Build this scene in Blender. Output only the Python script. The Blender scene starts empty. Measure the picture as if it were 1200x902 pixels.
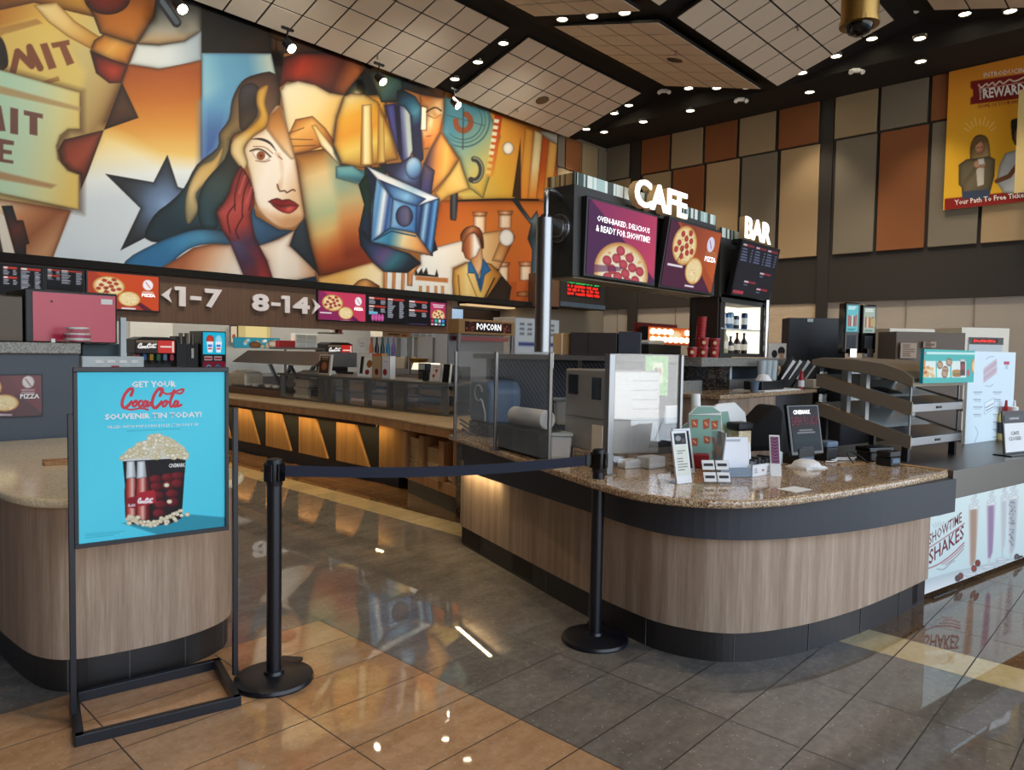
import bpy, bmesh, math, random
import numpy as np
from mathutils import Vector, Matrix
random.seed(7)
rng = np.random.default_rng(7)
S = bpy.context.scene
COL = S.collection
# ------------------------------------------------------------------ camera solve (yaw of the tile grid, pitch, roll, focal length)
FPX, PIT, ROL, YAW, EYE = 840.0, -0.0457, 0.0175, 0.754, 1.51
cp, sp, cr, sr = math.cos(PIT), math.sin(PIT), math.cos(ROL), math.sin(ROL)
MC = np.array([[cr, -sr, 0], [sr, cr, 0], [0, 0, 1]]) @ np.array([[1, 0, 0], [0, cp, -sp], [0, sp, cp]]).T
WL = np.array([[math.sin(YAW), 0, math.cos(YAW)], [-math.cos(YAW), 0, math.sin(YAW)], [0, -1, 0]])
def ray(u, v): return WL @ (MC.T @ np.array([(u - 600) / FPX, (v - 451) / FPX, 1.0]))
E0 = np.array([0, 0, EYE])
def atz(u, v, z):
    d = ray(u, v); return E0 + d * ((z - EYE) / d[2])
def atx(u, v, x):
    d = ray(u, v); return E0 + d * (x / d[0])
def aty(u, v, y):
    d = ray(u, v); return E0 + d * (y / d[1])
def atp(u, v, a, th):            # vertical plane through a=(x,y) running in direction th
    n = np.array([math.sin(th), -math.cos(th), 0]); r = ray(u, v)
    return E0 + r * ((n[0] * a[0] + n[1] * a[1]) / (n @ r))
def projN(P):                    # (N,3) -> (N,2)
    c = (np.asarray(P, float) - E0) @ WL @ MC.T
    return np.stack([FPX * c[:, 0] / c[:, 2] + 600, FPX * c[:, 1] / c[:, 2] + 451], 1)
cam = bpy.data.cameras.new('camera'); co = bpy.data.objects.new('camera', cam); COL.objects.link(co)
cam.sensor_fit = 'HORIZONTAL'; cam.sensor_width = 36; cam.lens = FPX / 1200 * 36; cam.clip_start = .05; cam.clip_end = 200
rx = WL @ MC.T @ np.array([1, 0, 0]); ry = -(WL @ MC.T @ np.array([0, 1, 0])); rz = -(WL @ MC.T @ np.array([0, 0, 1]))
mm = Matrix.Identity(4)
for i in range(3): mm[i][0], mm[i][1], mm[i][2] = rx[i], ry[i], rz[i]
mm[2][3] = EYE
co.matrix_world = mm; S.camera = co
# ------------------------------------------------------------------ materials
def lin(c):
    return c / 12.92 if c <= .04045 else ((c + .055) / 1.055) ** 2.4
def hx(h):
    h = h.lstrip('#'); return tuple(int(h[i:i + 2], 16) / 255 for i in (0, 2, 4))
def hl(h): return tuple(lin(c) for c in hx(h)) + (1,)
MATS = {}
class NT:
    def __init__(s, m): s.t = m.node_tree; s.n = s.t.nodes; s.l = s.t.links
    def new(s, k, **kw):
        n = s.n.new(k)
        for a, b in kw.items(): setattr(n, a, b)
        return n
    def put(s, sock, v):
        if hasattr(v, 'is_linked') or isinstance(v, bpy.types.NodeSocket): s.l.new(v, sock)
        else: sock.default_value = v
    def m(s, op, a, b=0.0, c=0.0):
        n = s.new('ShaderNodeMath', operation=op)
        for i, v in enumerate((a, b, c)): s.put(n.inputs[i], v)
        return n.outputs[0]
    def mix(s, f, a, b, mode='MIX'):
        n = s.new('ShaderNodeMix', data_type='RGBA', blend_type=mode)
        s.put(n.inputs[0], f); s.put(n.inputs[6], a); s.put(n.inputs[7], b); return n.outputs[2]
    def noise(s, vec, scale, detail=3, rough=.5):
        n = s.new('ShaderNodeTexNoise'); s.put(n.inputs['Vector'], vec); n.inputs['Scale'].default_value = scale
        n.inputs['Detail'].default_value = detail; n.inputs['Roughness'].default_value = rough; return n
    def mapped(s, vec, sc):
        n = s.new('ShaderNodeVectorMath', operation='MULTIPLY'); s.put(n.inputs[0], vec); n.inputs[1].default_value = sc; return n.outputs[0]
    def ramp(s, f, stops):
        n = s.new('ShaderNodeValToRGB'); s.put(n.inputs[0], f); e = n.color_ramp.elements
        while len(e) < len(stops): e.new(.5)
        for q, (p, c) in zip(e, stops): q.position = p; q.color = hl(c) if isinstance(c, str) else c
        return n.outputs[0]
def base(name):
    m = bpy.data.materials.new(name); m.use_nodes = True; MATS[name] = m
    return m, NT(m), m.node_tree.nodes['Principled BSDF']
def flat(name, col, rough=.5, metal=0., spec=.5, bump=0., emit=None, es=1.0, coat=0.):
    m, t, b = base(name)
    b.inputs['Base Color'].default_value = hl(col); b.inputs['Roughness'].default_value = rough; b.inputs['Metallic'].default_value = metal
    b.inputs['Specular IOR Level'].default_value = spec
    if coat: b.inputs['Coat Weight'].default_value = coat
    if emit: b.inputs['Emission Color'].default_value = hl(emit); b.inputs['Emission Strength'].default_value = es
    g = t.new('ShaderNodeNewGeometry')
    if bump:
        n = t.noise(g.outputs['Position'], bump, 2)
        bp = t.new('ShaderNodeBump'); bp.inputs['Strength'].default_value = .15; bp.inputs['Distance'].default_value = .002
        t.l.new(n.outputs[0], bp.inputs['Height']); t.l.new(bp.outputs[0], b.inputs['Normal'])
    else:
        n = t.noise(g.outputs['Position'], 9, 2)
        c = t.mix(t.m('MULTIPLY', n.outputs[0], .22), hl(col), tuple(x * .78 for x in hl(col)[:3]) + (1,)); t.l.new(c, b.inputs['Base Color'])
    return m
def wood(name, a, b_, c, rough=.45, sc=(9, 9, .35), spec=.4):
    m, t, b = base(name)
    g = t.new('ShaderNodeNewGeometry')
    n1 = t.noise(t.mapped(g.outputs['Position'], sc), 1.6, 6, .65)
    n2 = t.noise(t.mapped(g.outputs['Position'], tuple(x * 6 for x in sc)), 2.4, 4, .7)
    f = t.m('ADD', t.m('MULTIPLY', n1.outputs[0], .65), t.m('MULTIPLY', n2.outputs[0], .35))
    t.l.new(t.ramp(f, [(.32, a), (.5, b_), (.68, c)]), b.inputs['Base Color'])
    b.inputs['Roughness'].default_value = rough; b.inputs['Specular IOR Level'].default_value = spec
    return m
def granite(name, cols, scale=70, rough=.12):
    m, t, b = base(name)
    g = t.new('ShaderNodeNewGeometry')
    v = t.new('ShaderNodeTexVoronoi'); v.inputs['Scale'].default_value = scale; t.l.new(g.outputs['Position'], v.inputs['Vector'])
    n = t.noise(g.outputs['Position'], scale * .35, 5, .7); n2 = t.noise(g.outputs['Position'], 7, 3)
    s = t.new('ShaderNodeSeparateColor'); t.l.new(v.outputs['Color'], s.inputs[0])
    f = t.m('ADD', t.m('ADD', t.m('MULTIPLY', s.outputs[0], .45), t.m('MULTIPLY', n.outputs[0], .45)), t.m('MULTIPLY', n2.outputs[0], .12))
    k = len(cols)
    t.l.new(t.ramp(f, [(.25 + .5 * i / (k - 1), c) for i, c in enumerate(cols)]), b.inputs['Base Color'])
    b.inputs['Roughness'].default_value = rough
    return m
def paintmat(name, rough=.6, emit=0., spec=.3):
    m, t, b = base(name)
    a = t.new('ShaderNodeVertexColor'); a.layer_name = 'paint'
    b.inputs['Roughness'].default_value = rough; b.inputs['Specular IOR Level'].default_value = spec
    if emit:
        b.inputs['Base Color'].default_value = (.01, .01, .012, 1)
        t.l.new(a.outputs[0], b.inputs['Emission Color']); b.inputs['Emission Strength'].default_value = emit
    else: t.l.new(a.outputs[0], b.inputs['Base Color'])
    return m
def glassmat(name, tint=(1, 1, 1), alpha_mix=.12, rough=.02):
    m, t, b = base(name)
    t.n.remove(b)
    tr = t.new('ShaderNodeBsdfTransparent'); tr.inputs[0].default_value = tint + (1,)
    gl = t.new('ShaderNodeBsdfGlossy'); gl.inputs['Roughness'].default_value = rough; gl.inputs[0].default_value = (.95, .97, 1, 1)
    fr = t.new('ShaderNodeFresnel'); fr.inputs[0].default_value = 1.5
    mx = t.new('ShaderNodeMixShader')
    t.l.new(t.m('MULTIPLY', fr.outputs[0], .12 + alpha_mix), mx.inputs[0]); t.l.new(tr.outputs[0], mx.inputs[1]); t.l.new(gl.outputs[0], mx.inputs[2])
    t.l.new(mx.outputs[0], t.n['Material Output'].inputs[0])
    return m
# ------------------------------------------------------------------ mesh builder
class B:
    def __init__(s): s.v = []; s.f = []; s.mi = []; s.cur = 0
    def add(s, vs, fs):
        o = len(s.v); s.v += [tuple(float(c) for c in p) for p in vs]
        for f in fs: s.f.append(tuple(i + o for i in f)); s.mi.append(s.cur)
        return s
    def hexa(s, p):  # 4 bottom, 4 top
        return s.add(p, [(0, 3, 2, 1), (4, 5, 6, 7), (0, 1, 5, 4), (1, 2, 6, 5), (2, 3, 7, 6), (3, 0, 4, 7)])
    def box(s, x0, x1, y0, y1, z0, z1):
        return s.hexa([(x0, y0, z0), (x1, y0, z0), (x1, y1, z0), (x0, y1, z0), (x0, y0, z1), (x1, y0, z1), (x1, y1, z1), (x0, y1, z1)])
    def fbox(s, F, x0, x1, y0, y1, z0, z1):   # box in a frame F
        q = [(x0, y0, z0), (x1, y0, z0), (x1, y1, z0), (x0, y1, z0), (x0, y0, z1), (x1, y0, z1), (x1, y1, z1), (x0, y1, z1)]
        return s.hexa([F(*p) for p in q])
    def prism(s, poly, z0, z1, F=None):
        n = len(poly); F = F or (lambda x, y, z: (x, y, z))
        z0f = z0 if callable(z0) else (lambda i: z0); z1f = z1 if callable(z1) else (lambda i: z1)
        vs = [F(p[0], p[1], z0f(i)) for i, p in enumerate(poly)] + [F(p[0], p[1], z1f(i)) for i, p in enumerate(poly)]
        return s.add(vs, [tuple(range(n - 1, -1, -1)), tuple(range(n, 2 * n))] + [(i, (i + 1) % n, n + (i + 1) % n, n + i) for i in range(n)])
    def wallstrip(s, line, z0, z1, t):   # thick vertical strip following an open line, thickness t to the left
        L = [np.array(p, float) for p in line]; n = len(L); nb = []
        for i in range(n):
            d = L[min(i + 1, n - 1)] - L[max(i - 1, 0)]; d = d / np.linalg.norm(d); nb.append(L[i] + t * np.array([-d[1], d[0]]))
        for i in range(n - 1):
            a, b, c, d = L[i], L[i + 1], nb[i + 1], nb[i]
            s.hexa([(a[0], a[1], z0), (b[0], b[1], z0), (c[0], c[1], z0), (d[0], d[1], z0), (a[0], a[1], z1), (b[0], b[1], z1), (c[0], c[1], z1), (d[0], d[1], z1)])
        return s
    def cyl(s, p, q, r, r2=None, n=20, cap=True):
        p, q = Vector(p), Vector(q); r2 = r if r2 is None else r2
        d = (q - p).normalized(); a = d.orthogonal().normalized(); b = d.cross(a)
        vs = []
        for c, rr in ((p, r), (q, r2)):
            for i in range(n):
                t = 2 * math.pi * i / n; vs.append(c + a * (rr * math.cos(t)) + b * (rr * math.sin(t)))
        fs = [(i, (i + 1) % n, n + (i + 1) % n, n + i) for i in range(n)]
        if cap: fs += [tuple(range(n - 1, -1, -1)), tuple(range(n, 2 * n))]
        return s.add(vs, fs)
    def lathe(s, prof, c, n=24, M=None):   # prof [(r,z)], closed with caps
        vs = []; c = Vector(c)
        for r, z in prof:
            for i in range(n):
                t = 2 * math.pi * i / n; w = Vector((r * math.cos(t), r * math.sin(t), z))
                vs.append(c + (M @ w if M else w))
        fs = []
        for k in range(len(prof) - 1):
            for i in range(n): fs.append((k * n + i, k * n + (i + 1) % n, (k + 1) * n + (i + 1) % n, (k + 1) * n + i))
        fs += [tuple(range(n - 1, -1, -1)), tuple(range((len(prof) - 1) * n, len(prof) * n))]
        return s.add(vs, fs)
    def tube(s, path, r, n=10):
        P = [Vector(p) for p in path]; vs = []; up = None
        for i, p in enumerate(P):
            d = (P[min(i + 1, len(P) - 1)] - P[max(i - 1, 0)]).normalized()
            if up is None: up = d.orthogonal().normalized()
            a = (up - d * up.dot(d)).normalized(); up = a; b = d.cross(a)
            for k in range(n):
                t = 2 * math.pi * k / n; vs.append(p + a * (r * math.cos(t)) + b * (r * math.sin(t)))
        fs = [(i * n + k, i * n + (k + 1) % n, (i + 1) * n + (k + 1) % n, (i + 1) * n + k) for i in range(len(P) - 1) for k in range(n)]
        fs += [tuple(range(n - 1, -1, -1)), tuple(range((len(P) - 1) * n, len(P) * n))]
        return s.add(vs, fs)
    def quad(s, a, b, c, d): return s.add([a, b, c, d], [(0, 1, 2, 3)])
    def make(s, name, mat, parent=None, bevel=0., smooth=False, seg=2):
        me = bpy.data.meshes.new(name)
        org = Vector((0, 0, 0))
        if parent is None:
            a = np.array(s.v); org = Vector(((a[:, 0].min() + a[:, 0].max()) / 2, (a[:, 1].min() + a[:, 1].max()) / 2, a[:, 2].min()))
        else: org = WLOC(parent)
        me.from_pydata([tuple(Vector(p) - org) for p in s.v], [], s.f)
        for mt in (mat if isinstance(mat, (list, tuple)) else [mat]): me.materials.append(MATS[mt] if isinstance(mt, str) else mt)
        me.polygons.foreach_set('material_index', s.mi)
        bm = bmesh.new(); bm.from_mesh(me); bmesh.ops.recalc_face_normals(bm, faces=bm.faces); bm.to_mesh(me); bm.free()
        if smooth:
            me.polygons.foreach_set('use_smooth', [True] * len(me.polygons))
            me.set_sharp_from_angle(angle=math.radians(40))
        o = bpy.data.objects.new(name, me); COL.objects.link(o)
        if parent is None: o.location = org
        else: o.parent = parent
        if bevel:
            md = o.modifiers.new('bevel', 'BEVEL'); md.width = bevel; md.segments = seg; md.limit_method = 'ANGLE'; md.angle_limit = math.radians(35)
        return o
def WLOC(o):
    v = Vector(o.location)
    while o.parent: o = o.parent; v += Vector(o.location)
    return v
def frame(o, th, tilt=0.):   # local x along th, y = horizontal normal to the left, z up (tilt leans the top towards -y)
    o = Vector(tuple(float(c) for c in o)); x = Vector((math.cos(th), math.sin(th), 0)); y = Vector((-math.sin(th), math.cos(th), 0)); z = Vector((0, 0, 1))
    y2 = y * math.cos(tilt) + z * math.sin(tilt); z2 = z * math.cos(tilt) - y * math.sin(tilt)
    f = lambda a, b, c: tuple(o + x * a + y2 * b + z2 * c)
    f.o, f.x, f.y, f.z = o, x, y2, z2
    return f
def thing(name, label, cat, loc, group=None):
    o = bpy.data.objects.new(name, None); COL.objects.link(o); o.location = tuple(float(c) for c in loc); o.empty_display_size = .1
    o['label'] = label; o['category'] = cat
    if group: o['group'] = group
    return o
def tag(o, label, cat, group=None):
    o['label'] = label; o['category'] = cat
    if group: o['group'] = group
    return o
def struct(o): o['kind'] = 'structure'; return o
def copytree(o, dloc, parent=None):
    c = o.copy(); COL.objects.link(c)
    if parent is not None: c.parent = parent
    else: c.location = Vector(o.location) + Vector(dloc)
    for ch in o.children: copytree(ch, dloc, c)
    return c
# ------------------------------------------------------------------ lettering
def text(s, F, x, z, w, h, mat, parent, depth=.002, y=-.009, bold=0., name='lettering', shear=0., n2=1):
    """string s fitted into the box x..x+w, z..z+h of frame F, standing y in front of its plane"""
    cu = bpy.data.curves.new('t', 'FONT'); cu.body = s; cu.size = 1; cu.offset = bold; cu.resolution_u = n2; cu.shear = shear
    cu.align_x = 'LEFT'; cu.space_line = .9
    if depth > .004: cu.extrude = .02
    ob = bpy.data.objects.new('t', cu); COL.objects.link(ob)
    dg = bpy.context.evaluated_depsgraph_get(); me = bpy.data.meshes.new_from_object(ob.evaluated_get(dg))
    bpy.data.objects.remove(ob); bpy.data.curves.remove(cu)
    n = len(me.vertices); a = np.empty(n * 3); me.vertices.foreach_get('co', a); a = a.reshape(-1, 3)
    mn, mx = a.min(0), a.max(0)
    X = x + (a[:, 0] - mn[0]) / max(mx[0] - mn[0], 1e-6) * w; Z = z + (a[:, 1] - mn[1]) / max(mx[1] - mn[1], 1e-6) * h
    if depth > .004: Y = y - (a[:, 2] - mn[2]) / max(mx[2] - mn[2], 1e-6) * depth
    else: Y = np.full(n, y)
    org = np.array(WLOC(parent)) if parent else np.zeros(3)
    P = np.array(F.o) + np.outer(X, F.x) + np.outer(Y, F.y) + np.outer(Z, F.z) - org
    me.vertices.foreach_set('co', P.ravel().astype(np.float32)); me.update()
    me.materials.clear(); me.materials.append(MATS[mat])
    o = bpy.data.objects.new(name, me); COL.objects.link(o)
    me.name = name
    if parent: o.parent = parent
    return o
# ------------------------------------------------------------------ painter: colours a fine grid of points (printed graphics on flat panels)
def smoothpts(pts, k=6, closed=True):
    P = np.array(pts, float); n = len(P); out = []
    for i in range(n if closed else n - 1):
        p0, p1, p2, p3 = (P[(i - 1) % n], P[i], P[(i + 1) % n], P[(i + 2) % n]) if closed else (P[max(i - 1, 0)], P[i], P[i + 1], P[min(i + 2, n - 1)])
        for j in range(k):
            t = j / k; out.append(.5 * (2 * p1 + (p2 - p0) * t + (2 * p0 - 5 * p1 + 4 * p2 - p3) * t * t + (3 * p1 - p0 - 3 * p2 + p3) * t ** 3))
    if not closed: out.append(P[-1])
    return np.array(out)
class Paint:
    def __init__(s, uv, bg, aa):
        s.p = np.asarray(uv, float); s.c = np.tile(np.array(hx(bg)), (len(s.p), 1)); s.aa = aa; s.T = lambda q: q
    def tr(s, pts): return [s.T(q) for q in pts]
    def _col(s, fill, P):
        if isinstance(fill, str): return np.tile(np.array(hx(fill)), (len(P), 1))
        kind = fill[0]
        if kind == 'lin':     # ('lin', p0, p1, [cols])
            a, b = np.array(s.T(fill[1]), float), np.array(s.T(fill[2]), float); d = b - a; t = ((P - a) @ d) / (d @ d)
        else:                 # ('rad', c, r, [cols])
            a = np.array(s.T(fill[1]), float); t = np.linalg.norm(P - a, axis=1) / (fill[2] * s.sc)
        cs = np.array([hx(c) for c in fill[3]]); t = np.clip(t, 0, 1) * (len(cs) - 1); i = np.minimum(t.astype(int), len(cs) - 2); f = (t - i)[:, None]
        return cs[i] * (1 - f) + cs[i + 1] * f
    sc = 1.0
    def _sd(s, V, P):
        A = V; Bq = np.roll(V, -1, 0); best = np.full(len(P), 1e18); ins = np.zeros(len(P), bool)
        for a, b in zip(A, Bq):
            d = b - a; L = d @ d
            if L < 1e-12: continue
            t = np.clip(((P - a) @ d) / L, 0, 1); q = P - a - t[:, None] * d; best = np.minimum(best, (q * q).sum(1))
            if a[1] != b[1]:
                c = ((a[1] > P[:, 1]) != (b[1] > P[:, 1])); ins ^= c & (P[:, 0] < (b[0] - a[0]) * (P[:, 1] - a[1]) / (b[1] - a[1]) + a[0])
        dd = np.sqrt(best); return np.where(ins, -dd, dd)
    def _blend(s, m, sd, fill, edge, ew, al, soft):
        P = s.p[m]; c = s._col(fill, P)
        if edge is not None:
            k = np.exp(np.minimum(sd, 0) / (ew * s.sc))[:, None]; c = c * (1 - k * .9) + np.array(hx(edge)) * (k * .9)
        w = np.clip(.5 - sd / max(s.aa, soft * s.sc), 0, 1)[:, None] * al
        s.c[m] = s.c[m] * (1 - w) + c * w
    def poly(s, pts, fill, edge=None, ew=5, sm=0, al=1., soft=0.):
        V = np.array(s.tr(pts), float)
        if sm: V = smoothpts(V, sm)
        pad = s.aa + soft * s.sc
        m = np.where((s.p[:, 0] > V[:, 0].min() - pad) & (s.p[:, 0] < V[:, 0].max() + pad) & (s.p[:, 1] > V[:, 1].min() - pad) & (s.p[:, 1] < V[:, 1].max() + pad))[0]
        if len(m): s._blend(m, s._sd(V, s.p[m]), fill, edge, ew, al, soft)
    def line(s, pts, w, col, sm=0, al=1., taper=False):
        V = np.array(s.tr(pts), float)
        if sm: V = smoothpts(V, sm, False)
        w = w * s.sc; pad = w + s.aa
        m = np.where((s.p[:, 0] > V[:, 0].min() - pad) & (s.p[:, 0] < V[:, 0].max() + pad) & (s.p[:, 1] > V[:, 1].min() - pad) & (s.p[:, 1] < V[:, 1].max() + pad))[0]
        if not len(m): return
        P = s.p[m]; best = np.full(len(P), 1e18); n = len(V) - 1
        for i, (a, b) in enumerate(zip(V[:-1], V[1:])):
            d = b - a; L = d @ d
            if L < 1e-12: continue
            t = np.clip(((P - a) @ d) / L, 0, 1); q = P - a - t[:, None] * d
            hw = w / 2 * (math.sin(math.pi * min(max((i + .5) / n, .08), .92)) if taper else 1)
            best = np.minimum(best, np.sqrt((q * q).sum(1)) - hw)
        s._blend(m, best, col, None, 1, al, 0)
    def ell(s, c, rx, ry, fill, edge=None, ew=5, rot=0., al=1., soft=0., n=40):
        cr_, sr_ = math.cos(rot), math.sin(rot)
        s.poly([(c[0] + rx * math.cos(t) * cr_ - ry * math.sin(t) * sr_, c[1] + rx * math.cos(t) * sr_ + ry * math.sin(t) * cr_) for t in np.linspace(0, 2 * math.pi, n, endpoint=False)], fill, edge, ew, 0, al, soft)
    def rect(s, x0, y0, x1, y1, fill, **k): s.poly([(x0, y0), (x1, y0), (x1, y1), (x0, y1)], fill, **k)
    def lincol(s):
        c = np.clip(s.c, 0, 1); return np.where(c <= .04045, c / 12.92, ((c + .055) / 1.055) ** 2.4)
def gridmesh(name, Pts, nx, ny, colors, mat, parent=None, back=None):
    """Pts (ny*nx,3) world points row by row, vertex colours -> one mesh"""
    me = bpy.data.meshes.new(name); n = nx * ny; P = np.asarray(Pts, float)
    org = np.array(WLOC(parent)) if parent else P.mean(0)
    me.vertices.add(n); me.vertices.foreach_set('co', (P - org).astype(np.float32).ravel())
    i = np.arange((ny - 1) * (nx - 1)); r, c = i // (nx - 1), i % (nx - 1); a = r * nx + c
    q = np.stack([a, a + 1, a + nx + 1, a + nx], 1).astype(np.int32)
    me.loops.add(q.size); me.loops.foreach_set('vertex_index', q.ravel()); me.polygons.add(len(q)); me.polygons.foreach_set('loop_start', np.arange(0, q.size, 4, dtype=np.int32))
    me.update(calc_edges=True)
    ca = me.color_attributes.new('paint', 'FLOAT_COLOR', 'POINT'); ca.data.foreach_set('color', np.concatenate([colors, np.ones((n, 1))], 1).astype(np.float32).ravel())
    me.materials.append(MATS[mat]); o = bpy.data.objects.new(name, me); COL.objects.link(o)
    if parent: o.parent = parent
    else: o.location = org
    return o
def panel(name, F, x0, x1, z0, z1, fn, mat, parent, y=0., res=.004, bg='#000000', W=100., H=None):
    """painted flat panel in frame F; fn(p) paints in design units: x 0..W left to right, y 0..H top to bottom"""
    w, h = x1 - x0, z1 - z0; H = H or W * h / w
    nx, ny = max(2, int(w / res) + 1), max(2, int(h / res) + 1)
    gx, gz = np.meshgrid(np.linspace(0, 1, nx), np.linspace(0, 1, ny)); gx, gz = gx.ravel(), gz.ravel()
    p = Paint(np.stack([gx * W, (1 - gz) * H], 1), bg, W / nx * 1.1); fn(p)
    P = np.array(F.o) + np.outer(x0 + gx * w, F.x) + y * np.array(F.y) + np.outer(z0 + gz * h, F.z)
    return gridmesh(name, P, nx, ny, p.lincol(), mat, parent)
# ------------------------------------------------------------------ common materials
flat('black_metal', '#14161c', .35, .0, .5); flat('black_plastic', '#101114', .45); flat('black_gloss', '#08090b', .12)
flat('steel', '#9a9c9e', .34, 1.); flat('steel_dark', '#7d7a75', .35, 1.); flat('chrome', '#d8dadc', .12, 1.); flat('white', '#e6e6e2', .5); flat('cream_card', '#e8e0cc', .6)
flat('white_paint', '#e4e3de', .45); flat('deck_black', '#0b0a09', .9); flat('soffit_brown', '#1a1512', .85); flat('kick_dark', '#2b2725', .4, bump=60)
flat('band_grey', '#34373e', .5); flat('cardboard', '#a88254', .8); flat('red_plastic', '#a01c22', .4); flat('grey_blue', '#5c7086', .45); flat('tan_tray', '#e0c396', .85)
flat('dark_brown', '#2a1c15', .6); flat('clear_grey', '#b9c4c6', .25); flat('oven_steel', '#a9a6a0', .36, .55); flat('teal', '#1f9fb4', .5); flat('paper', '#efefeb', .7)
flat('letter_lit', '#ffffff', .5, emit='#fff6e6', es=1.2); flat('letter_side', '#b08f5c', .5, emit='#ffd9a0', es=.06); flat('lamp', '#ffffff', .5, emit='#fff0cf', es=22.); flat('lampcool', '#ffffff', .5, emit='#fff4e0', es=6.)
flat('scr_white', '#ffffff', .5, emit='#ffffff', es=.9); flat('scr_red', '#ff0000', .5, emit='#ff2010', es=1.6); flat('scr_green', '#00ff40', .5, emit='#20ff60', es=1.4)
flat('cloud_tile', '#d6cec0', .85, bump=220); flat('cloud_frame', '#1c1a18', .7); flat('brass', '#b0894a', .35, .9); flat('ink_white', '#f2f2ee', .6); flat('ink_dark', '#26242a', .6); flat('ink_red', '#a5202a', .6); flat('ink_maroon', '#7d2030', .6)
flat('beige_wall', '#aaa397', .75, bump=12); flat('band_dark', '#2c2926', .75); flat('led_warm', '#ffffff', .5, emit='#ffc867', es=6.)
flat('white_tile', '#b9bab6', .3); flat('yellow_room', '#d8c283', .7); flat('acoust_rust', '#84512c', .9, bump=90); flat('acoust_tan', '#988769', .9, bump=90); flat('acoust_grey', '#787162', .9, bump=90); flat('acoust_sand', '#a68f6c', .9, bump=90)
paintmat('paint', .6); paintmat('paint_gloss', .25, spec=.5); paintmat('screen', .4, .85, .12); paintmat('lightbox', .3, .8)
glassmat('glass'); glassmat('glass_dark', (.7, .74, .78), .2); glassmat('acrylic', (.96, .97, .98), .25)
wood('wood_counter', '#8a725e', '#ae947c', '#cbb59d', .42); wood('wood_gold', '#8a6234', '#a97d45', '#bd9458', .42); wood('wood_fascia', '#57402f', '#6a4f3c', '#7c6049', .6, (60, 60, .5)); wood('wood_top', '#ac9068', '#c6ab82', '#d6c09a', .35, (.5, 14, 14)); wood('wood_rack', '#8e6440', '#ad7f55', '#bd9468', .5); wood('wood_plank', '#b6a48a', '#c6b69c', '#d3c6b0', .6, (1, 1, 9))
granite('granite', ['#4c3a2c', '#866849', '#ae8d69', '#c9ae8a', '#e4d5ba'], 190, .08); granite('granite_grey', ['#62605b', '#7a7872', '#8c8a82', '#a09d94'], 150, .3); granite('stone_cream', ['#d6c095', '#e0cca4', '#e8d8b4', '#efe1c2'], 140, .1); granite('granite_black', ['#060606', '#131111', '#1d1916', '#6b5a48'], 90, .15)
# ------------------------------------------------------------------ floor: 61 x 30.5 cm polished tiles, orange field, grey field, pale strip, brown field
m, t, b = base('floor_tiles')
g = t.new('ShaderNodeNewGeometry'); sx = t.new('ShaderNodeSeparateXYZ'); t.l.new(g.outputs['Position'], sx.inputs[0])
X, Y = sx.outputs[0], sx.outputs[1]
TX, TY, OX, OY = .609, .305, .928, 2.847
def cell(v, o, w): return t.m('DIVIDE', t.m('SUBTRACT', v, o - 100 * w), w)
ux, uy = cell(X, OX, TX), cell(Y, OY, TY)
def seam(u, w, half): f = t.m('FRACT', u); return t.m('LESS_THAN', t.m('MULTIPLY', t.m('MINIMUM', f, t.m('SUBTRACT', 1, f)), w), half)
instrip = t.m('MULTIPLY', t.m('GREATER_THAN', X, 3.95), t.m('LESS_THAN', X, 4.25))
sus = t.m('MULTIPLY', instrip, seam(cell(Y, OY, .305), .305, .0035))
edge = t.m('LESS_THAN', t.m('MINIMUM', t.m('ABSOLUTE', t.m('SUBTRACT', X, 3.95)), t.m('ABSOLUTE', t.m('SUBTRACT', X, 4.25))), .003)
grout = t.m('MAXIMUM', t.m('MULTIPLY', t.m('MAXIMUM', seam(ux, TX, .003), seam(uy, TY, .003)), t.m('SUBTRACT', 1, instrip)), t.m('MAXIMUM', sus, edge))
cv = t.new('ShaderNodeCombineXYZ'); t.l.new(t.m('FLOOR', ux), cv.inputs[0]); t.l.new(t.m('FLOOR', uy), cv.inputs[1])
wn = t.new('ShaderNodeTexWhiteNoise'); t.l.new(cv.outputs[0], wn.inputs[0])
tv = t.m('ADD', .88, t.m('MULTIPLY', wn.outputs[0], .2))
nz = t.noise(g.outputs['Position'], 26, 6, .7); nb = t.noise(t.mapped(g.outputs['Position'], (1, 2.5, 1)), 3.2, 4, .6)
sp_ = t.new('ShaderNodeTexVoronoi'); sp_.inputs['Scale'].default_value = 75; t.l.new(g.outputs['Position'], sp_.inputs['Vector'])
ssep = t.new('ShaderNodeSeparateColor'); t.l.new(sp_.outputs['Color'], ssep.inputs[0])
fleck = t.m('MULTIPLY', t.m('GREATER_THAN', ssep.outputs[0], .93), t.m('LESS_THAN', sp_.outputs['Distance'], .32))
mixn = t.m('ADD', t.m('MULTIPLY', nz.outputs[0], .5), t.m('MULTIPLY', nb.outputs[0], .5))
orange = t.ramp(mixn, [(.3, '#a67c56'), (.5, '#c0956b'), (.7, '#d1ab84')])
grey = t.ramp(mixn, [(.3, '#676056'), (.5, '#7e766a'), (.7, '#958c80')])
brown = t.ramp(mixn, [(.3, '#64492f'), (.5, '#7a5a3b'), (.7, '#8a6a49')])
cream = t.ramp(mixn, [(.3, '#c7ab70'), (.5, '#d8bf88'), (.7, '#e3d0a2')])
isor = t.m('MULTIPLY', t.m('LESS_THAN', X, OX + 2 * TX), t.m('LESS_THAN', Y, OY + 2 * TY))
c = t.mix(isor, grey, orange); c = t.mix(t.m('GREATER_THAN', X, 4.1), c, brown); c = t.mix(instrip, c, cream)
c = t.mix(t.m('MULTIPLY', fleck, .35), c, hl('#d8cfc0'))
cc = t.new('ShaderNodeCombineXYZ')
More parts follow.
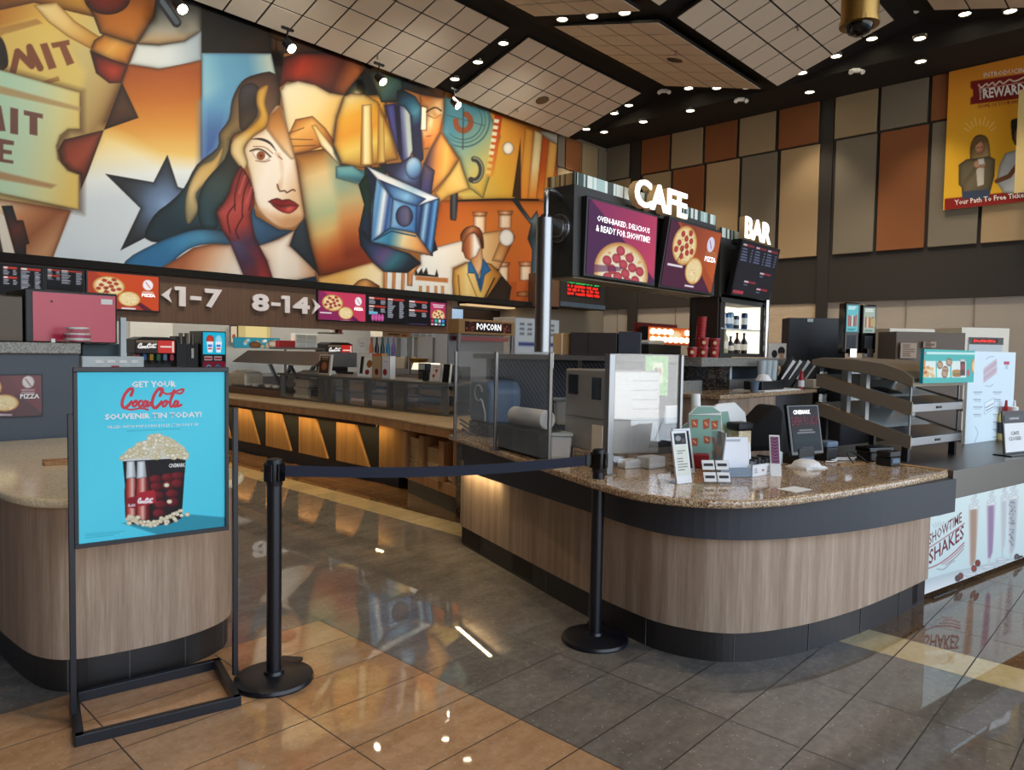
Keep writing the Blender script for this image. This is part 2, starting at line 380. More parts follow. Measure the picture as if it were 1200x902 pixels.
for i in range(3): t.l.new(tv, cc.inputs[i])
c = t.mix(1.0, c, cc.outputs[0], 'MULTIPLY'); c = t.mix(t.m('MULTIPLY', grout, .92), c, hl('#2a221b'))
t.l.new(c, b.inputs['Base Color']); b.inputs['Specular IOR Level'].default_value = .7
t.l.new(t.m('ADD', .012, t.m('MULTIPLY', t.m('MAXIMUM', grout, t.m('MULTIPLY', nz.outputs[0], .05)), .5)), b.inputs['Roughness'])
f = B(); f.quad((-9, -9, 0), (24, -9, 0), (24, 22, 0), (-9, 22, 0)); struct(f.make('floor', 'floor_tiles'))
# ------------------------------------------------------------------ room shell
YM, XR, ZB, ZSOF = 13.0, 17.9, 2.86, 7.7
prof = [(-6.6, 7.6), (-4.1, 8.3), (-1.5, 7.6), (1.2, 7.62), (4.2, 8.32), (7.06, 7.64), (10.08, 8.30), (12.85, 7.62), (13.4, 7.62)]
def pz(y): return float(np.interp(y, [p[0] for p in prof], [p[1] for p in prof]))
f = B()
for (y0, z0), (y1, z1) in zip(prof[:-1], prof[1:]):
    f.hexa([(-9, y0, z0), (16.36, y0, z0), (16.36, y1, z1), (-9, y1, z1), (-9, y0, z0 + .1), (16.36, y0, z0 + .1), (16.36, y1, z1 + .1), (-9, y1, z1 + .1)])
f.box(-9, 18.3, -8.5, 13.4, 8.5, 8.7); ce = struct(f.make('ceiling', 'deck_black'))
f = B(); f.box(16.36, 18.2, -8.5, 13.3, ZSOF, ZSOF + .9); struct(f.make('trim_1', 'soffit_brown'))
# wall behind the mural, with the kitchen and corridor openings under it
f = B(); f.box(-9, 18.2, YM + .06, YM + .3, ZB - .05, 8.6); f.box(15.3, 18.2, YM + .06, YM + .3, 0, ZB); wb = struct(f.make('wall_back', 'acoust_grey'))
f = B(); f.box(-6.3, -6, -9, 13.3, 0, 8.6); struct(f.make('wall_left', 'wood_fascia'))
f = B(); f.box(XR + .06, XR + .3, -8.5, 13.3, 0, 8.6); wr = struct(f.make('wall_right', 'beige_wall'))
f = B(); f.box(XR + .0, XR + .06, -8.5, YM + .06, 2.85, 3.96); f.box(XR + .01, XR + .06, -8.5, YM + .06, 3.96, 7.72); f.make('wall_band', 'band_dark', wr)
# acoustic panels of the right wall (parts of the wall)
def yw(u, v=160): return float(atx(u, v, XR)[1])
zj, zt, zb = 6.70, 7.70, 3.98
top = [(711, 740, 'acoust_grey'), (753, 787, 'acoust_rust'), (788, 826, 'acoust_tan'), (827, 866, 'acoust_rust'), (867, 911, 'acoust_tan'), (913, 962, 'acoust_rust'), (978, 1030, 'acoust_tan'), (1031, 1089, 'acoust_grey'), (1090, 1146, 'acoust_rust'), (1147, 1215, 'acoust_tan'), (1216, 1300, 'acoust_rust')]
bot = [(711, 740, 'acoust_tan'), (753, 787, 'acoust_tan'), (788, 826, 'acoust_rust'), (827, 867, 'acoust_sand'), (868, 911, 'acoust_grey'), (913, 961, 'acoust_sand'), (977, 1027, 'acoust_grey'), (1028, 1087, 'acoust_rust'), (1088, 1149, 'acoust_grey'), (1150, 1215, 'acoust_sand'), (1216, 1300, 'acoust_grey')]
for row, z0, z1, vv in ((top, zj + .025, zt, 130), (bot, zb, zj - .025, 230)):
    for a, c, mt in row:
        f = B(); f.box(XR - .045, XR + .02, yw(c, vv) + .03, yw(a, vv) - .03, z0, z1); f.make('wall_panel', mt, wr, bevel=.01)
for a, c in ((741, 752), (963.5, 977)):
    f = B(); f.box(XR - .03, XR + .02, yw(c), yw(a), 2.2, zt); f.make('pilaster', 'band_dark', wr)
for xa, xc, r_, mt in ((15.55, 15.85, 0, 'acoust_grey'), (15.9, 16.6, 0, 'acoust_rust'), (16.66, 17.4, 0, 'acoust_tan'), (15.55, 16.6, 1, 'acoust_tan'), (16.66, 17.4, 1, 'acoust_rust'), (17.45, 17.85, 0, 'acoust_grey')):
    f = B(); z0, z1 = ((zj + .02, 7.6), (3.98, zj - .02))[r_]; f.box(xa, xc, YM - .0, YM + .08, z0, z1); f.make('wall_panel', mt, wb, bevel=.01)
flat('wall_joint', '#8a8276', .8)
for u in (722, 790, 858, 1060, 1140):
    f = B(); y = yw(u, 390); f.box(XR + .04, XR + .07, y - .01, y + .01, .1, 2.85); f.make('wall_seam', 'wall_joint', wr)
for k, (u0, u1) in enumerate(((843, 897), (898, 965))):
    f = B(); f.box(XR + .03, XR + .07, yw(u1, 380), yw(u0, 380), 1.2, 2.82); f.make('wall_panel', 'wood_plank', wr)
# ------------------------------------------------------------------ ceiling clouds: tilted frames of 61 cm tiles
def cloud(label, x0, nx, y0, z0, y1, z1, ny, side=(0, 0), speaker=None):
    r = thing('ceiling_cloud', label, 'ceiling panel', (x0, y0, z0), 'tilted tile clouds under the dark ceiling')
    s = .6165; L = math.hypot(y1 - y0, z1 - z0); d = Vector((0, (y1 - y0) / L, (z1 - z0) / L)); n = Vector((0, -d.z, d.y)); n = n if n.z < 0 else -n
    o = Vector((x0, y0, z0)); q = lambda a, c, h: tuple(o + Vector((a, 0, 0)) + d * c + n * h)
    W_, st = nx * s, L / ny
    f = B(); f.hexa([q(0, 0, 0), q(W_, 0, 0), q(W_, L, 0), q(0, L, 0), q(0, 0, -.05), q(W_, 0, -.05), q(W_, L, -.05), q(0, L, -.05)]); f.make('frame', 'cloud_frame', r)
    f = B(); gp = .019
    for i in range(nx):
        for j in range(ny):
            a0, a1, c0, c1 = i * s + gp, (i + 1) * s - gp, j * st + gp, (j + 1) * st - gp
            f.hexa([q(a0, c0, .012), q(a1, c0, .012), q(a1, c1, .012), q(a0, c1, .012), q(a0, c0, -.01), q(a1, c0, -.01), q(a1, c1, -.01), q(a0, c1, -.01)])
    f.make('tiles', 'cloud_tile', r)
    if speaker:
        c0 = o + Vector((speaker[0], 0, 0)) + d * speaker[1]
        f = B(); f.cyl(c0 + n * .012, c0 + n * .02, .17, n=28); f.make('speaker_grille', 'steel_dark', r)
        c1 = o + Vector((speaker[2], 0, 0)) + d * speaker[3]
        f = B(); f.cyl(c1 + n * .012, c1 + n * .03, .03, n=12); f.cyl(c1 + n * .03, c1 + n * .09, .008, n=8); f.cyl(c1 + n * .085, c1 + n * .092, .025, n=12); f.make('sprinkler', 'steel', r)
    return r
XA, XB = 10.85 - 14 * .6165, 11.42
cloud('tilted white tile cloud directly over the left half of the mural', XA, 14, 12.80, 7.5, 10.42, 8.17, 4, speaker=(8.6 - 3.7, 1.8, 6.8, .35))
cloud('tilted white tile cloud over the right end of the mural, beside the soffit', XB, 7, 12.80, 7.5, 10.42, 8.17, 4, speaker=(2.15, .95, 1.85, .35))
cloud('tilted brownish tile cloud in the middle, sloping up away from the camera', XB, 7, 7.24, 7.53, 9.74, 8.19, 4, speaker=(2.2, 1.0, 1.6, .6))
cloud('partly cropped tile cloud at the top edge, left of the middle one', XA, 14, 7.24, 7.53, 9.74, 8.19, 4)
cloud('large pale tile cloud beside the gold camera dome', XB, 7, 6.88, 7.5, 4.52, 8.24, 4, speaker=(5.9, 1.2, 2.5, 1.2))
cloud('small sliver of tile cloud cropped at the top edge, between two others', XA, 14, 6.88, 7.5, 4.52, 8.24, 4)
cloud('tile cloud cropped at the top right corner above the banner', XB - .05, 7, 1.4, 7.53, 3.82, 8.2, 4)
# ------------------------------------------------------------------ downlights
def downlight(P, label, on=1., n=Vector((0, 0, 1)), grp='recessed downlights', power=1.):
    r = thing('downlight', label, 'ceiling light', P, grp)
    P = Vector(P); rot = Vector((0, 0, 1)).rotation_difference(n).to_matrix()
    f = B(); f.lathe([(.125, .03), (.125, -.015), (.105, -.03), (.095, -.01), (.095, .03)], P, 24, rot); f.make('trim_ring', 'white_paint' if on < 1 else 'steel_dark', r, smooth=True)
    f = B(); f.lathe([(.094, .02), (.094, -.012)], P, 20, rot); f.make('lens', 'lamp' if on >= 1 else 'lampcool', r)
    if on >= 1:
        l = bpy.data.lights.new('downlight_lamp', 'SPOT'); l.energy = 210 * power; l.color = (1, .83, .62); l.spot_size = math.radians(78); l.spot_blend = .7; l.shadow_soft_size = .1
        lo = bpy.data.objects.new('downlight_lamp', l); COL.objects.link(lo); lo.parent = r; lo.location = (0, 0, -.06)
    return r
def onbeam(u, v, x):
    P = atx(u, v, x); return (x, P[1], pz(P[1]) - .02)
GAPL = {'dl': 'lit downlight between the two clouds over the mural, '}
for uv, lb in (((590, 49), 'nearest the white emergency lamp'), ((560, 73), 'middle of its three'), ((533, 94), 'lowest of its three')): downlight(onbeam(*uv, 11.135), GAPL['dl'] + lb)
for uv, lb in (((737, 124), 'farthest from the mural'), ((720, 139), 'middle of its three'), ((687, 154), 'nearest the mural')): downlight(onbeam(*uv, 15.99), 'lit downlight at the right end of the clouds over the mural, ' + lb)
for uv, lb, on in (((659, 22), 'leftmost of the row along the top edge', 1), ((694, 20), 'dimmer middle one of the row along the top edge', .5), ((732, 18), 'right one of the row along the top edge', 1)): downlight(onbeam(*uv, 11.135), 'downlight between two brownish clouds, ' + lb, on)
for uv, lb, on in (((807, 106), 'left', 1), ((840, 106), 'dim middle one', .5), ((875, 106), 'right', 1)): downlight(onbeam(*uv, 15.99), 'downlight along the lower end of the middle brownish cloud, ' + lb, on)
for uv, lb in (((940, 87), 'lowest'), ((980, 65), 'middle'), ((1022, 41), 'highest')): downlight(onbeam(*uv, 15.99), 'lit downlight along the right end of the large pale cloud, ' + lb)
for uv, lb in (((1131, 12), 'left one'), ((1184, 12), 'right one')): downlight(onbeam(*uv, 15.99), 'lit downlight below the cloud in the top right corner, ' + lb)
for uv, lb in (((708, 154), 'nearest the room corner'), ((754, 142), 'above the lettered cafe header'), ((809, 129), 'above the second rust panel'), ((949, 107), 'just left of the wide pilaster'), ((1079, 71), 'above the right rust panel'), ((1078, 44), 'nearest the banner'), ):
    P = atz(*uv, ZSOF); downlight((P[0], P[1], ZSOF), 'lit downlight in the brown soffit along the right wall, ' + lb)
# behind and above the camera: the same ceiling goes on
for x, y in ((2, 1.), (5.5, 1.), (1.5, 5.5), (6, 5.5), (6.5, 9.5), (2.0, 9.5), (11.1, 1.2)): 
    l = bpy.data.lights.new('overhead_lamp', 'SPOT'); l.energy = 620 if y > 5 and x > 5 else 270; l.color = (1, .83, .62); l.spot_size = math.radians(100); l.spot_blend = .7; l.shadow_soft_size = .1
    lo = bpy.data.objects.new('overhead_lamp', l); COL.objects.link(lo); lo.location = (x, y, pz(y) - .05)
def emergency(P, label, th):
    r = thing('emergency_light', label, 'emergency light', P, 'twin-head emergency lights on the ceiling'); F0_ = frame(P, th); F = lambda a, b_, c: F0_(a * .62, b_ * .62, c * .62)
    f = B(); f.fbox(F, -.14, .14, -.06, .06, -.09, .05); f.make('housing', 'white_paint', r, bevel=.015)
    for s in (-1, 1):
        f = B(); f.cyl(F(s * .17, -.02, -.03), F(s * .2, -.11, -.12), .035, .05, 16); f.make('lamp_head', 'white_paint', r)
for uv, lb, x in (((630, 31), 'white twin-head emergency light where the dark beams cross near the top', 11.6), ((778, 106), 'small white emergency light at the left end of the middle cloud row of lamps', 16.0), ((868, 116), 'white emergency light on the soffit right of the middle cloud', 16.6), ((1003, 82), 'white emergency light on the soffit below the gold dome', 16.9), ((1080, 10), 'white emergency light beside the top right cloud', 15.9)):
    P = atx(*uv, x); z = ZSOF - .03 if x > 16.3 else P[2]; P = atz(*uv, ZSOF - .03) if x > 16.3 else P
    emergency(P, lb, -.9)
# track spots in front of the mural
def trackspot(uv, label, y=12.35):
    P = Vector(aty(*uv, y)); r = thing('track_spotlight', label, 'spotlight', P, 'track spotlights in front of the mural'); d = Vector((.25, -.75, -.8)).normalized()
    f = B(); f.cyl(P - d * .2, P, .085, .1, 20); f.make('can', 'black_metal', r); f = B(); f.cyl(P - d * .01, P + d * .004, .085, n=20); f.make('lens', 'lamp', r)
    f = B(); f.tube([P - d * .15, P - d * .15 + Vector((0, 0, .12)), P - d * .15 + Vector((0, 0, .3))], .015); f.fbox(frame(P - d * .15 + Vector((0, 0, .25)), 0), -.12, .12, -.025, .025, 0, .04); f.make('track_mount', 'black_metal', r)
trackspot((214, 11), 'leftmost track spotlight, at the top of the ticket part of the mural')
trackspot((342, 57), 'track spotlight above the forehead of the painted woman'); trackspot((449, 96), 'track spotlight above the painted gold arch'); trackspot((537, 124), 'rightmost track spotlight, above the painted film reel')
l = bpy.data.lights.new('mural_wash', 'SPOT')
for x in (3.5, 6.5, 9.5, 12.5):
    l = bpy.data.lights.new('mural_wash', 'SPOT'); l.energy = 420; l.color = (1, .9, .76); l.spot_size = 1.5; l.spot_blend = .8; l.shadow_soft_size = .2
    lo = bpy.data.objects.new('mural_wash', l); COL.objects.link(lo); lo.location = (x, 9.0, 7.4); lo.rotation_euler = Vector((0, 4, -2.0)).to_track_quat('-Z', 'Y').to_euler()
# gold dome camera hanging from the ceiling
P = aty(1007, 15, 3.0); D = 7.1; rr = ray(1007, 28); P = E0 + rr * 4.6 / rr[0]
r = thing('security_camera', 'gold cylinder dome camera hanging at the top right', 'security camera', P); P = Vector(P); s = 4.6 / 9.
f = B(); f.lathe([(.105, 0), (.105, .35), (.03, .36), (.03, 1.0)], P, 28); f.make('housing', 'brass', r, smooth=True)
f = B(); f.lathe([(.112, -.012), (.112, .012)], P, 28); f.make('rim', 'brass', r); f = B(); f.lathe([(.08, -.012), (.076, -.03), (.06, -.052), (.035, -.066), (.005, -.07)], P, 24); f.make('dome', 'black_gloss', r, smooth=True)
# ------------------------------------------------------------------ daylight from the glass front behind the camera
w = bpy.data.worlds.new('world'); S.world = w; w.use_nodes = True
wt = w.node_tree; bg = wt.nodes['Background']; tc = wt.nodes.new('ShaderNodeTexCoord'); sp2 = wt.nodes.new('ShaderNodeSeparateXYZ'); wt.links.new(tc.outputs['Generated'], sp2.inputs[0])
cr2 = wt.nodes.new('ShaderNodeValToRGB'); wt.links.new(sp2.outputs[2], cr2.inputs[0]); e = cr2.color_ramp.elements
e[0].position = .0; e[0].color = (.62, .62, .60, 1); e[1].position = .12; e[1].color = (.80, .90, 1.0, 1); q = e.new(.6); q.color = (.35, .52, .85, 1)
wt.links.new(cr2.outputs[0], bg.inputs[0]); bg.inputs[1].default_value = 3.6
S.view_settings.view_transform = 'Standard'; S.view_settings.look = 'None'; S.view_settings.exposure = 0.12; S.view_settings.gamma = 1.0; S.view_settings.use_curve_mapping = False
S.cycles.use_denoising = True; S.cycles.max_bounces = 8; S.cycles.sample_clamp_indirect = 6
# ------------------------------------------------------------------ the mural (one printed panel on the wall over the menu boards)
def mural():
    x0, x1, z0, z1 = .9, 15.5, ZB, 8.3
    us = np.arange(-70, 665, .95); Xs = np.array([aty(u, 250, YM)[0] for u in us]); Xs = Xs[(Xs > x0) & (Xs < x1)]; Xs = np.concatenate([[x0], Xs, [x1]])
    Zs = np.linspace(z0, z1, 420); nx, ny = len(Xs), len(Zs)
    gx, gz = np.meshgrid(Xs, Zs); P = np.stack([gx.ravel(), np.full(gx.size, YM), gz.ravel()], 1)
    p = Paint(projN(P), '#8a5a2a', 1.0)
    K = 1 / 3.008; p.sc = K
    def crop(ox, oy): p.T = lambda q: (ox + q[0] * K, oy + q[1] * K)
    BK = '#140d0a'
    # ---- left: tickets, star
    crop(0, 0)
    p.poly([(-400, -300), (330, -300), (480, 150), (430, 290), (360, 460), (280, 640), (150, 1000), (-400, 1000)], ('lin', (0, 60), (420, 300), ['#a8722a', '#d2b158', '#b9ab72', '#a98f5a']), '#4a2c14', 22)
    p.poly([(-400, -200), (300, -200), (330, 60), (120, 10), (-20, 40), (-400, 60)], ('lin', (0, -30), (100, 120), ['#6b3c14', '#b98a35']), '#3a1e0c', 20)
    p.poly([(0, 100), (120, 70), (200, 110), (250, 190), (300, 250), (285, 330), (0, 250)], '#cfb866', soft=30, al=.8)
    p.poly([(0, 98), (130, 66), (150, 82), (0, 125)], '#9a7038', al=.75, soft=6)
    p.poly([(-30, 120), (10, 140), (28, 200), (22, 240), (-30, 250)], '#1c1512', sm=5)
    for q in ([(46, 252), (62, 182), (112, 232), (104, 166), (142, 240)],): p.line(q, 24, '#74452e')
    p.poly([(140, 156), (166, 150), (200, 238), (172, 246)], '#7a4a30'); p.poly([(178, 152), (244, 140), (246, 158), (186, 170)], '#7a4a30'); p.poly([(206, 156), (230, 152), (262, 222), (236, 232)], '#7a4a30')
    p.poly([(140, 290), (205, 268), (212, 284), (150, 300)], '#8a5a34', al=.7)
    p.poly([(118, 18), (200, 8), (265, 75), (352, 130), (318, 172), (240, 130), (170, 78)], ('lin', (120, 10), (320, 170), ['#dccb94', '#d9bb78', '#b5853a']), '#6a4416', 6)
    p.poly([(300, 0), (560, -200), (620, -100), (545, 60), (482, 155), (420, 142), (352, 118), (330, 60)], ('lin', (420, -60), (420, 150), ['#5a2c0c', '#9c5a1c', '#b06c24']), BK, 14)
    p.poly([(560, -100), (711, -200), (711, 112), (650, 148), (560, 160), (482, 155), (540, 60)], ('lin', (600, 0), (600, 160), ['#1d1b1b', '#5b5c58', '#8f8d80', '#c09a68']), BK, 10)
    p.line([(570, 5), (622, 80)], 34, '#23262a'); p.line([(572, 5), (624, 78)], 18, '#55606a')
    p.ell((378, -8), 82, 60, ('rad', (380, -10), 90, ['#6a2014', '#4a140e']), BK, 12)
    p.poly([(482, 155), (560, 160), (650, 146), (711, 108), (711, 212), (640, 236), (560, 243), (455, 226)], ('lin', (480, 180), (711, 180), ['#c3cac6', '#bcc6c8', '#93a3ae']), '#3f4444', 5)
    p.poly([(318, 178), (332, 142), (368, 118), (482, 156), (452, 230), (390, 215)], ('lin', (340, 130), (440, 220), ['#a8641c', '#cf9a48', '#a8641c']), BK, 9)
    p.poly([(316, 178), (390, 208), (453, 230), (428, 292), (385, 294), (338, 258)], ('rad', (400, 250), 80, ['#9c3420', '#7a2416', '#4a160e']), BK, 9)
    p.poly([(452, 228), (560, 243), (711, 212), (711, 660), (600, 700), (100, 1000), (190, 902), (365, 455), (430, 292)], ('lin', (560, 250), (560, 640), ['#8e4618', '#a9601f', '#c88a3a', '#e0bd6c', '#e6dfc4']), '#3a1e0c', 4)
    p.poly([(366, 458), (360, 460), (330, 520), (240, 740), (120, 1000), (711, 1000), (711, 580), (560, 560), (420, 480)], ('lin', (420, 470), (440, 700), ['#e2c678', '#e6dcb4', '#dfe6e6', '#cbd8e2']), soft=60)
    p.poly([(430, 290), (489, 415), (366, 458)], ('lin', (430, 300), (420, 450), ['#3a2416', '#4b3020', '#3a2014']), BK, 10)
    p.poly([(366, 458), (225, 492), (204, 530), (215, 575), (250, 606), (283, 615), (285, 668), (310, 610)], ('lin', (230, 500), (340, 620), ['#7a3424', '#94432e', '#5a2016']), BK, 10)
    p.poly([(-400, 150), (0, 232), (296, 318), (296, 470), (250, 470), (222, 505), (230, 565), (262, 600), (296, 612), (296, 755), (0, 690), (-400, 600)], '#3a2416', al=.55, soft=24)
    p.poly([(-400, 150), (0, 245), (283, 325), (283, 455), (240, 455), (212, 478), (199, 515), (205, 560), (238, 600), (279, 615), (279, 740), (0, 682), (-400, 590)], ('lin', (0, 450), (283, 500), ['#a9cdb4', '#b4cdb0', '#c8c894', '#d4b866']), '#5a4426', 3)
    p.poly([(-400, 210), (0, 302), (283, 378), (283, 392), (0, 330), (-400, 240)], '#a5895e', al=.85, soft=8); p.poly([(-400, 520), (0, 604), (200, 652), (180, 664), (0, 632), (-400, 545)], '#a07a54', al=.85, soft=8)
    T_ = '#6c4a42'
    p.poly([(36, 378), (64, 384), (64, 475), (36, 470)], T_); p.poly([(84, 388), (151, 402), (151, 418), (84, 405)], T_); p.poly([(104, 400), (132, 406), (132, 478), (104, 473)], T_)
    p.poly([(-30, 370), (4, 372), (20, 462), (-2, 462), (-10, 440), (-30, 440)], T_); p.poly([(-16, 485), (49, 497), (49, 512), (12, 508), (12, 526), (42, 531), (42, 545), (12, 541), (12, 560), (47, 566), (47, 577), (-16, 568)], T_)
    p.poly([(-400, 620), (0, 700), (250, 742), (186, 910), (100, 1000), (-400, 1000)], ('lin', (20, 720), (160, 880), ['#d8c0a4', '#b87e56', '#8e5636', '#c09068']), '#5a2e1a', 10)
    p.poly([(5, 725), (44, 724), (60, 776), (82, 776), (104, 858), (92, 862), (94, 930), (64, 930)], ('lin', (20, 740), (90, 880), ['#202a30', '#5a2c24', '#26221f']), BK, 5); p.ell((-20, 850), 34, 70, '#4b3a34', BK, 8); p.poly([(-20, 740), (14, 760), (56, 910), (20, 930)], '#d9d4ca')
    p.poly([(370, 612), (541, 642), (590, 545), (627, 658), (720, 690), (720, 820), (578, 804), (424, 883), (495, 734)], ('rad', (580, 720), 160, ['#7f9cc4', '#5f7696', '#3c4654', '#2a2e34']), '#15181c', 7)
    # ---- right of the seam: woman
    crop(200, 40)
    p.poly([(109, -160), (337, -160), (358, 68), (109, 66)], ('lin', (200, 0), (250, 70), ['#080605', '#140c08', '#23150c']), '#060404', 10)
    p.poly([(337, -160), (1000, -160), (700, 130), (640, 68), (356, 68)], ('lin', (350, 0), (600, 60), ['#4a3218', '#3a2210', '#1a0e08']), '#100806', 8)
    p.poly([(109, 66), (355, 68), (370, 142), (300, 150), (240, 190), (205, 300), (170, 400), (109, 470)], ('lin', (109, 160), (360, 110), ['#86b4c4', '#5d98b8', '#5a92b2', '#b9c2b2']), '#2a4a64', 4)
    p.poly([(109, 240), (230, 180), (200, 320), (165, 410), (109, 470)], ('lin', (150, 250), (150, 420), ['#5a92b8', '#44689c', '#3f5a98']), soft=50)
    p.poly([(372, 88), (450, 66), (640, 68), (690, 128), (612, 216), (560, 206), (480, 172), (410, 168), (382, 190)], ('lin', (400, 90), (640, 190), ['#4a120a', '#9c2c16', '#7a2a14', '#4a1c0e', '#c06a2a']), '#180906', 12)
    p.poly([(355, 68), (400, 66), (384, 190), (372, 150)], '#1a100c')
    p.poly([(610, 216), (640, 175), (684, 126), (760, 220), (760, 260)], ('rad', (660, 212), 60, ['#e9cf96', '#4a4a34', '#0f1412', '#0b0d0c']), '#080a0a', 6)
    p.poly([(386, 200), (402, 176), (450, 164), (510, 178), (560, 206), (612, 215), (585, 290), (568, 385), (598, 455), (560, 470), (450, 450), (418, 420), (404, 320)], ('lin', (400, 190), (560, 300), ['#e6dcbc', '#e2d2a6', '#e0c890', '#d9b060']), '#3a2a18', 6)
    p.poly([(428, 422), (500, 410), (560, 400), (600, 460), (622, 540), (672, 700), (740, 800), (730, 832), (520, 852), (492, 740), (472, 640), (445, 470)], ('lin', (470, 440), (600, 820), ['#a8702c', '#d8bc86', '#c8c498', '#a9b58a', '#d0b070', '#b8622c', '#7a3014']), '#3a1a0c', 12)
    p.poly([(560, 420), (650, 520), (690, 640), (660, 780), (560, 820), (600, 640)], ('lin', (600, 500), (640, 780), ['#7a9a84', '#c6b484', '#c8783c', '#8e3a18']), soft=50, al=.8)
    p.poly([(440, 300), (500, 288), (545, 330), (580, 380), (612, 448), (600, 462), (575, 440), (530, 398), (486, 414), (430, 424), (412, 360)], ('lin', (440, 300), (520, 410), ['#b06a24', '#dca452', '#c88838', '#8a4a14']), '#3a1e0c', 5)
    p.poly([(496, 322), (512, 320), (612, 452), (596, 462), (530, 392)], ('lin', (500, 330), (600, 450), ['#e0b868', '#ead9ae', '#f0e8d0']), '#4a2a12', 3)
    for a, b_ in (((420, 370), (500, 372)), ((425, 395), (510, 392)), ((470, 330), (415, 350))): p.line([a, b_], 3, '#5a3010')
    p.poly([(612, 216), (760, 212), (760, 480), (612, 462), (572, 385), (583, 300)], ('lin', (600, 250), (720, 440), ['#c28a2e', '#d8a03a', '#a86a22', '#5a3416']), '#1a100a', 9)
    for x in (680, 712): p.poly([(x, 250), (x + 26, 245), (x + 22, 470), (x - 6, 470)], ('lin', (x, 260), (x, 460), ['#e6c468', '#d9ac4a', '#8a5a20']), '#4a2a10', 3)
    p.poly([(568, 370), (640, 400), (640, 480), (600, 470), (575, 420)], '#1d2c26', soft=10, al=.9)
    p.poly([(604, 478), (622, 464), (686, 482), (686, 524), (612, 508)], ('lin', (640, 465), (640, 520), ['#7ab0b0', '#4f8c98', '#2a4a58']), '#16262c', 4)
    p.poly([(684, 470), (760, 470), (760, 690), (670, 690), (678, 560)], ('lin', (670, 500), (740, 660), ['#12301f', '#1c3a38', '#2a3a5a']), '#0b1414', 8)
    p.poly([(665, 690), (760, 730), (760, 800), (700, 770), (662, 720)], '#1a1c2a')
    # hair
    p.poly([(368, 140), (300, 142), (250, 167), (216, 230), (205, 300), (170, 350), (165, 400), (92, 460), (48, 540), (0, 590), (-60, 640), (-90, 720), (0, 735), (60, 700), (110, 690), (200, 700), (165, 625), (200, 575), (245, 465), (230, 440), (215, 372), (262, 340), (330, 322), (386, 250)], ('lin', (330, 150), (60, 700), ['#4a3024', '#6b5440', '#8a7448', '#5a5c4c', '#2d4650', '#1f333e']), '#15100e', 10, sm=3)
    p.poly([(245, 190), (290, 172), (318, 200), (300, 230), (305, 290), (250, 340), (240, 280)], ('lin', (250, 200), (300, 320), ['#3a3a44', '#2a2420', '#4a3a2a']), '#17110e', 8, sm=3, al=.9)
    p.poly([(185, 395), (150, 440), (100, 468), (62, 540), (50, 615), (62, 670), (98, 618), (92, 560), (150, 500), (178, 440)], ('lin', (180, 400), (60, 640), ['#d0b070', '#c8a664', '#d8c08a', '#8a8466']), '#4a3a20', 6, sm=4)
    p.poly([(215, 372), (190, 440), (120, 520), (95, 600), (110, 680), (165, 680), (162, 625), (200, 575), (245, 465)], ('lin', (200, 420), (120, 640), ['#2a2620', '#3a4a48', '#2a4450']), '#14181a', 10, sm=3)
    # shoulders, neck
    p.poly([(-160, 800), (-60, 740), (20, 708), (80, 690), (140, 688), (200, 702), (214, 740), (150, 738), (80, 750), (20, 790), (-40, 860), (-160, 870)], ('lin', (0, 800), (180, 700), ['#2f6f9e', '#3f86b4', '#4a8ab0', '#3a5a70']), '#1c3448', 7, sm=3)
    p.poly([(-120, 870), (20, 792), (80, 752), (150, 740), (214, 742), (290, 875), (-20, 905)], ('lin', (60, 780), (230, 860), ['#a8623c', '#d09a74', '#e4cfba', '#e9e1d6']), '#5a3322', 8)
    p.poly([(288, 570), (300, 640), (378, 686), (438, 692), (316, 750), (280, 700)], ('lin', (290, 600), (400, 720), ['#3f7098', '#35587a', '#28405a']), '#182838', 8)
    p.poly([(308, 746), (380, 722), (438, 690), (420, 745), (470, 790), (512, 832), (514, 860), (360, 882), (340, 800)], ('lin', (330, 800), (500, 800), ['#e2cfbc', '#efe7da', '#e6dacb', '#c89a74']), '#5a3a2a', 6)
    p.poly([(438, 690), (472, 640), (492, 740), (524, 850), (512, 836), (420, 745)], ('lin', (450, 680), (510, 840), ['#2f3a44', '#26303a', '#1a1e24']), '#101418', 6)
    p.poly([(360, 884), (512, 852), (524, 900), (400, 920)], '#1f2a38')
    # face
    p.poly([(386, 250), (345, 290), (335, 330), (290, 360), (262, 398), (262, 430), (280, 500), (292, 560), (304, 606), (334, 645), (380, 680), (425, 684), (456, 664), (470, 640), (464, 590), (440, 440), (416, 350)], ('lin', (280, 450), (460, 520), ['#e4d2b4', '#f0e6d8', '#efe4d4', '#d8b48c']), '#6a4428', 5, sm=3)
    p.poly([(386, 250), (345, 290), (338, 335), (360, 365), (395, 410), (425, 440), (438, 436), (416, 350)], ('lin', (370, 280), (400, 430), ['#9a6228', '#c08646', '#d8ac78', '#e8cfa8']), '#5a3416', 5, soft=10)
    p.poly([(300, 610), (340, 650), (390, 682), (440, 680), (470, 645), (450, 640), (390, 645), (340, 620)], ('lin', (340, 640), (430, 680), ['#d8b08a', '#c08a60', '#b07a50']), soft=24, al=.7)
    p.poly([(345, 180), (308, 196), (302, 240), (312, 285), (280, 325), (222, 368), (210, 410), (222, 440), (256, 478), (272, 452), (260, 402), (292, 360), (336, 328), (346, 290), (334, 240)], ('lin', (330, 190), (240, 450), ['#c89a46', '#d8aa4a', '#c4902e', '#dcc084', '#e0cc9c']), '#4a300e', 6, sm=4)
    p.line([(284, 370), (318, 370), (350, 384), (372, 412)], 9, '#2a1a14', sm=4, taper=True)
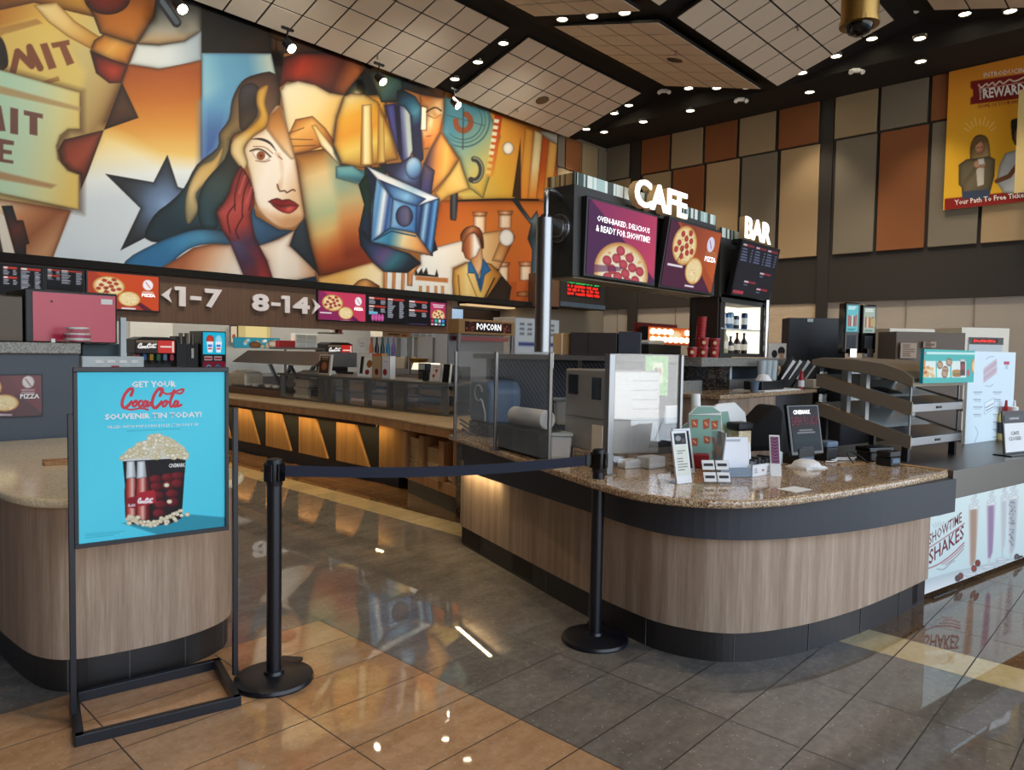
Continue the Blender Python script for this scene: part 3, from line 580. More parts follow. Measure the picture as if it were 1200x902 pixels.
    p.line([(280, 412), (306, 404), (330, 412), (352, 432)], 5, '#241612', sm=4); p.poly([(288, 416), (306, 408), (330, 416), (350, 434), (330, 446), (304, 440)], '#f2ece2', '#6a4a34', 2, sm=3); p.ell((318, 428), 15, 15, ('rad', (318, 428), 16, ['#2a120a', '#9a5424', '#6a3414'])); p.line([(300, 446), (330, 450), (350, 444)], 3, '#7a4a30', sm=3); p.line([(292, 396), (330, 398), (360, 420)], 3, '#8a5a3a', sm=3)
    p.poly([(370, 420), (385, 440), (392, 500), (376, 540), (384, 552), (400, 548), (404, 470), (385, 420)], ('lin', (370, 480), (404, 480), ['#b07c54', '#d8b490', '#efe4d6']), soft=14, al=.8)
    p.line([(376, 530), (384, 552), (402, 552), (410, 558), (430, 548), (438, 552)], 5, '#5a3422', sm=4); p.line([(380, 430), (392, 440)], 4, '#8a5c3c')
    p.poly([(342, 590), (374, 577), (394, 584), (418, 581), (454, 604), (420, 604), (396, 610), (366, 600)], ('lin', (350, 590), (440, 600), ['#8c1c1c', '#7a1416', '#a02a28']), '#2a0808', 4, sm=2); p.poly([(352, 597), (380, 604), (400, 610), (424, 603), (452, 606), (430, 628), (408, 632), (378, 620)], ('rad', (418, 612), 40, ['#d86a5a', '#b03030', '#8a1c20']), '#3a0c0c', 4, sm=2)
    # glove
    p.poly([(246, 462), (262, 480), (280, 512), (292, 545), (296, 590), (282, 640), (300, 720), (338, 795), (362, 865), (358, 900), (270, 882), (240, 810), (212, 740), (180, 690), (160, 628), (188, 590), (204, 560), (218, 510)], ('lin', (180, 560), (300, 860), ['#8a3430', '#b04a44', '#9a3a36', '#4a3048', '#6a2a34', '#8e2c2c']), '#2a0c0e', 8)
    for q in ([(250, 480), (228, 560), (226, 620)], [(276, 512), (256, 570), (252, 640)], [(292, 560), (276, 620)], [(228, 600), (200, 640), (210, 700)], [(256, 640), (230, 690), (240, 720)]): p.line(q, 5, '#4a1416', sm=3)
    p.line([(262, 500), (242, 560)], 9, '#c05c54', al=.7); p.line([(286, 540), (266, 596)], 8, '#bc564e', al=.7)
    p.poly([(212, 730), (250, 735), (300, 800), (320, 890), (270, 884)], ('lin', (220, 740), (300, 870), ['#4a4a70', '#3a2f48', '#6a2428']), soft=20, al=.8)
    # ---- right part: projector lamp, film, man
    crop(400, 60)
    p.poly([(350, 525), (700, 525), (830, 560), (830, 930), (330, 900), (300, 700)], ('lin', (400, 540), (620, 860), ['#a8541c', '#c8702c', '#c4682a', '#b85a24']), '#5a2a10', 8)
    p.poly([(505, 205), (600, 240), (830, 330), (830, 530), (620, 524), (430, 526), (380, 500), (450, 480)], ('lin', (450, 480), (760, 360), ['#c8b45c', '#d8a83c', '#cf8a30', '#b8601e']), '#6a3a12', 8)
    p.poly([(365, 160), (520, 210), (562, 300), (530, 420), (500, 520), (450, 482), (418, 380), (356, 286)], ('lin', (380, 300), (530, 460), ['#4a8494', '#82a08c', '#c4bc72', '#d8ae44']), '#2a3a3a', 6)
    for r_, w_ in ((92, 6), (78, 4), (66, 5)): p.line([(430 + r_ * math.cos(a), 245 + r_ * 1.0 * math.sin(a)) for a in np.linspace(-.9, 2.4, 30)], w_, '#3f6a70')
    p.line([(430 + 26 * math.cos(a), 250 + 30 * math.sin(a)) for a in np.linspace(-1.2, 3.3, 24)], 20, '#8a4a2a'); p.line([(430, 200), (428, 345)], 4, '#33403c'); p.line([(372, 225), (505, 262)], 3, '#3f5a58')
    p.line([(468 + 26 * math.cos(a), 418 + 38 * math.sin(a)) for a in np.linspace(-1.6, 2.0, 24)], 20, '#3a3a34'); p.line([(468 + 30 * math.cos(a), 418 + 42 * math.sin(a)) for a in np.linspace(-1.6, 1.6, 24)], 6, '#8a8a78')
    p.poly([(540, 222), (568, 226), (555, 330), (536, 442), (512, 442), (528, 330)], ('lin', (550, 230), (525, 440), ['#a83a16', '#c0521e', '#d0702a', '#d89838']))
    for i in range(9): x = 548 - i * 3.6; y = 238 + i * 22.5; p.poly([(x - 8, y), (x + 9, y + 3), (x + 6, y + 16), (x - 11, y + 13)], '#e8dcb8' if i < 6 else '#e0c070')
    p.ell((588, 342), 20, 23, '#f0ece0', '#4a2c14', 3)
    for a, c_ in ((636, '#d89a3c'), (668, '#ecd8a0'), (698, '#c4541c'), (722, '#e8b458'), (752, '#c8441a')): p.poly([(a + 12, 268 + (a - 636) * .3), (a + 42, 280 + (a - 636) * .3), (a + 26, 524), (a - 12, 522)], ('lin', (a, 290), (a, 520), [c_, c_, '#d8842c']), '#7a3a14', 3)
    p.poly([(632, 306), (634, 522), (602, 512)], '#3a2616', soft=3); p.poly([(700, 280), (800, 300), (800, 340), (740, 320)], '#c8c8bc', '#5a4a3a', 6, sm=3)
    p.line([(408, 527), (560, 522), (694, 524)], 7, '#1c140e')
    p.poly([(386, 495), (397, 486), (411, 494), (406, 588), (395, 595), (383, 586)], ('lin', (385, 540), (410, 540), ['#1a1e22', '#4a5056', '#1a1c20']), '#0c0c0e', 3, sm=3)
    def pipe(x, y, h, w=44):
        p.poly([(x - w / 2, y), (x + w / 2, y), (x + w / 2 - 4, y + 15), (x - w / 2 + 4, y + 15)], ('lin', (x - w / 2, y), (x + w / 2, y), ['#8a4a24', '#e0b890', '#7a3a1a']), '#3a1a0c', 2); p.poly([(x - w / 2 + 5, y + 15), (x + w / 2 - 5, y + 15), (x + w / 2 - 7, y + h), (x - w / 2 + 3, y + h)], ('lin', (x - w / 2, y), (x + w / 2, y), ['#9a5a34', '#efdcc4', '#eccfac', '#9a5228']), '#4a220e', 2)
    pipe(488, 566, 80, 54); pipe(578, 562, 62, 56); pipe(572, 744, 70, 46); pipe(650, 742, 66, 52); p.poly([(566, 850), (588, 850), (588, 864), (566, 864)], '#a8683c', BK, 2); p.poly([(618, 848), (668, 846), (668, 864), (618, 864)], ('lin', (618, 850), (668, 850), ['#8a4a24', '#c88a58', '#6a3418']), BK, 2)
    p.poly([(595, 812), (620, 812), (612, 880), (600, 880)], '#a8501e', soft=6)
    p.poly([(560, 745), (600, 640), (612, 655), (556, 772), (500, 882), (490, 884)], '#1f1410', al=.9)
    p.poly([(278, 752), (276, 718), (340, 688), (430, 664), (500, 640), (578, 628), (602, 634), (612, 656), (556, 770), (440, 745), (395, 765), (396, 880), (-82, 840), (-82, 800), (100, 745)], ('lin', (280, 700), (600, 700), ['#dfe3e2', '#e8e6de', '#e6dcc8', '#d8b078', '#c8884a']), '#4a2c18', 4)
    p.poly([(570, 640), (600, 632), (613, 655), (570, 745), (530, 738)], ('lin', (540, 690), (610, 670), ['#e0b074', '#c07838', '#8a4820']), '#3a1c0c', 6, al=.8); p.ell((582, 657), 27, 31, '#f0efe8', '#4a2a16', 3)
    p.poly([(-82, 798), (110, 742), (150, 778), (150, 850), (-82, 838)], ('lin', (0, 790), (140, 800), ['#e0b060', '#ead49a', '#f0e4c0']), '#6a3a14', 5); p.poly([(36, 838), (60, 808), (90, 802), (120, 818), (137, 832), (90, 840)], ('lin', (40, 820), (130, 830), ['#b06a2c', '#dca45a', '#7a3a14']), '#2a140a', 5, sm=2)
    for x in (150, 180, 212): p.poly([(x, 776), (x + 12, 776), (x + 10, 852), (x - 2, 850)], ('lin', (x, 800), (x + 12, 800), ['#8a4a20', '#d89a5c', '#7a3a18']))
    p.poly([(232, 752), (280, 750), (252, 790), (250, 828), (232, 826)], ('lin', (232, 780), (270, 790), ['#b06a38', '#d8985c', '#8a4a24']), '#3a1c0e', 3)
    p.poly([(262, 792), (376, 800), (376, 816), (262, 806)], '#b8743e', soft=5); p.poly([(258, 786), (264, 768), (270, 784), (284, 764), (288, 784), (300, 762), (306, 786), (330, 790), (336, 768), (342, 790), (342, 796), (258, 790)], '#17120e')
    for x in (274, 300, 328, 352): p.poly([(x, 826), (x + 10, 827), (x + 10, 866), (x, 864)], ('lin', (x, 840), (x + 10, 840), ['#9a5a2c', '#d8a468', '#9a5428']))
    # man
    p.poly([(394, 768), (440, 745), (476, 735), (530, 750), (566, 788), (540, 840), (500, 884), (396, 868), (390, 810)], ('lin', (395, 800), (540, 800), ['#c8903c', '#e8cf8c', '#e0b864', '#b07830']), '#3a2410', 5)
    p.poly([(448, 690), (496, 690), (500, 760), (480, 800), (458, 760)], ('lin', (450, 700), (500, 720), ['#8a5030', '#c88a54', '#e0b888']), '#3a1c0e', 3)
    p.poly([(426, 672), (440, 640), (474, 640), (492, 690), (478, 722), (452, 738), (436, 728), (430, 710), (424, 704)], ('lin', (430, 690), (490, 690), ['#7a4226', '#b0683c', '#f0ece4', '#f2f0ea']), '#3a1c10', 3); p.poly([(420, 645), (440, 620), (474, 616), (496, 636), (503, 690), (494, 694), (484, 660), (466, 640), (444, 652), (434, 672), (422, 668)], ('lin', (430, 630), (500, 660), ['#5a2a14', '#c88a5c', '#8a4422', '#4a2010']), '#2a1208', 4, sm=2)
    p.poly([(446, 748), (456, 738), (486, 795), (478, 812), (470, 784), (446, 782)], '#2f6ea8', '#143050', 3); p.poly([(500, 728), (528, 772), (506, 788), (494, 848), (484, 820)], '#2a66a0', '#143050', 3); p.poly([(478, 800), (494, 800), (490, 852), (480, 820)], '#244a78')
    p.line([(412, 790), (418, 868)], 4, '#6a4420'); p.line([(540, 800), (500, 880)], 5, '#2a160c'); p.line([(444, 784), (478, 866)], 3, '#7a5428')
    p.poly([(566, 790), (600, 830), (590, 900), (500, 886)], '#2e2218', BK, 6)
    p.poly([(598, 520), (618, 515), (640, 552), (668, 590), (690, 560), (700, 600), (700, 900), (664, 900), (672, 700), (656, 660), (668, 612), (628, 560)], ('lin', (620, 560), (690, 700), ['#2a3a40', '#7a9098', '#2a3238', '#4a6478']), '#0e1214', 6)
    # upper centre: columns, face, camera tube
    p.poly([(10, 158), (34, 148), (80, 150), (130, 178), (170, 270), (202, 380), (150, 392), (70, 412), (0, 396), (-28, 330), (-18, 240)], ('lin', (20, 170), (100, 390), ['#e6cf8a', '#dca232', '#d8942c', '#e0c260', '#b88a3c']), '#3a200c', 8)
    p.poly([(72, 190), (106, 186), (112, 400), (66, 402)], ('lin', (70, 200), (110, 200), ['#a06a20', '#f0e2ae', '#e8d48c', '#a8742a']), '#5a3410', 3); p.poly([(130, 200), (150, 240), (154, 392), (126, 396)], ('lin', (130, 250), (152, 250), ['#b88a34', '#e8d080']), '#6a4418', 4)
    p.poly([(80, 58), (240, 100), (215, 150), (195, 182), (140, 180), (112, 110)], ('lin', (100, 70), (210, 160), ['#12160f', '#5a6a4a', '#3a5a54', '#1a2a2e']), BK, 8)
    p.poly([(150, 190), (200, 182), (246, 205), (256, 345), (244, 378), (216, 396), (196, 350), (172, 270)], ('lin', (155, 260), (250, 250), ['#1e1c40', '#4a4a8a', '#2c2a5c', '#8a98b0', '#2a2a50']), '#0e0c1c', 5)
    p.poly([(186, 190), (206, 192), (216, 380), (200, 350)], '#12122c', soft=4); p.poly([(224, 205), (240, 210), (250, 350), (236, 375)], '#a9b4b0', soft=5)
    p.poly([(195, 140), (214, 132), (262, 160), (283, 196), (290, 380), (276, 396), (252, 372), (246, 230), (222, 196), (200, 190)], ('lin', (200, 150), (290, 300), ['#0e1a26', '#20506a', '#4a8aa0', '#1a2444', '#14163a']), '#080c14', 6)
    p.poly([(210, 100), (370, 130), (362, 170), (275, 152), (214, 132)], ('lin', (230, 110), (360, 150), ['#1f2c34', '#2a1a12', '#5a3416']), BK, 6)
    p.poly([(275, 152), (362, 165), (363, 212), (352, 282), (312, 345), (286, 346), (282, 275), (297, 276), (300, 200), (278, 192)], ('lin', (290, 180), (360, 260), ['#b06a30', '#e0b078', '#eccf9c', '#b86e2c']), '#3a1c0c', 6)
    p.poly([(284, 196), (300, 200), (297, 276), (281, 276)], '#efe0c4'); p.line([(300, 214), (330, 198), (352, 210)], 5, '#3a1e10', sm=3); p.line([(306, 226), (330, 236), (350, 224)], 3, '#5a3016', sm=3); p.line([(300, 300), (330, 296)], 4, '#7a3a1a'); p.poly([(325, 215), (352, 225), (340, 285), (312, 343), (318, 280)], '#c88440', soft=12, al=.7)
    p.poly([(352, 284), (416, 380), (384, 430), (340, 480), (300, 520), (286, 470), (292, 392), (312, 346)], ('lin', (300, 390), (400, 400), ['#3a2a4a', '#b87838', '#e0a850', '#c08438']), '#2a1810', 6)
    p.poly([(416, 380), (452, 484), (380, 510), (350, 530), (330, 500), (384, 430)], ('lin', (360, 480), (440, 420), ['#c8a050', '#e0bc6a', '#d0b868']), '#5a3a14', 5); p.poly([(290, 392), (330, 420), (318, 500), (300, 560), (340, 700), (300, 720), (270, 500)], ('lin', (290, 400), (320, 560), ['#5a4a5a', '#3a3a6a', '#1c1a30']), '#100e18', 8)
    # big lamp
    p.poly([(-20, 405), (40, 402), (84, 432), (80, 470), (58, 470), (-20, 448)], ('lin', (0, 400), (0, 460), ['#8ab8b4', '#5a98a0', '#2a5060']), '#14262c', 5); p.poly([(-20, 452), (60, 468), (78, 480), (98, 560), (60, 640), (110, 740), (10, 740), (-5, 600)], ('lin', (0, 470), (60, 700), ['#8aa08a', '#b8a878', '#c88a50', '#a85a2a', '#7a3014']), None, 10, soft=30); p.poly([(60, 470), (84, 434), (106, 440), (104, 670), (62, 625), (80, 540)], ('lin', (70, 480), (100, 600), ['#0e2a1c', '#143a34', '#1c2a4a']), '#070d0c', 8)
    p.poly([(134, 400), (210, 392), (240, 372), (262, 376), (284, 400), (283, 500), (240, 470), (170, 440)], ('lin', (150, 400), (270, 470), ['#16182e', '#2a2a4c', '#5a74a0', '#20244a']), '#0a0a18', 6); p.ell((255, 412), 30, 40, ('lin', (230, 380), (280, 450), ['#b8d0e0', '#6a98c0', '#28386a']), '#101428', 5)
    p.poly([(60, 625), (106, 668), (240, 712), (282, 746), (232, 782), (150, 778), (108, 742), (66, 684)], ('lin', (80, 660), (220, 770), ['#16283a', '#2a3a5e', '#5a4a7a', '#2f6a7a', '#1c2a3a']), '#0a0e16', 8)
    p.poly([(88, 405), (346, 518), (322, 722), (104, 672), (110, 540)], '#101c34')
    p.poly([(88, 405), (346, 518), (266, 546), (182, 520), (124, 448)], ('lin', (110, 420), (320, 530), ['#f0f0ec', '#d8dcdc', '#9ab8cc', '#e8e8e8']), '#2a3a5a', 3); p.poly([(130, 450), (300, 520), (266, 546), (182, 520)], ('lin', (140, 460), (280, 530), ['#1a2a50', '#4a7ab0', '#7ab0d8', '#2a4a80']), '#0e1a34', 5)
    p.poly([(124, 448), (182, 520), (172, 622), (104, 672), (112, 540)], ('lin', (108, 560), (180, 570), ['#8ab8d8', '#4f88c0', '#dfe8ee', '#2a4a8a', '#6aa0d0']), '#10203c', 3)
    p.poly([(346, 518), (266, 546), (262, 640), (322, 722)], ('lin', (264, 590), (340, 600), ['#3a6ab0', '#14244a', '#88b8dc', '#1a3468', '#5a98d0', '#0e1a38']), '#0a1428', 3)
    p.poly([(104, 672), (172, 622), (262, 640), (322, 722)], ('lin', (120, 660), (310, 700), ['#5a9ac0', '#2f7aa0', '#d8c89c', '#d8a060', '#b86a34']), '#141c30', 4); p.line([(120, 664), (176, 634), (262, 652)], 5, '#1c3a5a')
    p.poly([(182, 520), (266, 546), (262, 640), (172, 622)], ('lin', (175, 560), (266, 580), ['#8ab8dc', '#5a8fc4', '#3f74b0']), '#12264a', 4); p.ell((222, 581), 31, 38, ('lin', (190, 580), (255, 580), ['#2a3050', '#4a4c70', '#5a5a78', '#22263e']), '#0c0e1c', 5)
    o = gridmesh('mural', P, nx, ny, p.lincol(), 'paint'); tag(o, 'huge painted mural of a woman, tickets, a star and film gear along the back wall', 'mural')
mural()
# ------------------------------------------------------------------ helpers: a slab on a vertical plane, its outline read off the photo's solved camera
def slab(pl, u0, u1, vt, vb):
    if pl[0] == 'X': g = lambda u, v: atx(u, v, pl[1]); th = -math.pi / 2
    elif pl[0] == 'Y': g = lambda u, v: aty(u, v, pl[1]); th = 0.
    else: g = lambda u, v: atp(u, v, pl[1], pl[2]); th = pl[2]
    um = (u0 + u1) / 2; a, b_ = g(u0, vb), g(u1, vb); zt, zb = g(um, vt)[2], g(um, vb)[2]
    return frame((a[0], a[1], zb), th), float(math.hypot(*(b_ - a)[:2])), float(zt - zb)
def flatbox(name, label, cat, pl, u0, u1, vt, vb, depth, mat, group=None, zb=None, bevel=.004, art=None, artmat='paint', H=None, res=None, inset=0.):
    """box whose front face fills the outline; optional printed front as a part"""
    F, w, h = slab(pl, u0, u1, vt, vb)
    if zb is not None: h += F.o.z - zb; F = frame((F.o.x, F.o.y, zb), math.atan2(F.x.y, F.x.x))
    r = thing(name, label, cat, F(w / 2, depth / 2, 0), group)
    f = B(); f.fbox(F, 0, w, 0, depth, 0, h); f.make('body', mat, r, bevel=bevel)
    if art: panel('printed_front', F, inset, w - inset, inset, h - inset, art, artmat, r, y=-.003, res=res or max(w, h) / 90, H=H)
    return r, F, w, h
def rows(p, x0, x1, y0, y1, n, col, th=None, seed=0, jag=.45):
    q = random.Random(seed)
    for i in range(n):
        y = y0 + (y1 - y0) * (i + .5) / n; p.rect(x0, y - (th or (y1 - y0) / n * .28), x0 + (x1 - x0) * (1 - jag * q.random()), y + (th or (y1 - y0) / n * .28), col)
def pizza(p, cx, cy, r, pep='#b8402e', crust='#d9a55c', cheese='#ecd6a0', n=11, seed=1, slice_=True, ry=None):
    ry = ry or r; q = random.Random(seed)
    p.ell((cx, cy), r, ry, crust, '#a86a2c', r * .05); p.ell((cx, cy), r * .9, ry * .9, cheese, '#d8a860', r * .06)
    for i in range(46):
        a, d = q.random() * 6.28, r * .85 * math.sqrt(q.random()); p.ell((cx + d * math.cos(a), cy + d * ry / r * math.sin(a)), r * .06, ry * .045, q.choice(['#f4e8c4', '#dcae62', '#cf8f4a', '#f8efd8']), al=.8, n=8)
    if pep:
        for i in range(n):
            a = i * 2.4; d = r * .76 * math.sqrt((i + .4) / n); p.ell((cx + d * math.cos(a), cy + d * ry / r * math.sin(a)), r * .16, ry * .16, pep, '#7a1c1c', r * .03, n=18)
    if slice_: p.line([(cx - r * .05, cy + ry * .05), (cx - r * .45, cy + ry * .92)], r * .05, '#5a2a1a')
# ------------------------------------------------------------------ menu fascia under the mural
XF1 = float(aty(527.5, 390, YM)[0]); ZF0 = 1.925
f = B(); f.box(-9, XF1, YM - .06, YM + .25, ZF0, ZB); fa = struct(f.make('trim_2', 'wood_fascia'))
f = B(); f.box(-9, 15.5, YM - .16, YM + .05, ZB - .13, ZB + .0); f.make('ledge', 'deck_black', fa)
YS = YM - .12
def screen(label, u0, u1, art, pl=('Y', YS), vt=None, vb=None, z0=2.09, z1=2.71, name='menu_screen', group='menu screens under the mural', H=None, res=.011):
    F, w, h = slab(pl, u0, u1, vt or 330, vb or 370)
    if vt is None: F = frame((F.o.x, F.o.y, z0), math.atan2(F.x.y, F.x.x)); h = z1 - z0
    r = thing(name, label, 'screen', F(w / 2, .02, 0), group)
    f = B(); f.fbox(F, 0, w, 0, .06, 0, h); f.make('bezel', 'black_plastic', r, bevel=.006)
    panel('display', F, .02, w - .02, .02, h - .02, art, 'screen', r, y=-.004, res=res, H=H)
    return r, F, w, h
def menu_art(seed, cols, icon=None):
    def fn(p):
        H = 55; p.rect(0, 0, 100, H, '#08080c')
        for i, (a, c) in enumerate(cols):
            y = 4; q = random.Random(seed + i)
            for blk in range(3 if i % 2 == 0 else 1):
                p.rect(a, y, c, y + 4, '#b8382c'); p.rect(a, y + .5, a + (c - a) * .3, y + 3.5, '#e8d8d0')
                n = (3 if i % 2 == 0 else 12); y += 6
                for k in range(n):
                    p.rect(a, y + k * 3, a + (c - a) * (.25 + .2 * q.random()), y + k * 3 + 1.6, '#b9bcc8'); p.rect(c - (c - a) * .3, y + k * 3, c - (c - a) * .1 * q.random(), y + k * 3 + 1.6, '#b9bcc8')
                y += n * 3 + 2
                if y > 34: break
        if icon: icon(p)
    return fn
def pizza_art(c0, c1, c2, logo='#f4f0f4'):
    def fn(p):
        p.rect(0, 0, 100, 55, c0); p.poly([(0, 0), (100, 0), (100, 55), (94, 55), (8, 0)], c1); p.poly([(0, 0), (14, 0), (80, 55), (0, 55)], c2)
        p.poly([(10, 0), (100, 0), (100, 55), (97, 55), (62, 20), (40, 22)], c1)
        pizza(p, 29, 20, 22, seed=3, ry=15); pizza(p, 57, 37, 16, pep=None, seed=5, slice_=False, ry=11.5)
        p.ell((84, 14), 7.5, 8, logo); p.line([(81, 10), (87, 18)], 1.2, c1)
        for y, a, b_ in ((24, 76, 92), (27.5, 75, 93)): p.rect(a, y, b_, y + 2.2, '#e8c0b0')
        p.rect(3, 37.5, 27, 39.5, '#efe6e6'); p.rect(46, 50.5, 66, 52.5, '#efe6e6')
    return fn
r, F, w, h = screen('black menu screen with red bars cropped at the far left edge', -30, 53, menu_art(1, [(40, 60), (66, 96)], lambda p: p.rect(66, 49, 96, 55, '#4ab8d0')))
r, F, w, h = screen('black menu screen of dense white price rows left of the orange pizza screen', 53, 100, menu_art(3, [(4, 36), (40, 96)]))
r, F, w, h = screen('orange pizza screen left of the white 1-7 sign', 101, 187.5, pizza_art('#5a1a2a', '#c8481c', '#a83a24'))
text('PIZZA', F, w * .74, h * .40, w * .19, h * .085, 'scr_white', r, bold=.03, y=-.01)
r, F, w, h = screen('magenta pizza screen right of the white 8-14 sign', 372, 429, pizza_art('#5a1648', '#c83a5a', '#8a2458'))
text('PIZZA', F, w * .74, h * .40, w * .19, h * .085, 'scr_white', r, bold=.03, y=-.01)
def icn(p):
    p.rect(4, 34, 26, 40, '#6ab8d8')
    for i in range(4): p.ell((14 + i * 8, 46), 4.5, 8, '#d86aa8', '#8a2a6a', 2)
r, F, w, h = screen('black price screen with pink drink cups, right of the magenta pizza screen', 429.5, 476, menu_art(7, [(4, 46), (52, 96)], icn))
def icn2(p):
    p.rect(58, 4, 99, 52, '#a82a5a'); p.poly([(58, 4), (72, 4), (99, 30), (99, 52), (58, 52)], '#c8406a', al=.6); pizza(p, 79, 30, 17, seed=9, ry=12, n=8); p.rect(58, 36, 99, 55, '#101014'); p.rect(64, 8, 94, 10, '#f0e0e8'); p.rect(66, 12, 92, 14, '#f0e0e8')
    for i, c in enumerate(('#c83a5a', '#2ab8b0', '#d8d8e0', '#4a8ad8', '#e0a0b8', '#e8e8f0', '#8a9ab8', '#5ad0c8')): p.rect(60 + (i % 4) * 9.5, 38 + (i // 4) * 8, 67 + (i % 4) * 9.5, 44 + (i // 4) * 8, c)
    p.rect(4, 49, 50, 53, '#6a5a9a')
r, F, w, h = screen('rightmost menu screen on the brown fascia, a pizza over coloured squares', 476.5, 523.5, menu_art(12, [(4, 50)], icn2))
flat('sign_white', '#f6f0ef', .5)
def wayfind(label, s, u0, u1, z0, z1, chev, left):
    xa, xb = aty(u0, 350, YM - .08)[0], aty(u1, 350, YM - .08)[0]
    F = frame((xa, YM - .08, z0), 0); r = thing('wayfinding_sign', label, 'sign', F((xb - xa) / 2, 0, 0), 'screen number signs'); h = z1 - z0
    for ch, a, c in s:
        pa, pc = float(aty(a, 350, YM - .08)[0] - xa), float(aty(c, 350, YM - .08)[0] - xa)
        if ch == '1': f = B(); f.prism([(pa + (pc - pa) * X_, h * Z_) for X_, Z_ in ((0, .98), (0, .80), (.42, .80), (.42, 0), (1, 0), (1, 1), (.3, 1))], -.045, 0, lambda a_, c_, y: F(a_, y, c_)); f.make('digit', 'sign_white', r)
        elif ch == '-': f = B(); f.fbox(F, pa, pc, -.045, 0, h * .36, h * .56); f.make('dash', 'sign_white', r)
        else: text(ch, F, pa, 0, pc - pa, h, 'sign_white', r, depth=.045, bold=.04, name='digit', n2=3)
    ca, cb = aty(chev[0], 350, YM - .08)[0] - xa, aty(chev[1], 350, YM - .08)[0] - xa
    q = [(cb, h * .92), (ca, h * .5), (cb, .05), (cb - (cb - ca) * .3, h * .5)] if left else [(ca, h * .95), (cb, h * .5), (ca, .0), (ca + (cb - ca) * .35, h * .5)]
    f = B(); f.prism([(a, c) for a, c in q], -.045, 0, lambda a, c, y: F(a, y, c)); f.make('arrowhead', 'sign_white', r)
wayfind('white 1-7 sign with a left arrowhead on the brown fascia', (('1', 203.5, 216.5), ('-', 222, 235), ('7', 239, 259)), 203.5, 259, 2.215, 2.555, (188, 200.5), True)
wayfind('white 8-14 sign with a right arrowhead on the brown fascia', (('8', 294, 314), ('-', 316.5, 327.5), ('1', 328.5, 338.5), ('4', 342, 361.5)), 294, 361.5, 2.205, 2.535, (365, 374.5), False)
# ------------------------------------------------------------------ kitchen behind the fascia, wall and corridor right of it
YK = 15.7
f = B(); f.box(-9, 12.7, YK, YK + .2, 0, 3.1); struct(f.make('wall_kitchen', 'white_tile'))
f = B(); f.box(-9, 12.7, YM + .3, YK, 2.95, 3.1); struct(f.make('ceiling_kitchen', 'white_tile'))
l = bpy.data.lights.new('kitchen_light', 'AREA'); l.shape = 'RECTANGLE'; l.size = 8; l.size_y = .8; l.energy = 110; l.color = (1, .92, .8); lo = bpy.data.objects.new('kitchen_light', l); COL.objects.link(lo); lo.location = (7, 14.5, 2.9)
f = B(); f.box(12.6, 15.35, 15.0, 15.2, 0, 3.2); f.box(XF1, 15.4, YM + .3, 15.2, 2.86, 3.2); wc = struct(f.make('wall_corridor', 'beige_wall'))
f = B(); f.box(13.2, 15.3, YM + .28, 15.0, 2.80, 2.87); f.make('ceiling_panel', 'dark_brown', wc); f = B(); f.box(13.3, 15.2, 14.2, 14.5, 2.76, 2.81); flat('strip_dim', '#ffe2b0', .5, emit='#ffd9a0', es=.6); f.make('light_strip', 'strip_dim', wc)
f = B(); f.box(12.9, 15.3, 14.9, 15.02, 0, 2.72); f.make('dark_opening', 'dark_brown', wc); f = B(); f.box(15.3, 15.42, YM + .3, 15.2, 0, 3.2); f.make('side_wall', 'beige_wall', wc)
l = bpy.data.lights.new('corridor_light', 'AREA'); l.size = 1.4; l.energy = 4; l.color = (1, .8, .55); lo = bpy.data.objects.new('corridor_light', l); COL.objects.link(lo); lo.location = (14.2, 14.2, 2.7)
r, F, w, h = flatbox('corridor_sign', 'dark corridor sign with glowing letters seen right of the steel column', 'sign', ('Y', 14.6), 653, 672, 371, 389, .06, 'black_plastic')
text('664', F, w * .02, h * .25, w * .9, h * .45, 'letter_side', r, bold=.02)
r, F, w, h = flatbox('wall_screen', 'small blank pale-blue screen on the wall right of the menu screens', 'screen', ('Y', 14.2), 527, 543, 361, 383, .05, 'black_plastic', art=lambda p: p.rect(0, 0, 100, 200, ('lin', (0, 0), (60, 100), ['#b8d0e8', '#9cbcd8'])), artmat='screen', inset=.02)
f = B(); f.box(XF1 + .02, 13.0, 14.25, 14.4, 0, 2.86); struct(f.make('trim_3', 'white_tile'))
# led ticker board hanging left of the cafe header, beyond it
F, w, h = slab(('Y', 12.3), 656, 708.5, 323, 361); r = thing('led_ticker_box', 'dark box with green and red led film times under the cafe header', 'sign', F(w / 2, .2, 0))
f = B(); f.fbox(F, 0, w, 0, .69, 0, h); f.make('housing', 'band_dark', r); f = B()
for i in range(40): f.fbox(F, w * i / 40 + .004, w * (i + .8) / 40, -.03, 0, .01, .13)
f.make('fin_strip', 'grey_blue', r)
f = B(); f.fbox(F, -.5, 0, .02, .69, -.02, h * .97); f.make('side_panel', 'wood_fascia', r)
q = random.Random(4)
def led_art(p):
    p.rect(0, 0, 100, 40, '#050505')
    for y, c, n in ((2, '#20ff70', 1), (12, '#ff2414', 1), (21, '#ff2414', 1), (30, '#ff2414', 1)):
        x = 1.5
        while x < 97:
            wd = q.choice((2.2, 2.8, 3.4))
            if q.random() > .12 and not 52 < x < 56: p.rect(x, y + q.random() * 1.5, x + wd, y + 7.5 - q.random() * 1.5, c)
            x += wd + .8
panel('led_matrix', F, w * .14, w * .88, h * .34, h * .84, led_art, 'led_paint' if 'led_paint' in MATS else (paintmat('led_paint', .5, 1.6), 'led_paint')[1], r, y=-.006, res=.02, H=40)
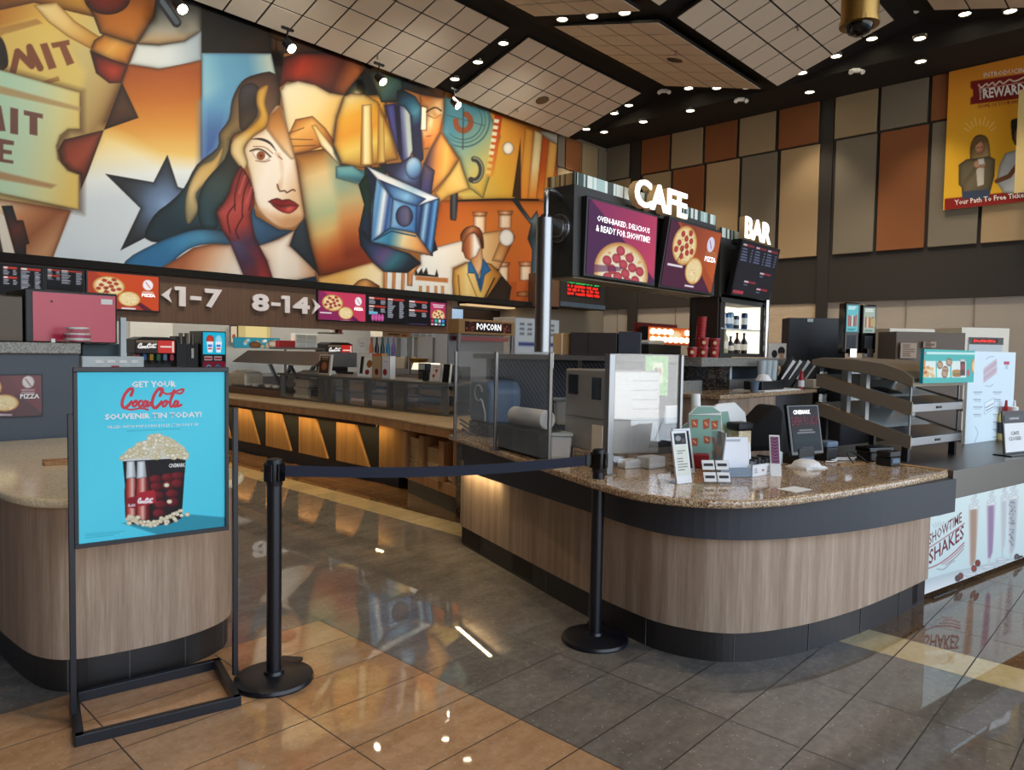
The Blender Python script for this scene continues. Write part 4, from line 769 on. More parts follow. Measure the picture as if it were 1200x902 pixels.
# ------------------------------------------------------------------ kitchen machines on the back counter
YB = 14.5
f = B(); f.box(1.5, 12.4, YB - .56, YK - .01, 0, .92); r = f.make('back_counter', 'steel_dark'); tag(r, 'long steel back counter below the menu fascia, under the soda fountains', 'counter')
ZC = .922
def coke_script(p, x, y, s, col, w=1.6):
    """a flowing hand-lettered soda logo in strokes, cap height s"""
    P = lambda pts: [(x + a * s, y + b_ * s) for a, b_ in pts]
    L = lambda pts, k=1., sm=5: p.line(P(pts), w * k, col, sm=sm)
    L([(.52, -.62), (.62, -.95), (.42, -.98), (.12, -.6), (.0, -.1), (.16, .1), (.42, -.1), (.55, -.25)], 1.25)           # C
    L([(.16, .1), (.5, .2), (1.1, .12), (1.5, .2)], .7)
    L([(.78, -.3), (.64, -.16), (.66, .0), (.78, -.02), (.88, -.2), (.8, -.32), (.74, -.25), (.98, -.24)], .95)            # o
    L([(1.16, -.28), (1.04, -.3), (.96, -.08), (1.06, .02), (1.22, -.14)], .95)                                           # c
    L([(1.48, -.24), (1.34, -.3), (1.22, -.06), (1.34, .02), (1.48, -.26), (1.46, .0), (1.6, -.06)], .95)                  # a
    L([(1.62, -.2), (1.76, -.24)], 1.0, 2)
    L([(2.2, -.62), (2.34, -.95), (2.12, -1.0), (1.84, -.6), (1.74, -.1), (1.92, .1), (2.16, -.1), (2.28, -.25)], 1.25)    # C
    L([(2.2, -.95), (2.6, -.7), (3.1, -.86), (3.55, -.98), (3.4, -.74), (3.0, -.8)], .8)
    L([(2.5, -.3), (2.36, -.16), (2.38, .0), (2.5, -.02), (2.6, -.2), (2.52, -.32), (2.7, -.22)], .95)                     # o
    L([(2.74, -.2), (2.98, -.72), (3.0, -.92), (2.86, -.6), (2.78, -.1), (2.86, .03), (3.0, -.1)], .95)                    # l
    L([(3.24, -.24), (3.1, -.3), (2.98, -.06), (3.1, .02), (3.24, -.26), (3.22, .0), (3.42, -.08)], .95)                   # a
def soda_fountain(label, u0, u1, vt, vb):
    F, w, h = slab(('Y', YB + .0), u0, u1, vt, vb); F = frame((F.o.x, F.o.y, ZC), 0); H1 = F.o.z; top = float(aty((u0 + u1) / 2, vt, YB)[2]) - ZC
    r = thing('soda_fountain', label, 'soda fountain', F(w / 2, .3, 0), 'soda fountains on the back counter')
    def art(p):
        p.rect(0, 0, 100, 45, '#1a1210'); p.rect(0, 0, 55, 10, '#b89a78', al=.5); p.poly([(56, 0), (100, 0), (100, 45), (56, 45)], '#c8281e'); coke_script(p, 6, 26, 13, '#f6f2ee', 3.2); p.rect(62, 20, 92, 25, '#f4e4e0'); p.rect(93, 4, 98, 42, '#e8d8d0')
    zt = top - .3
    f = B(); f.fbox(F, 0, w, 0, .5, zt, top - .03); f.prism([(0, top - .03), (w * .2, top + .02), (w * .8, top + .02), (w, top - .03)], -.03, .5, lambda a, c, y: F(a, y, c)); f.make('canopy', 'black_plastic', r, bevel=.01)
    panel('lit_front', F, .02, w - .02, zt + .01, top - .04, art, 'lightbox', r, y=-.004, res=.008, H=45)
    f = B(); f.fbox(F, .03, w - .03, .15, .5, 0, zt); f.fbox(F, 0, w, -.05, .5, 0, .05); f.make('cabinet', 'black_plastic', r)
    for i in range(6):
        c = ('#9a3030', '#3a6ab0', '#c8a030', '#2a7a4a', '#7a9ac0', '#b8324a')[i]; n = 'valve_' + c[1:]
        if n not in MATS: flat(n, c, .4)
        f = B(); a = w * (i + .5) / 6; f.fbox(F, a - .035, a + .035, .02, .16, zt - .13, zt - .01); f.make('valve', n, r, bevel=.008); f = B(); f.cyl(F(a, .08, zt - .13), F(a, .08, zt - .2), .022, .014, 12); f.make('nozzle', 'black_plastic', r)
    return r
soda_fountain('soda fountain left of the slush machine, above the turquoise sign', 158, 206, 396, 435)
soda_fountain('soda fountain behind the framed photo card, right of the drawer organizer', 383, 413, 402, 437)
r, F, w, h = flatbox('splash_panel', 'shiny white panel on the wall above the left soda fountain', 'wall panel', ('Y', YK - .03), 152.5, 202.5, 378, 399, .03, 'white_paint')
def slush_art(p):
    p.rect(0, 0, 100, 90, '#18b4d8'); p.ell((32, 30), 17, 18, '#c8402e', '#8a1c14', 4); p.ell((70, 30), 16, 20, '#9adcf0', '#4ab0d8', 4)
    for x in (32, 70): p.poly([(x - 15, 38), (x + 15, 38), (x + 10, 82), (x - 10, 82)], '#e8f0f8'); p.rect(x - 10, 50, x + 9, 60, '#3a7ac8'); p.rect(x - 9, 64, x + 8, 70, '#c83a4a')
F, w, h = slab(('Y', YB), 236.5, 265, 388, 435); zt = float(aty(250, 388, YB)[2]); F = frame((F.o.x, F.o.y, ZC), 0); h = zt - ZC
r = thing('slush_machine', 'slush machine with a bright turquoise screen of two cups', 'slush machine', F(w / 2, .3, 0)); f = B(); f.fbox(F, 0, w, 0, .6, 0, h); f.make('body', 'black_plastic', r, bevel=.01)
panel('lit_screen', F, .02, w - .02, h * .48, h - .02, slush_art, 'screen', r, y=-.004, res=.008, H=90)
def slush2(p):
    p.rect(0, 0, 100, 80, '#a81c40'); p.rect(0, 0, 100, 26, '#1a1418'); p.rect(6, 4, 42, 22, '#f0e8ec'); p.rect(50, 4, 84, 22, '#f0e8ec'); p.rect(8, 9, 40, 17, '#c83048'); p.rect(52, 9, 82, 17, '#c83048')
    for x, c in ((26, '#b8c8e0'), (66, '#7ab0e0')): p.ell((x, 54), 15, 17, c, '#2a2a3a', 4); p.ell((x, 54), 6, 7, '#1a1a24')
panel('dial_panel', F, .02, w - .02, .04, h * .46, slush2, 'paint', r, y=-.004, res=.009, H=80)
F, w, h = slab(('Y', YB + .05), 207, 234, 394, 440); zt = float(aty(220, 394, YB)[2]); F = frame((F.o.x, F.o.y, ZC), 0); h = zt - ZC
r = thing('cup_dispenser', 'black cup dispenser tower left of the slush machine', 'dispenser', F(w / 2, .2, 0)); f = B(); f.fbox(F, 0, w * .45, 0, .35, 0, h); f.fbox(F, w * .45, w, .05, .35, 0, h * .82); f.make('cabinet', 'black_plastic', r, bevel=.01)
for i in range(3): f = B(); f.cyl(F(w * (.2 + .25 * i), .02, h * .8), F(w * (.2 + .25 * i), .02, h * 1.08), .035, .04, 14); f.make('cup_tube', 'steel_dark', r)
f = B(); f.fbox(F, w * .68, w * .78, .04, .05, h * .45, h * .7); f.make('label_strip', 'white', r)
r, F, w, h = flatbox('lit_window', 'glowing yellow opening to a back room under the fascia', 'window', ('Y', YK - .05), 279, 317, 380, 400, .04, 'yellow_room', art=lambda p: (p.rect(0, 0, 100, 60, '#cdb87c'), p.rect(22, 4, 88, 60, '#ecd48e')), artmat='lightbox')
r, F, w, h = flatbox('narrow_poster', 'narrow framed poster left of the glowing yellow opening', 'poster', ('Y', YK - .08), 269, 279, 381, 401, .02, 'white', art=lambda p: (p.rect(0, 0, 100, 220, '#3a3a40'), p.rect(15, 12, 85, 200, '#d8ccb4'), p.ell((50, 130), 20, 30, '#a84a30')))
def teal_art(p):
    p.rect(0, 0, 100, 25, '#2a90b0'); q = random.Random(3)
    for i in range(16): p.ell((q.random() * 100, 6 + q.random() * 16), 4, 3.4, q.choice(['#e8f0f0', '#d8c8a8', '#9ad0e0', '#c8a878']))
    p.ell((45, 17), 13, 8, '#7a5230', '#3a2414', 3); p.ell((84, 14), 12, 9, '#d8ccc0', '#4a3a34', 3)
r, F, w, h = flatbox('snack_board', 'long turquoise snack board on the kitchen wall, below the yellow opening', 'sign', ('Y', YK - .4), 274, 328, 395.5, 408, .04, 'teal', art=teal_art, H=25)
# wall shelf unit and little things on it
F, w, h = slab(('Y', YB + .1), 346, 372, 391, 407.5); zs = F.o.z
f = B(); f.box(float(aty(325, 408, YB)[0]), float(aty(380, 408, YB)[0]), YB - .05, YB + .35, zs - .04, zs); f.box(float(aty(382, 394, YB)[0]), float(aty(404, 394, YB)[0]), YB + .05, YB + .35, zs + .34, zs + .37); sh = f.make('kitchen_shelf', 'steel_dark'); tag(sh, 'grey steel shelf behind the display case, holding the drawer organizer', 'shelf')
for dx in (-.25, .75): f = B(); f.box(F.o.x + dx, F.o.x + dx + .04, YB + .1, YB + .14, ZC, zs - .04); f.make('bracket_post', 'steel_dark', sh)
Fd, wd_, hd_ = F, w, h
r, F, w, h = flatbox('red_box', 'dark red box right of the turquoise snack board', 'box', ('Y', YB + .1), 328, 346, 399, 407.5, .2, 'red_plastic', zb=zs + .001)
F, w, h = Fd, wd_, hd_
r = thing('drawer_organizer', 'white organizer of small clear drawers on the kitchen shelf', 'organizer', F(w / 2, .1, 0)); f = B(); f.fbox(F, 0, w, 0, .2, 0, h); f.make('body', 'white', r, bevel=.006)
for i in range(2):
    for j in range(3): f = B(); f.fbox(F, w * (.06 + .47 * i), w * (.47 + .47 * i), -.012, .01, h * (.06 + .31 * j), h * (.32 + .31 * j)); f.make('drawer', 'clear_grey', r, bevel=.004)
def tumbler(P, r0, r1, h, mat, label, group, name='paper_cup', lid=None, band=None):
    t = thing(name, label, 'cup', P, group); f = B(); f.lathe([(r0, 0), (r1, h), (r1 * 1.06, h), (r1 * 1.06, h - .008)], P, 18); f.make('cup_wall', mat, t, smooth=True)
    if band: f = B(); f.lathe([(r0 + (r1 - r0) * .3 + .001, h * .3), (r0 + (r1 - r0) * .7 + .001, h * .7)], P, 18); f.make('printed_band', band, t, smooth=True)
    return t
for u, c, lb in ((389, 'white', 'white cup'), (394.5, 'black_plastic', 'dark cup'), (399, 'red_plastic', 'red cup')):
    P = aty(u, 395, YB + .15); tumbler((P[0], P[1], zs + .371), .04, .055, .2, c, lb + ' standing on the kitchen shelf above the right soda fountain', 'cups on the kitchen shelf', band='red_plastic' if c == 'white' else None)
r, F, w, h = flatbox('price_card', 'small white card on the shelf right of the right soda fountain', 'sign', ('Y', YB), 420, 429, 396.5, 410, .01, 'white', art=lambda p: (p.rect(0, 0, 100, 150, '#dfe4e4'), p.line([(25, 60), (50, 45), (75, 62)], 5, '#6a7a80'), p.line([(25, 90), (50, 75), (75, 92)], 5, '#6a7a80')))
DR = [('amber_drink', '#a8501c'), ('dark_drink', '#1c1618'), ('green_drink', '#2a4a44'), ('blue_drink', '#2a80b0'), ('violet_drink', '#7a6ab0')]
for i, (n, c) in enumerate(DR):
    flat(n, c, .25); P = aty(435 + i * 6.5, 413, YB - .44); t = thing('drink_bottle', ('amber', 'near-black', 'dark green', 'bright blue', 'violet')[i] + ' drink bottle in the row behind the shelf unit', 'bottle', (P[0], P[1], ZC), 'coloured drink bottles')
    hh = aty(435 + i * 6.5, 395, YB - .44)[2] - ZC; f = B(); f.lathe([(.05, 0), (.055, .02), (.055, hh * .7), (.025, hh * .86), (.022, hh)], (P[0], P[1], ZC), 16); f.make('bottle_body', n, t, smooth=True); f = B(); f.lathe([(.026, hh), (.026, hh + .02)], (P[0], P[1], ZC), 14); f.make('cap', 'white', t)
def warmer(label, u0, u1, head, vt, mat, art):
    F, w, h = slab(('Y', YB - .3), u0, u1, vt, 430); zt = F.o.z + h; F = frame((F.o.x, F.o.y, ZC), 0); h = zt - ZC
    r = thing('popcorn_warmer', label, 'warmer', F(w / 2, .25, 0), 'popcorn machines'); f = B(); f.fbox(F, 0, w, 0, .5, h - head, h); f.make('header', mat, r, bevel=.008); panel('header_print', F, .02, w - .02, h - head + .02, h - .02, art, 'paint', r, y=-.004, res=.01)
    f = B(); f.fbox(F, 0, w, 0, .5, 0, .12)
    for a in (0, w - .05): f.fbox(F, a, a + .05, 0, .05, .12, h - head); f.fbox(F, a, a + .05, .45, .5, .12, h - head)
    f.make('cabinet_frame', 'steel', r); f = B(); f.fbox(F, .05, w - .05, .01, .02, .12, h - head); f.make('glass_front', 'glass', r); f = B(); f.fbox(F, .06, w - .06, .1, .44, .12, h * .4); f.make('popcorn_heap', 'stone_cream', r, bevel=.03)
    return r, F, w, h
def wh_art(p):
    p.rect(0, 0, 100, 22, '#cbb79a'); rows(p, 16, 62, 3, 19, 2, '#6a4a34', seed=4, jag=.1); p.poly([(70, 6), (92, 8), (90, 18), (72, 16)], '#a86a34')
warmer('popcorn warmer with a cream header, left of the white slotted one', 448, 480, .15, 388, 'cream_card', wh_art)
def slot_art(p):
    p.rect(0, 0, 100, 30, '#cdd6da')
    for i in range(3):
        for j in range(3): p.rect(14 + i * 27, 5 + j * 8, 32 + i * 27, 8 + j * 8, '#6a787e')
warmer('small white slotted popcorn warmer right of the cream-headed one', 481, 510, .17, 387, 'white_paint', slot_art)
# the POPCORN machine nearer by and the white slotted cabinet right of it
F, w, h = slab(('Y', 9.4), 537, 602, 375, 430); zt = F.o.z + h; F = frame((F.o.x, F.o.y, 0), 0); h = zt
r = thing('popcorn_machine', 'tall popcorn machine with a brown lettered header, left of the steel column', 'popcorn machine', F(w / 2, .4, 0)); hd = float(aty(570, 375, 9.4)[2] - aty(570, 392, 9.4)[2])
f = B(); f.fbox(F, 0, w, 0, .3, h - hd, h); f.make('header', 'cardboard', r, bevel=.01)
def popart(p):
    p.rect(0, 0, 100, 22, '#2a120c'); q = random.Random(6)
    for i in range(34): x = q.choice([q.random() * 22, 78 + q.random() * 22]); p.ell((x, q.random() * 22), 2.6, 2.2, q.choice(['#6a2a1a', '#9a5a3a', '#4a1c12']))
panel('header_print', F, w * .1, w * .94, h - hd * .85, h - hd * .15, popart, 'paint', r, y=-.004, res=.014, H=22); text('POPCORN', F, w * .3, h - hd * .7, w * .44, hd * .46, 'scr_white', r, bold=.02)
f = B(); f.fbox(F, 0, w, 0, .3, 0, 1.0); f.fbox(F, 0, .06, 0, .06, 1, h - hd); f.fbox(F, w - .06, w, 0, .06, 1, h - hd); f.fbox(F, 0, w, .27, .3, 1, h - hd); f.make('cabinet', 'steel', r, bevel=.006); f = B(); f.fbox(F, .06, w - .06, .02, .03, 1, h - hd); f.make('glass_front', 'glass', r); f = B(); f.fbox(F, .1, w - .1, .06, .26, h - hd - .12, h - hd - .04); f.make('heat_bar', 'ink_red', r)
r, F, w, h = flatbox('slotted_cabinet', 'white cabinet with vent slots behind the steel column', 'cabinet', ('Y', 9.6), 603, 655, 373, 402, .6, 'white_paint', zb=0, art=lambda p: [p.rect(0, 0, 100, 400, '#c9d3d8')] + [p.rect(10 + i * 17, 8 + j * 7, 20 + i * 17, 11 + j * 7, '#5f6d74') for i in (0, 1, 4) for j in range(3)] + [p.rect(8, 36, 96, 41, '#3a4a8a')])
# ------------------------------------------------------------------ concession counter (left-centre, runs away from the camera)
ZT = .81
r = thing('concession_counter', 'long low counter with lit slanted wooden front panels below the menu boards', 'counter', (4.9, 8.0, 0))
f = B(); f.box(4.9, 5.85, 6.3, 12.2, 0, .16); f.make('kick_base', 'kick_dark', r)
f = B(); f.box(4.84, 5.9, 6.02, 12.2, .16, ZT - .1); f.make('carcass', 'dark_brown', r)
for k in range(7):
    ya = 6.53 + .856 * (k + 1) if k < 7 else 0; yl = 6.53 + .8555 * k   # left edge (in the photo) of each bay
    zb_, zt_ = .175, ZT - .12
    w0, w1 = (.36, .68); 
    poly = [(yl, zb_), (yl, zt_), (yl - .36, zt_), (yl - .66, zb_)] if k else [(yl, zb_), (yl, zt_), (yl - .47, zt_), (yl - .47, zb_)]
    f = B(); f.prism(poly, 4.80, 4.845, lambda a, c, x: (x, a, c)); f.make('front_panel', 'wood_gold', r, bevel=.003)
    f = B(); dk = [(yl - .37, zt_), (yl - .845, zt_), (yl - .845, zb_), (yl - .67, zb_)]
    if k: f.prism(dk, 4.825, 4.842, lambda a, c, x: (x, a, c)); f.make('dark_panel', 'deck_black', r)
f = B(); f.box(4.685, 4.70, 6.4, 12.1, ZT - .112, ZT - .1); f.make('led_strip', 'led_warm', r); f = B(); f.box(4.665, 4.677, 6.4, 12.1, ZT - .145, ZT - .1); f.make('added_light_lip', 'dark_brown', r)  # lip added to keep the strip's glare out of the floor reflections
l = bpy.data.lights.new('counter_led', 'AREA'); l.shape = 'RECTANGLE'; l.size = .03; l.size_y = 5.6; l.energy = 17; l.color = (1, .72, .34); lo = bpy.data.objects.new('counter_led', l); COL.objects.link(lo); lo.location = (4.70, 9.1, ZT - .118); lo.rotation_euler = (0, math.radians(14), 0)
top_poly = [(4.56, 12.25), (4.58, 8.2), (4.62, 6.9), (4.57, 6.2), (4.38, 4.9), (4.45, 4.55), (5.95, 4.9), (5.95, 12.25)]
f = B(); f.prism(top_poly, ZT - .022, ZT); r = f.make('wooden_countertop', 'wood_top', None, bevel=.006); f = B(); f.wallstrip([tuple(np.array(q_) + np.array([.006, 0])) for q_ in top_poly[:6]], ZT - .1, ZT - .022, .03); f.make('apron', 'wood_rack', r); tag(r, 'pale wood-grain countertop running over the lit concession counter', 'countertop')
# tray racks on the slanted end of the counter
A0, A1 = np.array([4.72, 6.02]), np.array([4.39, 4.80]); TH = math.atan2(*(A1 - A0)[::-1]); PR = ('P', A0, TH); LR = float(np.linalg.norm(A1 - A0)); FR = frame((A0[0], A0[1], 0), TH)
r = thing('tray_rack', 'wooden rack of three open slots holding stacked cardboard trays', 'rack', FR(LR / 2, .2, 0))
f = B(); f.fbox(FR, .03, LR, .06, .5, 0, .17); f.make('kick_base', 'kick_dark', r)
f = B(); f.fbox(FR, 0, LR, .42, .46, .17, ZT - .1); f.fbox(FR, 0, LR, .02, .45, .17, .19); f.make('back_panel', 'deck_black', r)
def uR(u): return float(np.dot((atp(u, 540, A0, TH)[:2] - A0), (A1 - A0) / LR))
f = B(); f.fbox(FR, 0, LR, 0, .03, .17, .275); f.make('low_front', 'wood_rack', r, bevel=.006)
cuts = [(471, 475.5), (490.5, 495.5), (513.5, 519.5), (530.5, 532)]
for i, (a, c) in enumerate(cuts): f = B(); f.fbox(FR, max(uR(a), 0), uR(c), 0, .42, .19, .66 if i < 3 else ZT - .1); f.make('divider', 'wood_rack', r, bevel=.01)
for i, (a, c, n, zt) in enumerate(((476, 490, 17, .61), (496, 513, 15, .56), (520, 530, 11, .42))):
    xa, xc = uR(a) + .012, uR(c) - .012; lbl = ('left', 'middle', 'right')[i]
    hstep = (zt - .2) / n
    for k in range(n):
        j = random.uniform(-.006, .006); F2 = frame(FR(xa, .03 + random.uniform(0, .012), .2 + hstep * k), TH)
        f = B(); wd = xc - xa; f.fbox(F2, j + .006, wd - .006 + j, 0, .3, 0, hstep * .35); f.fbox(F2, j + .006, wd - .006 + j, 0, .012, 0, hstep * .92); f.fbox(F2, j + .006, j + .016, 0, .3, 0, hstep * .9); f.fbox(F2, wd - .016 + j, wd - .006 + j, 0, .3, 0, hstep * .9)
        o = f.make('cardboard_tray', 'tan_tray'); tag(o, 'folded cardboard carrier tray in the %s stack of the wooden rack' % lbl, 'tray', 'cardboard trays in the %s rack slot' % lbl)
f = B(); f.fbox(FR, LR + .0, LR + .28, .0, .05, .0, ZT - .1); o = f.make('end_panel', 'granite_black', None); tag(o, 'narrow glossy black end panel between the tray rack and the bar counter', 'panel')
# glass shelf unit on the counter
XS = 5.1
def bz(u, v): return atx(u, v, XS)
Fs, ws, hs = slab(('X', XS), 328, 526, 446, 476); ztop = 1.165
Fs = frame((XS, bz(328, 450)[1], ZT), -math.pi / 2); ws = float(bz(328, 450)[1] - bz(526, 470)[1])
r = thing('shelf_unit', 'dark bronze glass-fronted shelf unit standing on the wooden countertop', 'shelf unit', Fs(ws / 2, .3, 0)); hs = ztop - ZT
f = B(); f.fbox(Fs, -.02, ws + .02, -.03, .62, hs - .03, hs); f.make('top_board', 'steel_dark', r, bevel=.004)
f = B(); f.fbox(Fs, 0, ws, .0, .6, 0, .02); f.fbox(Fs, .3, ws, .1, .58, hs * .45, hs * .48); f.make('shelf_board', 'steel_dark', r)
def uS(u): return float(bz(328, 450)[1] - bz(u, 460)[1])
for u, wd in ((328.5, 2.5), (376, 7), (386, 5), (403, 2.5), (429, 4.5), (455, 4), (468, 11), (519, 4.5)):
    f = B(); f.fbox(Fs, max(uS(u - wd / 2), 0), uS(u + wd / 2), 0, .06, .02, hs - .03); f.make('post', 'steel_dark', r)
f = B(); f.fbox(Fs, .02, ws - .02, .02, .026, .02, hs - .03); f.make('glass_front', 'glass', r)
def onS(name, label, cat, u0, u1, h, depth, mat, dy=.12, z=ZT + .021, group=None, bevel=.006):
    F = frame((XS + dy, 0, z), -math.pi / 2); ya, yb = atx(u0, 450, XS + dy)[1], atx(u1, 450, XS + dy)[1]; F = frame((XS + dy, ya, z), -math.pi / 2); w = float(ya - yb)
    o = thing(name, label, cat, F(w / 2, depth / 2, 0), group); f = B(); f.fbox(F, 0, w, 0, depth, 0, h); f.make('body', mat, o, bevel=bevel); return o, F, w
for k in range(5): onS('paper_box', ('lowest', 'second', 'third', 'fourth', 'topmost')[k] + ' cream paper box of the stack at the left end of the shelf unit', 'box', 344 + (k % 2) * 2, 362 - (k % 3), .05, .2, 'cream_card', .1, ZT + .021 + k * .051, 'stacked paper boxes')
o, F, w = onS('black_bin', 'black bin beside the paper boxes inside the shelf unit', 'bin', 364, 374, .12, .25, 'black_plastic')
o, F, w = onS('white_dispenser', 'small white pump dispenser behind the glass of the shelf unit', 'dispenser', 390, 400, .14, .15, 'white', .14); f = B(); f.fbox(F, -.05, w + .05, -.01, .1, .15, .19); f.make('pump_head', 'white', o)
onS('paper_bundle', 'tan paper bundle on the shelf of the shelf unit, left of centre', 'paper', 408, 426, .09, .25, 'tan_tray', .14, ZT + .19)
o, F, w = onS('plastic_jug', 'white plastic jug with a blue label inside the shelf unit', 'jug', 441, 449, .13, .12, 'white_paint', .14, ZT + .191); f = B(); f.fbox(F, -.003, w + .003, -.004, .1, .03, .07); f.make('label_band', 'grey_blue', o)
for i, (u0, u1, zz) in enumerate(((474, 488, .02), (490, 516, .02), (476, 487, .19), (491, 517, .19))): onS('flat_carton', ('lower left', 'lower right', 'upper left', 'upper right')[i] + ' tan carton behind the right bay of the shelf unit', 'carton', u0, u1, .075, .26, 'cardboard', .15, ZT + zz + .002, 'tan cartons in the shelf unit')
# things standing on the shelf unit's top
ZS = ztop + .001
def sign_art(kind):
    def fn(p):
        H = 140
        if kind == 'photo': p.rect(0, 0, 100, H, '#d8ccb8'); p.rect(10, 8, 90, 130, '#3a2a22'); p.ell((50, 80), 28, 34, '#b8744a', '#5a2a1a', 8); p.rect(20, 14, 80, 22, '#c8b8a0'); p.rect(20, 28, 80, 36, '#8a6a50')
        elif kind == 'frame': p.rect(0, 0, 100, H, '#e8ecf0'); p.rect(16, 20, 36, 120, '#16181c'); p.rect(42, 30, 90, 125, '#f4f4f4'); p.ell((76, 62), 18, 22, '#9a6230'); p.ell((66, 110), 14, 15, '#8a1a2a')
        elif kind == 'dots': p.rect(0, 0, 100, H, '#e8e6e2'); p.ell((58, 48), 12, 13, '#b02a3a'); p.ell((36, 92), 12, 13, '#b02a3a'); p.line([(58, 60), (58, 80)], 3, '#b02a3a'); p.line([(36, 104), (36, 122)], 3, '#b02a3a'); p.rect(30, 16, 70, 20, '#8a8a8a')
        elif kind == 'carton': p.rect(0, 0, 100, H, '#b8a080'); p.rect(0, 0, 100, 12, '#e05a34'); p.ell((50, 104), 20, 18, '#7a1420', '#3a0a10', 4)
        elif kind == 'white': p.rect(0, 0, 100, H, '#dfe2ea'); p.ell((40, 100), 26, 20, '#a02030', '#5a0a14', 5); p.rect(20, 30, 80, 36, '#b8bcc8')
    return fn
def standing(label, u0, u1, vt, kind, mat='white', name='counter_sign', cat='sign', depth=.03, x=XS + .1, group=None, lean=.12):
    ya, yb = float(atx(u0, 440, x)[1]), float(atx(u1, 440, x)[1]); h = float(atx((u0 + u1) / 2, vt, x)[2]) - ZS; w = ya - yb
    F = frame((x, ya, ZS), -math.pi / 2, -lean); o = thing(name, label, cat, F(w / 2, depth / 2, 0), group)
    f = B(); f.fbox(F, 0, w, 0, depth, 0, h); f.make('body', mat, o, bevel=.003); panel('printed_front', F, .004, w - .004, .004, h - .004, sign_art(kind), 'paint', o, y=-.003, res=.006, H=140); return o
standing('cream framed food photo standing on the shelf unit, right of the paper stack', 372, 386, 415, 'photo', 'cream_card')
standing('large white framed sign with a black bar on the shelf unit', 418, 436, 413, 'frame')
standing('tan carton with an orange top standing beside the white framed sign', 436, 447, 414, 'carton', 'cardboard', 'snack_box', 'box', .09, lean=0)
standing('small white carton with a dark red disc beside the tan carton', 447.5, 457, 417, 'white', 'white', 'snack_box', 'box', .08, lean=0)
standing('white card with two red dots on the shelf unit, near the glass screen', 503, 516, 427, 'dots')
standing('plain cream card leaning at the right end of the shelf unit', 518, 526, 426, 'none', 'cream_card')
F = frame((XS + .12, float(atx(339, 435, XS)[1]), ZS), -math.pi / 2); o = thing('paper_stack', 'stack of cream paper sheets on the left end of the shelf unit', 'paper', F(.2, .1, 0))
for k in range(3): f = B(); f.fbox(F, .03 * k, .52 - .02 * k, .02 * k, .3, .016 * k, .016 * k + .014); f.make('sheet_bundle', 'cream_card', o)
F = frame((XS + .15, float(atx(480, 440, XS)[1]), ZS), -math.pi / 2); o = thing('card_terminal', 'black card terminal standing among the signs on the shelf unit', 'card terminal', F(.1, .05, 0)); f = B(); f.fbox(F, .04, .1, 0, .05, 0, .1); f.fbox(F, 0, .14, -.03, .05, .1, .2); f.make('body', 'black_plastic', o, bevel=.01); f = B(); f.fbox(F, .02, .12, -.034, -.029, .13, .19); f.make('display', 'clear_grey', o)
F = frame((XS + .25, float(atx(462, 440, XS)[1]), ZS), -math.pi / 2); o = thing('heat_lamp', 'small glowing heat lamp with a pale shade behind the shelf unit signs', 'lamp', F(.15, .1, 0)); f = B(); f.prism([(0, .12), (.36, .12), (.3, .2), (.04, .2)], 0, .18, lambda a, c, y: F(a, y, c)); flat('lamp_pale', '#f0e8d8', .5, emit='#ffeccc', es=1.0); f.make('lamp_shade', 'lamp_pale', o); f = B(); f.fbox(F, .16, .2, .08, .12, 0, .12); f.make('stem', 'steel_dark', o)
P = Vector((XS + .35, float(atx(525, 412, XS + .3)[1]), ZS)); f = B(); f.lathe([(.09, 0), (.13, .05), (.135, .1), (.1, .17), (.04, .19)], P, 18); o = f.make('knit_cap', 'black_plastic', None, smooth=True); tag(o, 'black knit cap left on the back of the shelf unit by the glass screen', 'cap')
f = B(); F = frame((XS + .5, float(atx(490, 425, XS + .5)[1]), ZT), -math.pi / 2); f.fbox(F, 0, .62, 0, .3, 0, .52); o = f.make('grey_equipment_case', 'steel_dark', None, bevel=.01); tag(o, 'grey metal equipment case behind the right end of the shelf unit', 'case')
P = Vector((XS + .6, float(atx(487, 418, XS + .55)[1]), ZT + .52)); f = B(); f.lathe([(.05, 0), (.1, .04), (.13, .08), (.125, .085), (.09, .05)], P, 20); o = f.make('metal_bowl', 'brass', None, smooth=True); tag(o, 'bronze bowl on the grey equipment case', 'bowl')
# hot-food display case further along the counter
ya, yb = float(atx(258, 440, XS)[1]), float(atx(366, 440, XS)[1]); F = frame((XS, ya, ZT), -math.pi / 2); w = ya - float(atx(327, 450, XS)[1])
zt = float(atx(320, 411, XS + .3)[2]) - ZT; zm = float(atx(320, 428, XS)[2]) - ZT
r = thing('food_display_case', 'hot food display case with a sloping grey glass hood on the wooden countertop', 'display case', F(w / 2, .3, 0)); W2 = ya - yb
f = B(); f.prism([(0.45, zm), (.02, zm + .02), (.28, zt), (.7, zt), (.7, zm)], .35, W2, lambda a, c, x: F(x, a, c)); f.make('hood', 'steel_dark', r, bevel=.006)
f = B(); f.fbox(F, .1, w, 0, .6, .0, .1); f.make('roller_bed', 'wood_fascia', r, bevel=.01)
f = B(); f.fbox(F, .1, w, .02, .03, .1, zm); f.make('glass_front', 'glass', r)
for a in (.95, 1.55): f = B(); f.prism([(a, zm), (a + .06, zm), (a + .38, .12), (a + .32, .12)], .3, .34, lambda x, c, y: F(x, y, c)); f.prism([(a + .64, zm), (a + .7, zm), (a + .38, .12), (a + .32, .12)], .3, .34, lambda x, c, y: F(x, y, c)); f.make('hood_support', 'steel', r)
for k in range(8): f = B(); f.cyl(F(.2, .1 + k * .06, .115), F(w - .1, .1 + k * .06, .115), .016, n=10); f.make('roller', 'steel_dark', r)
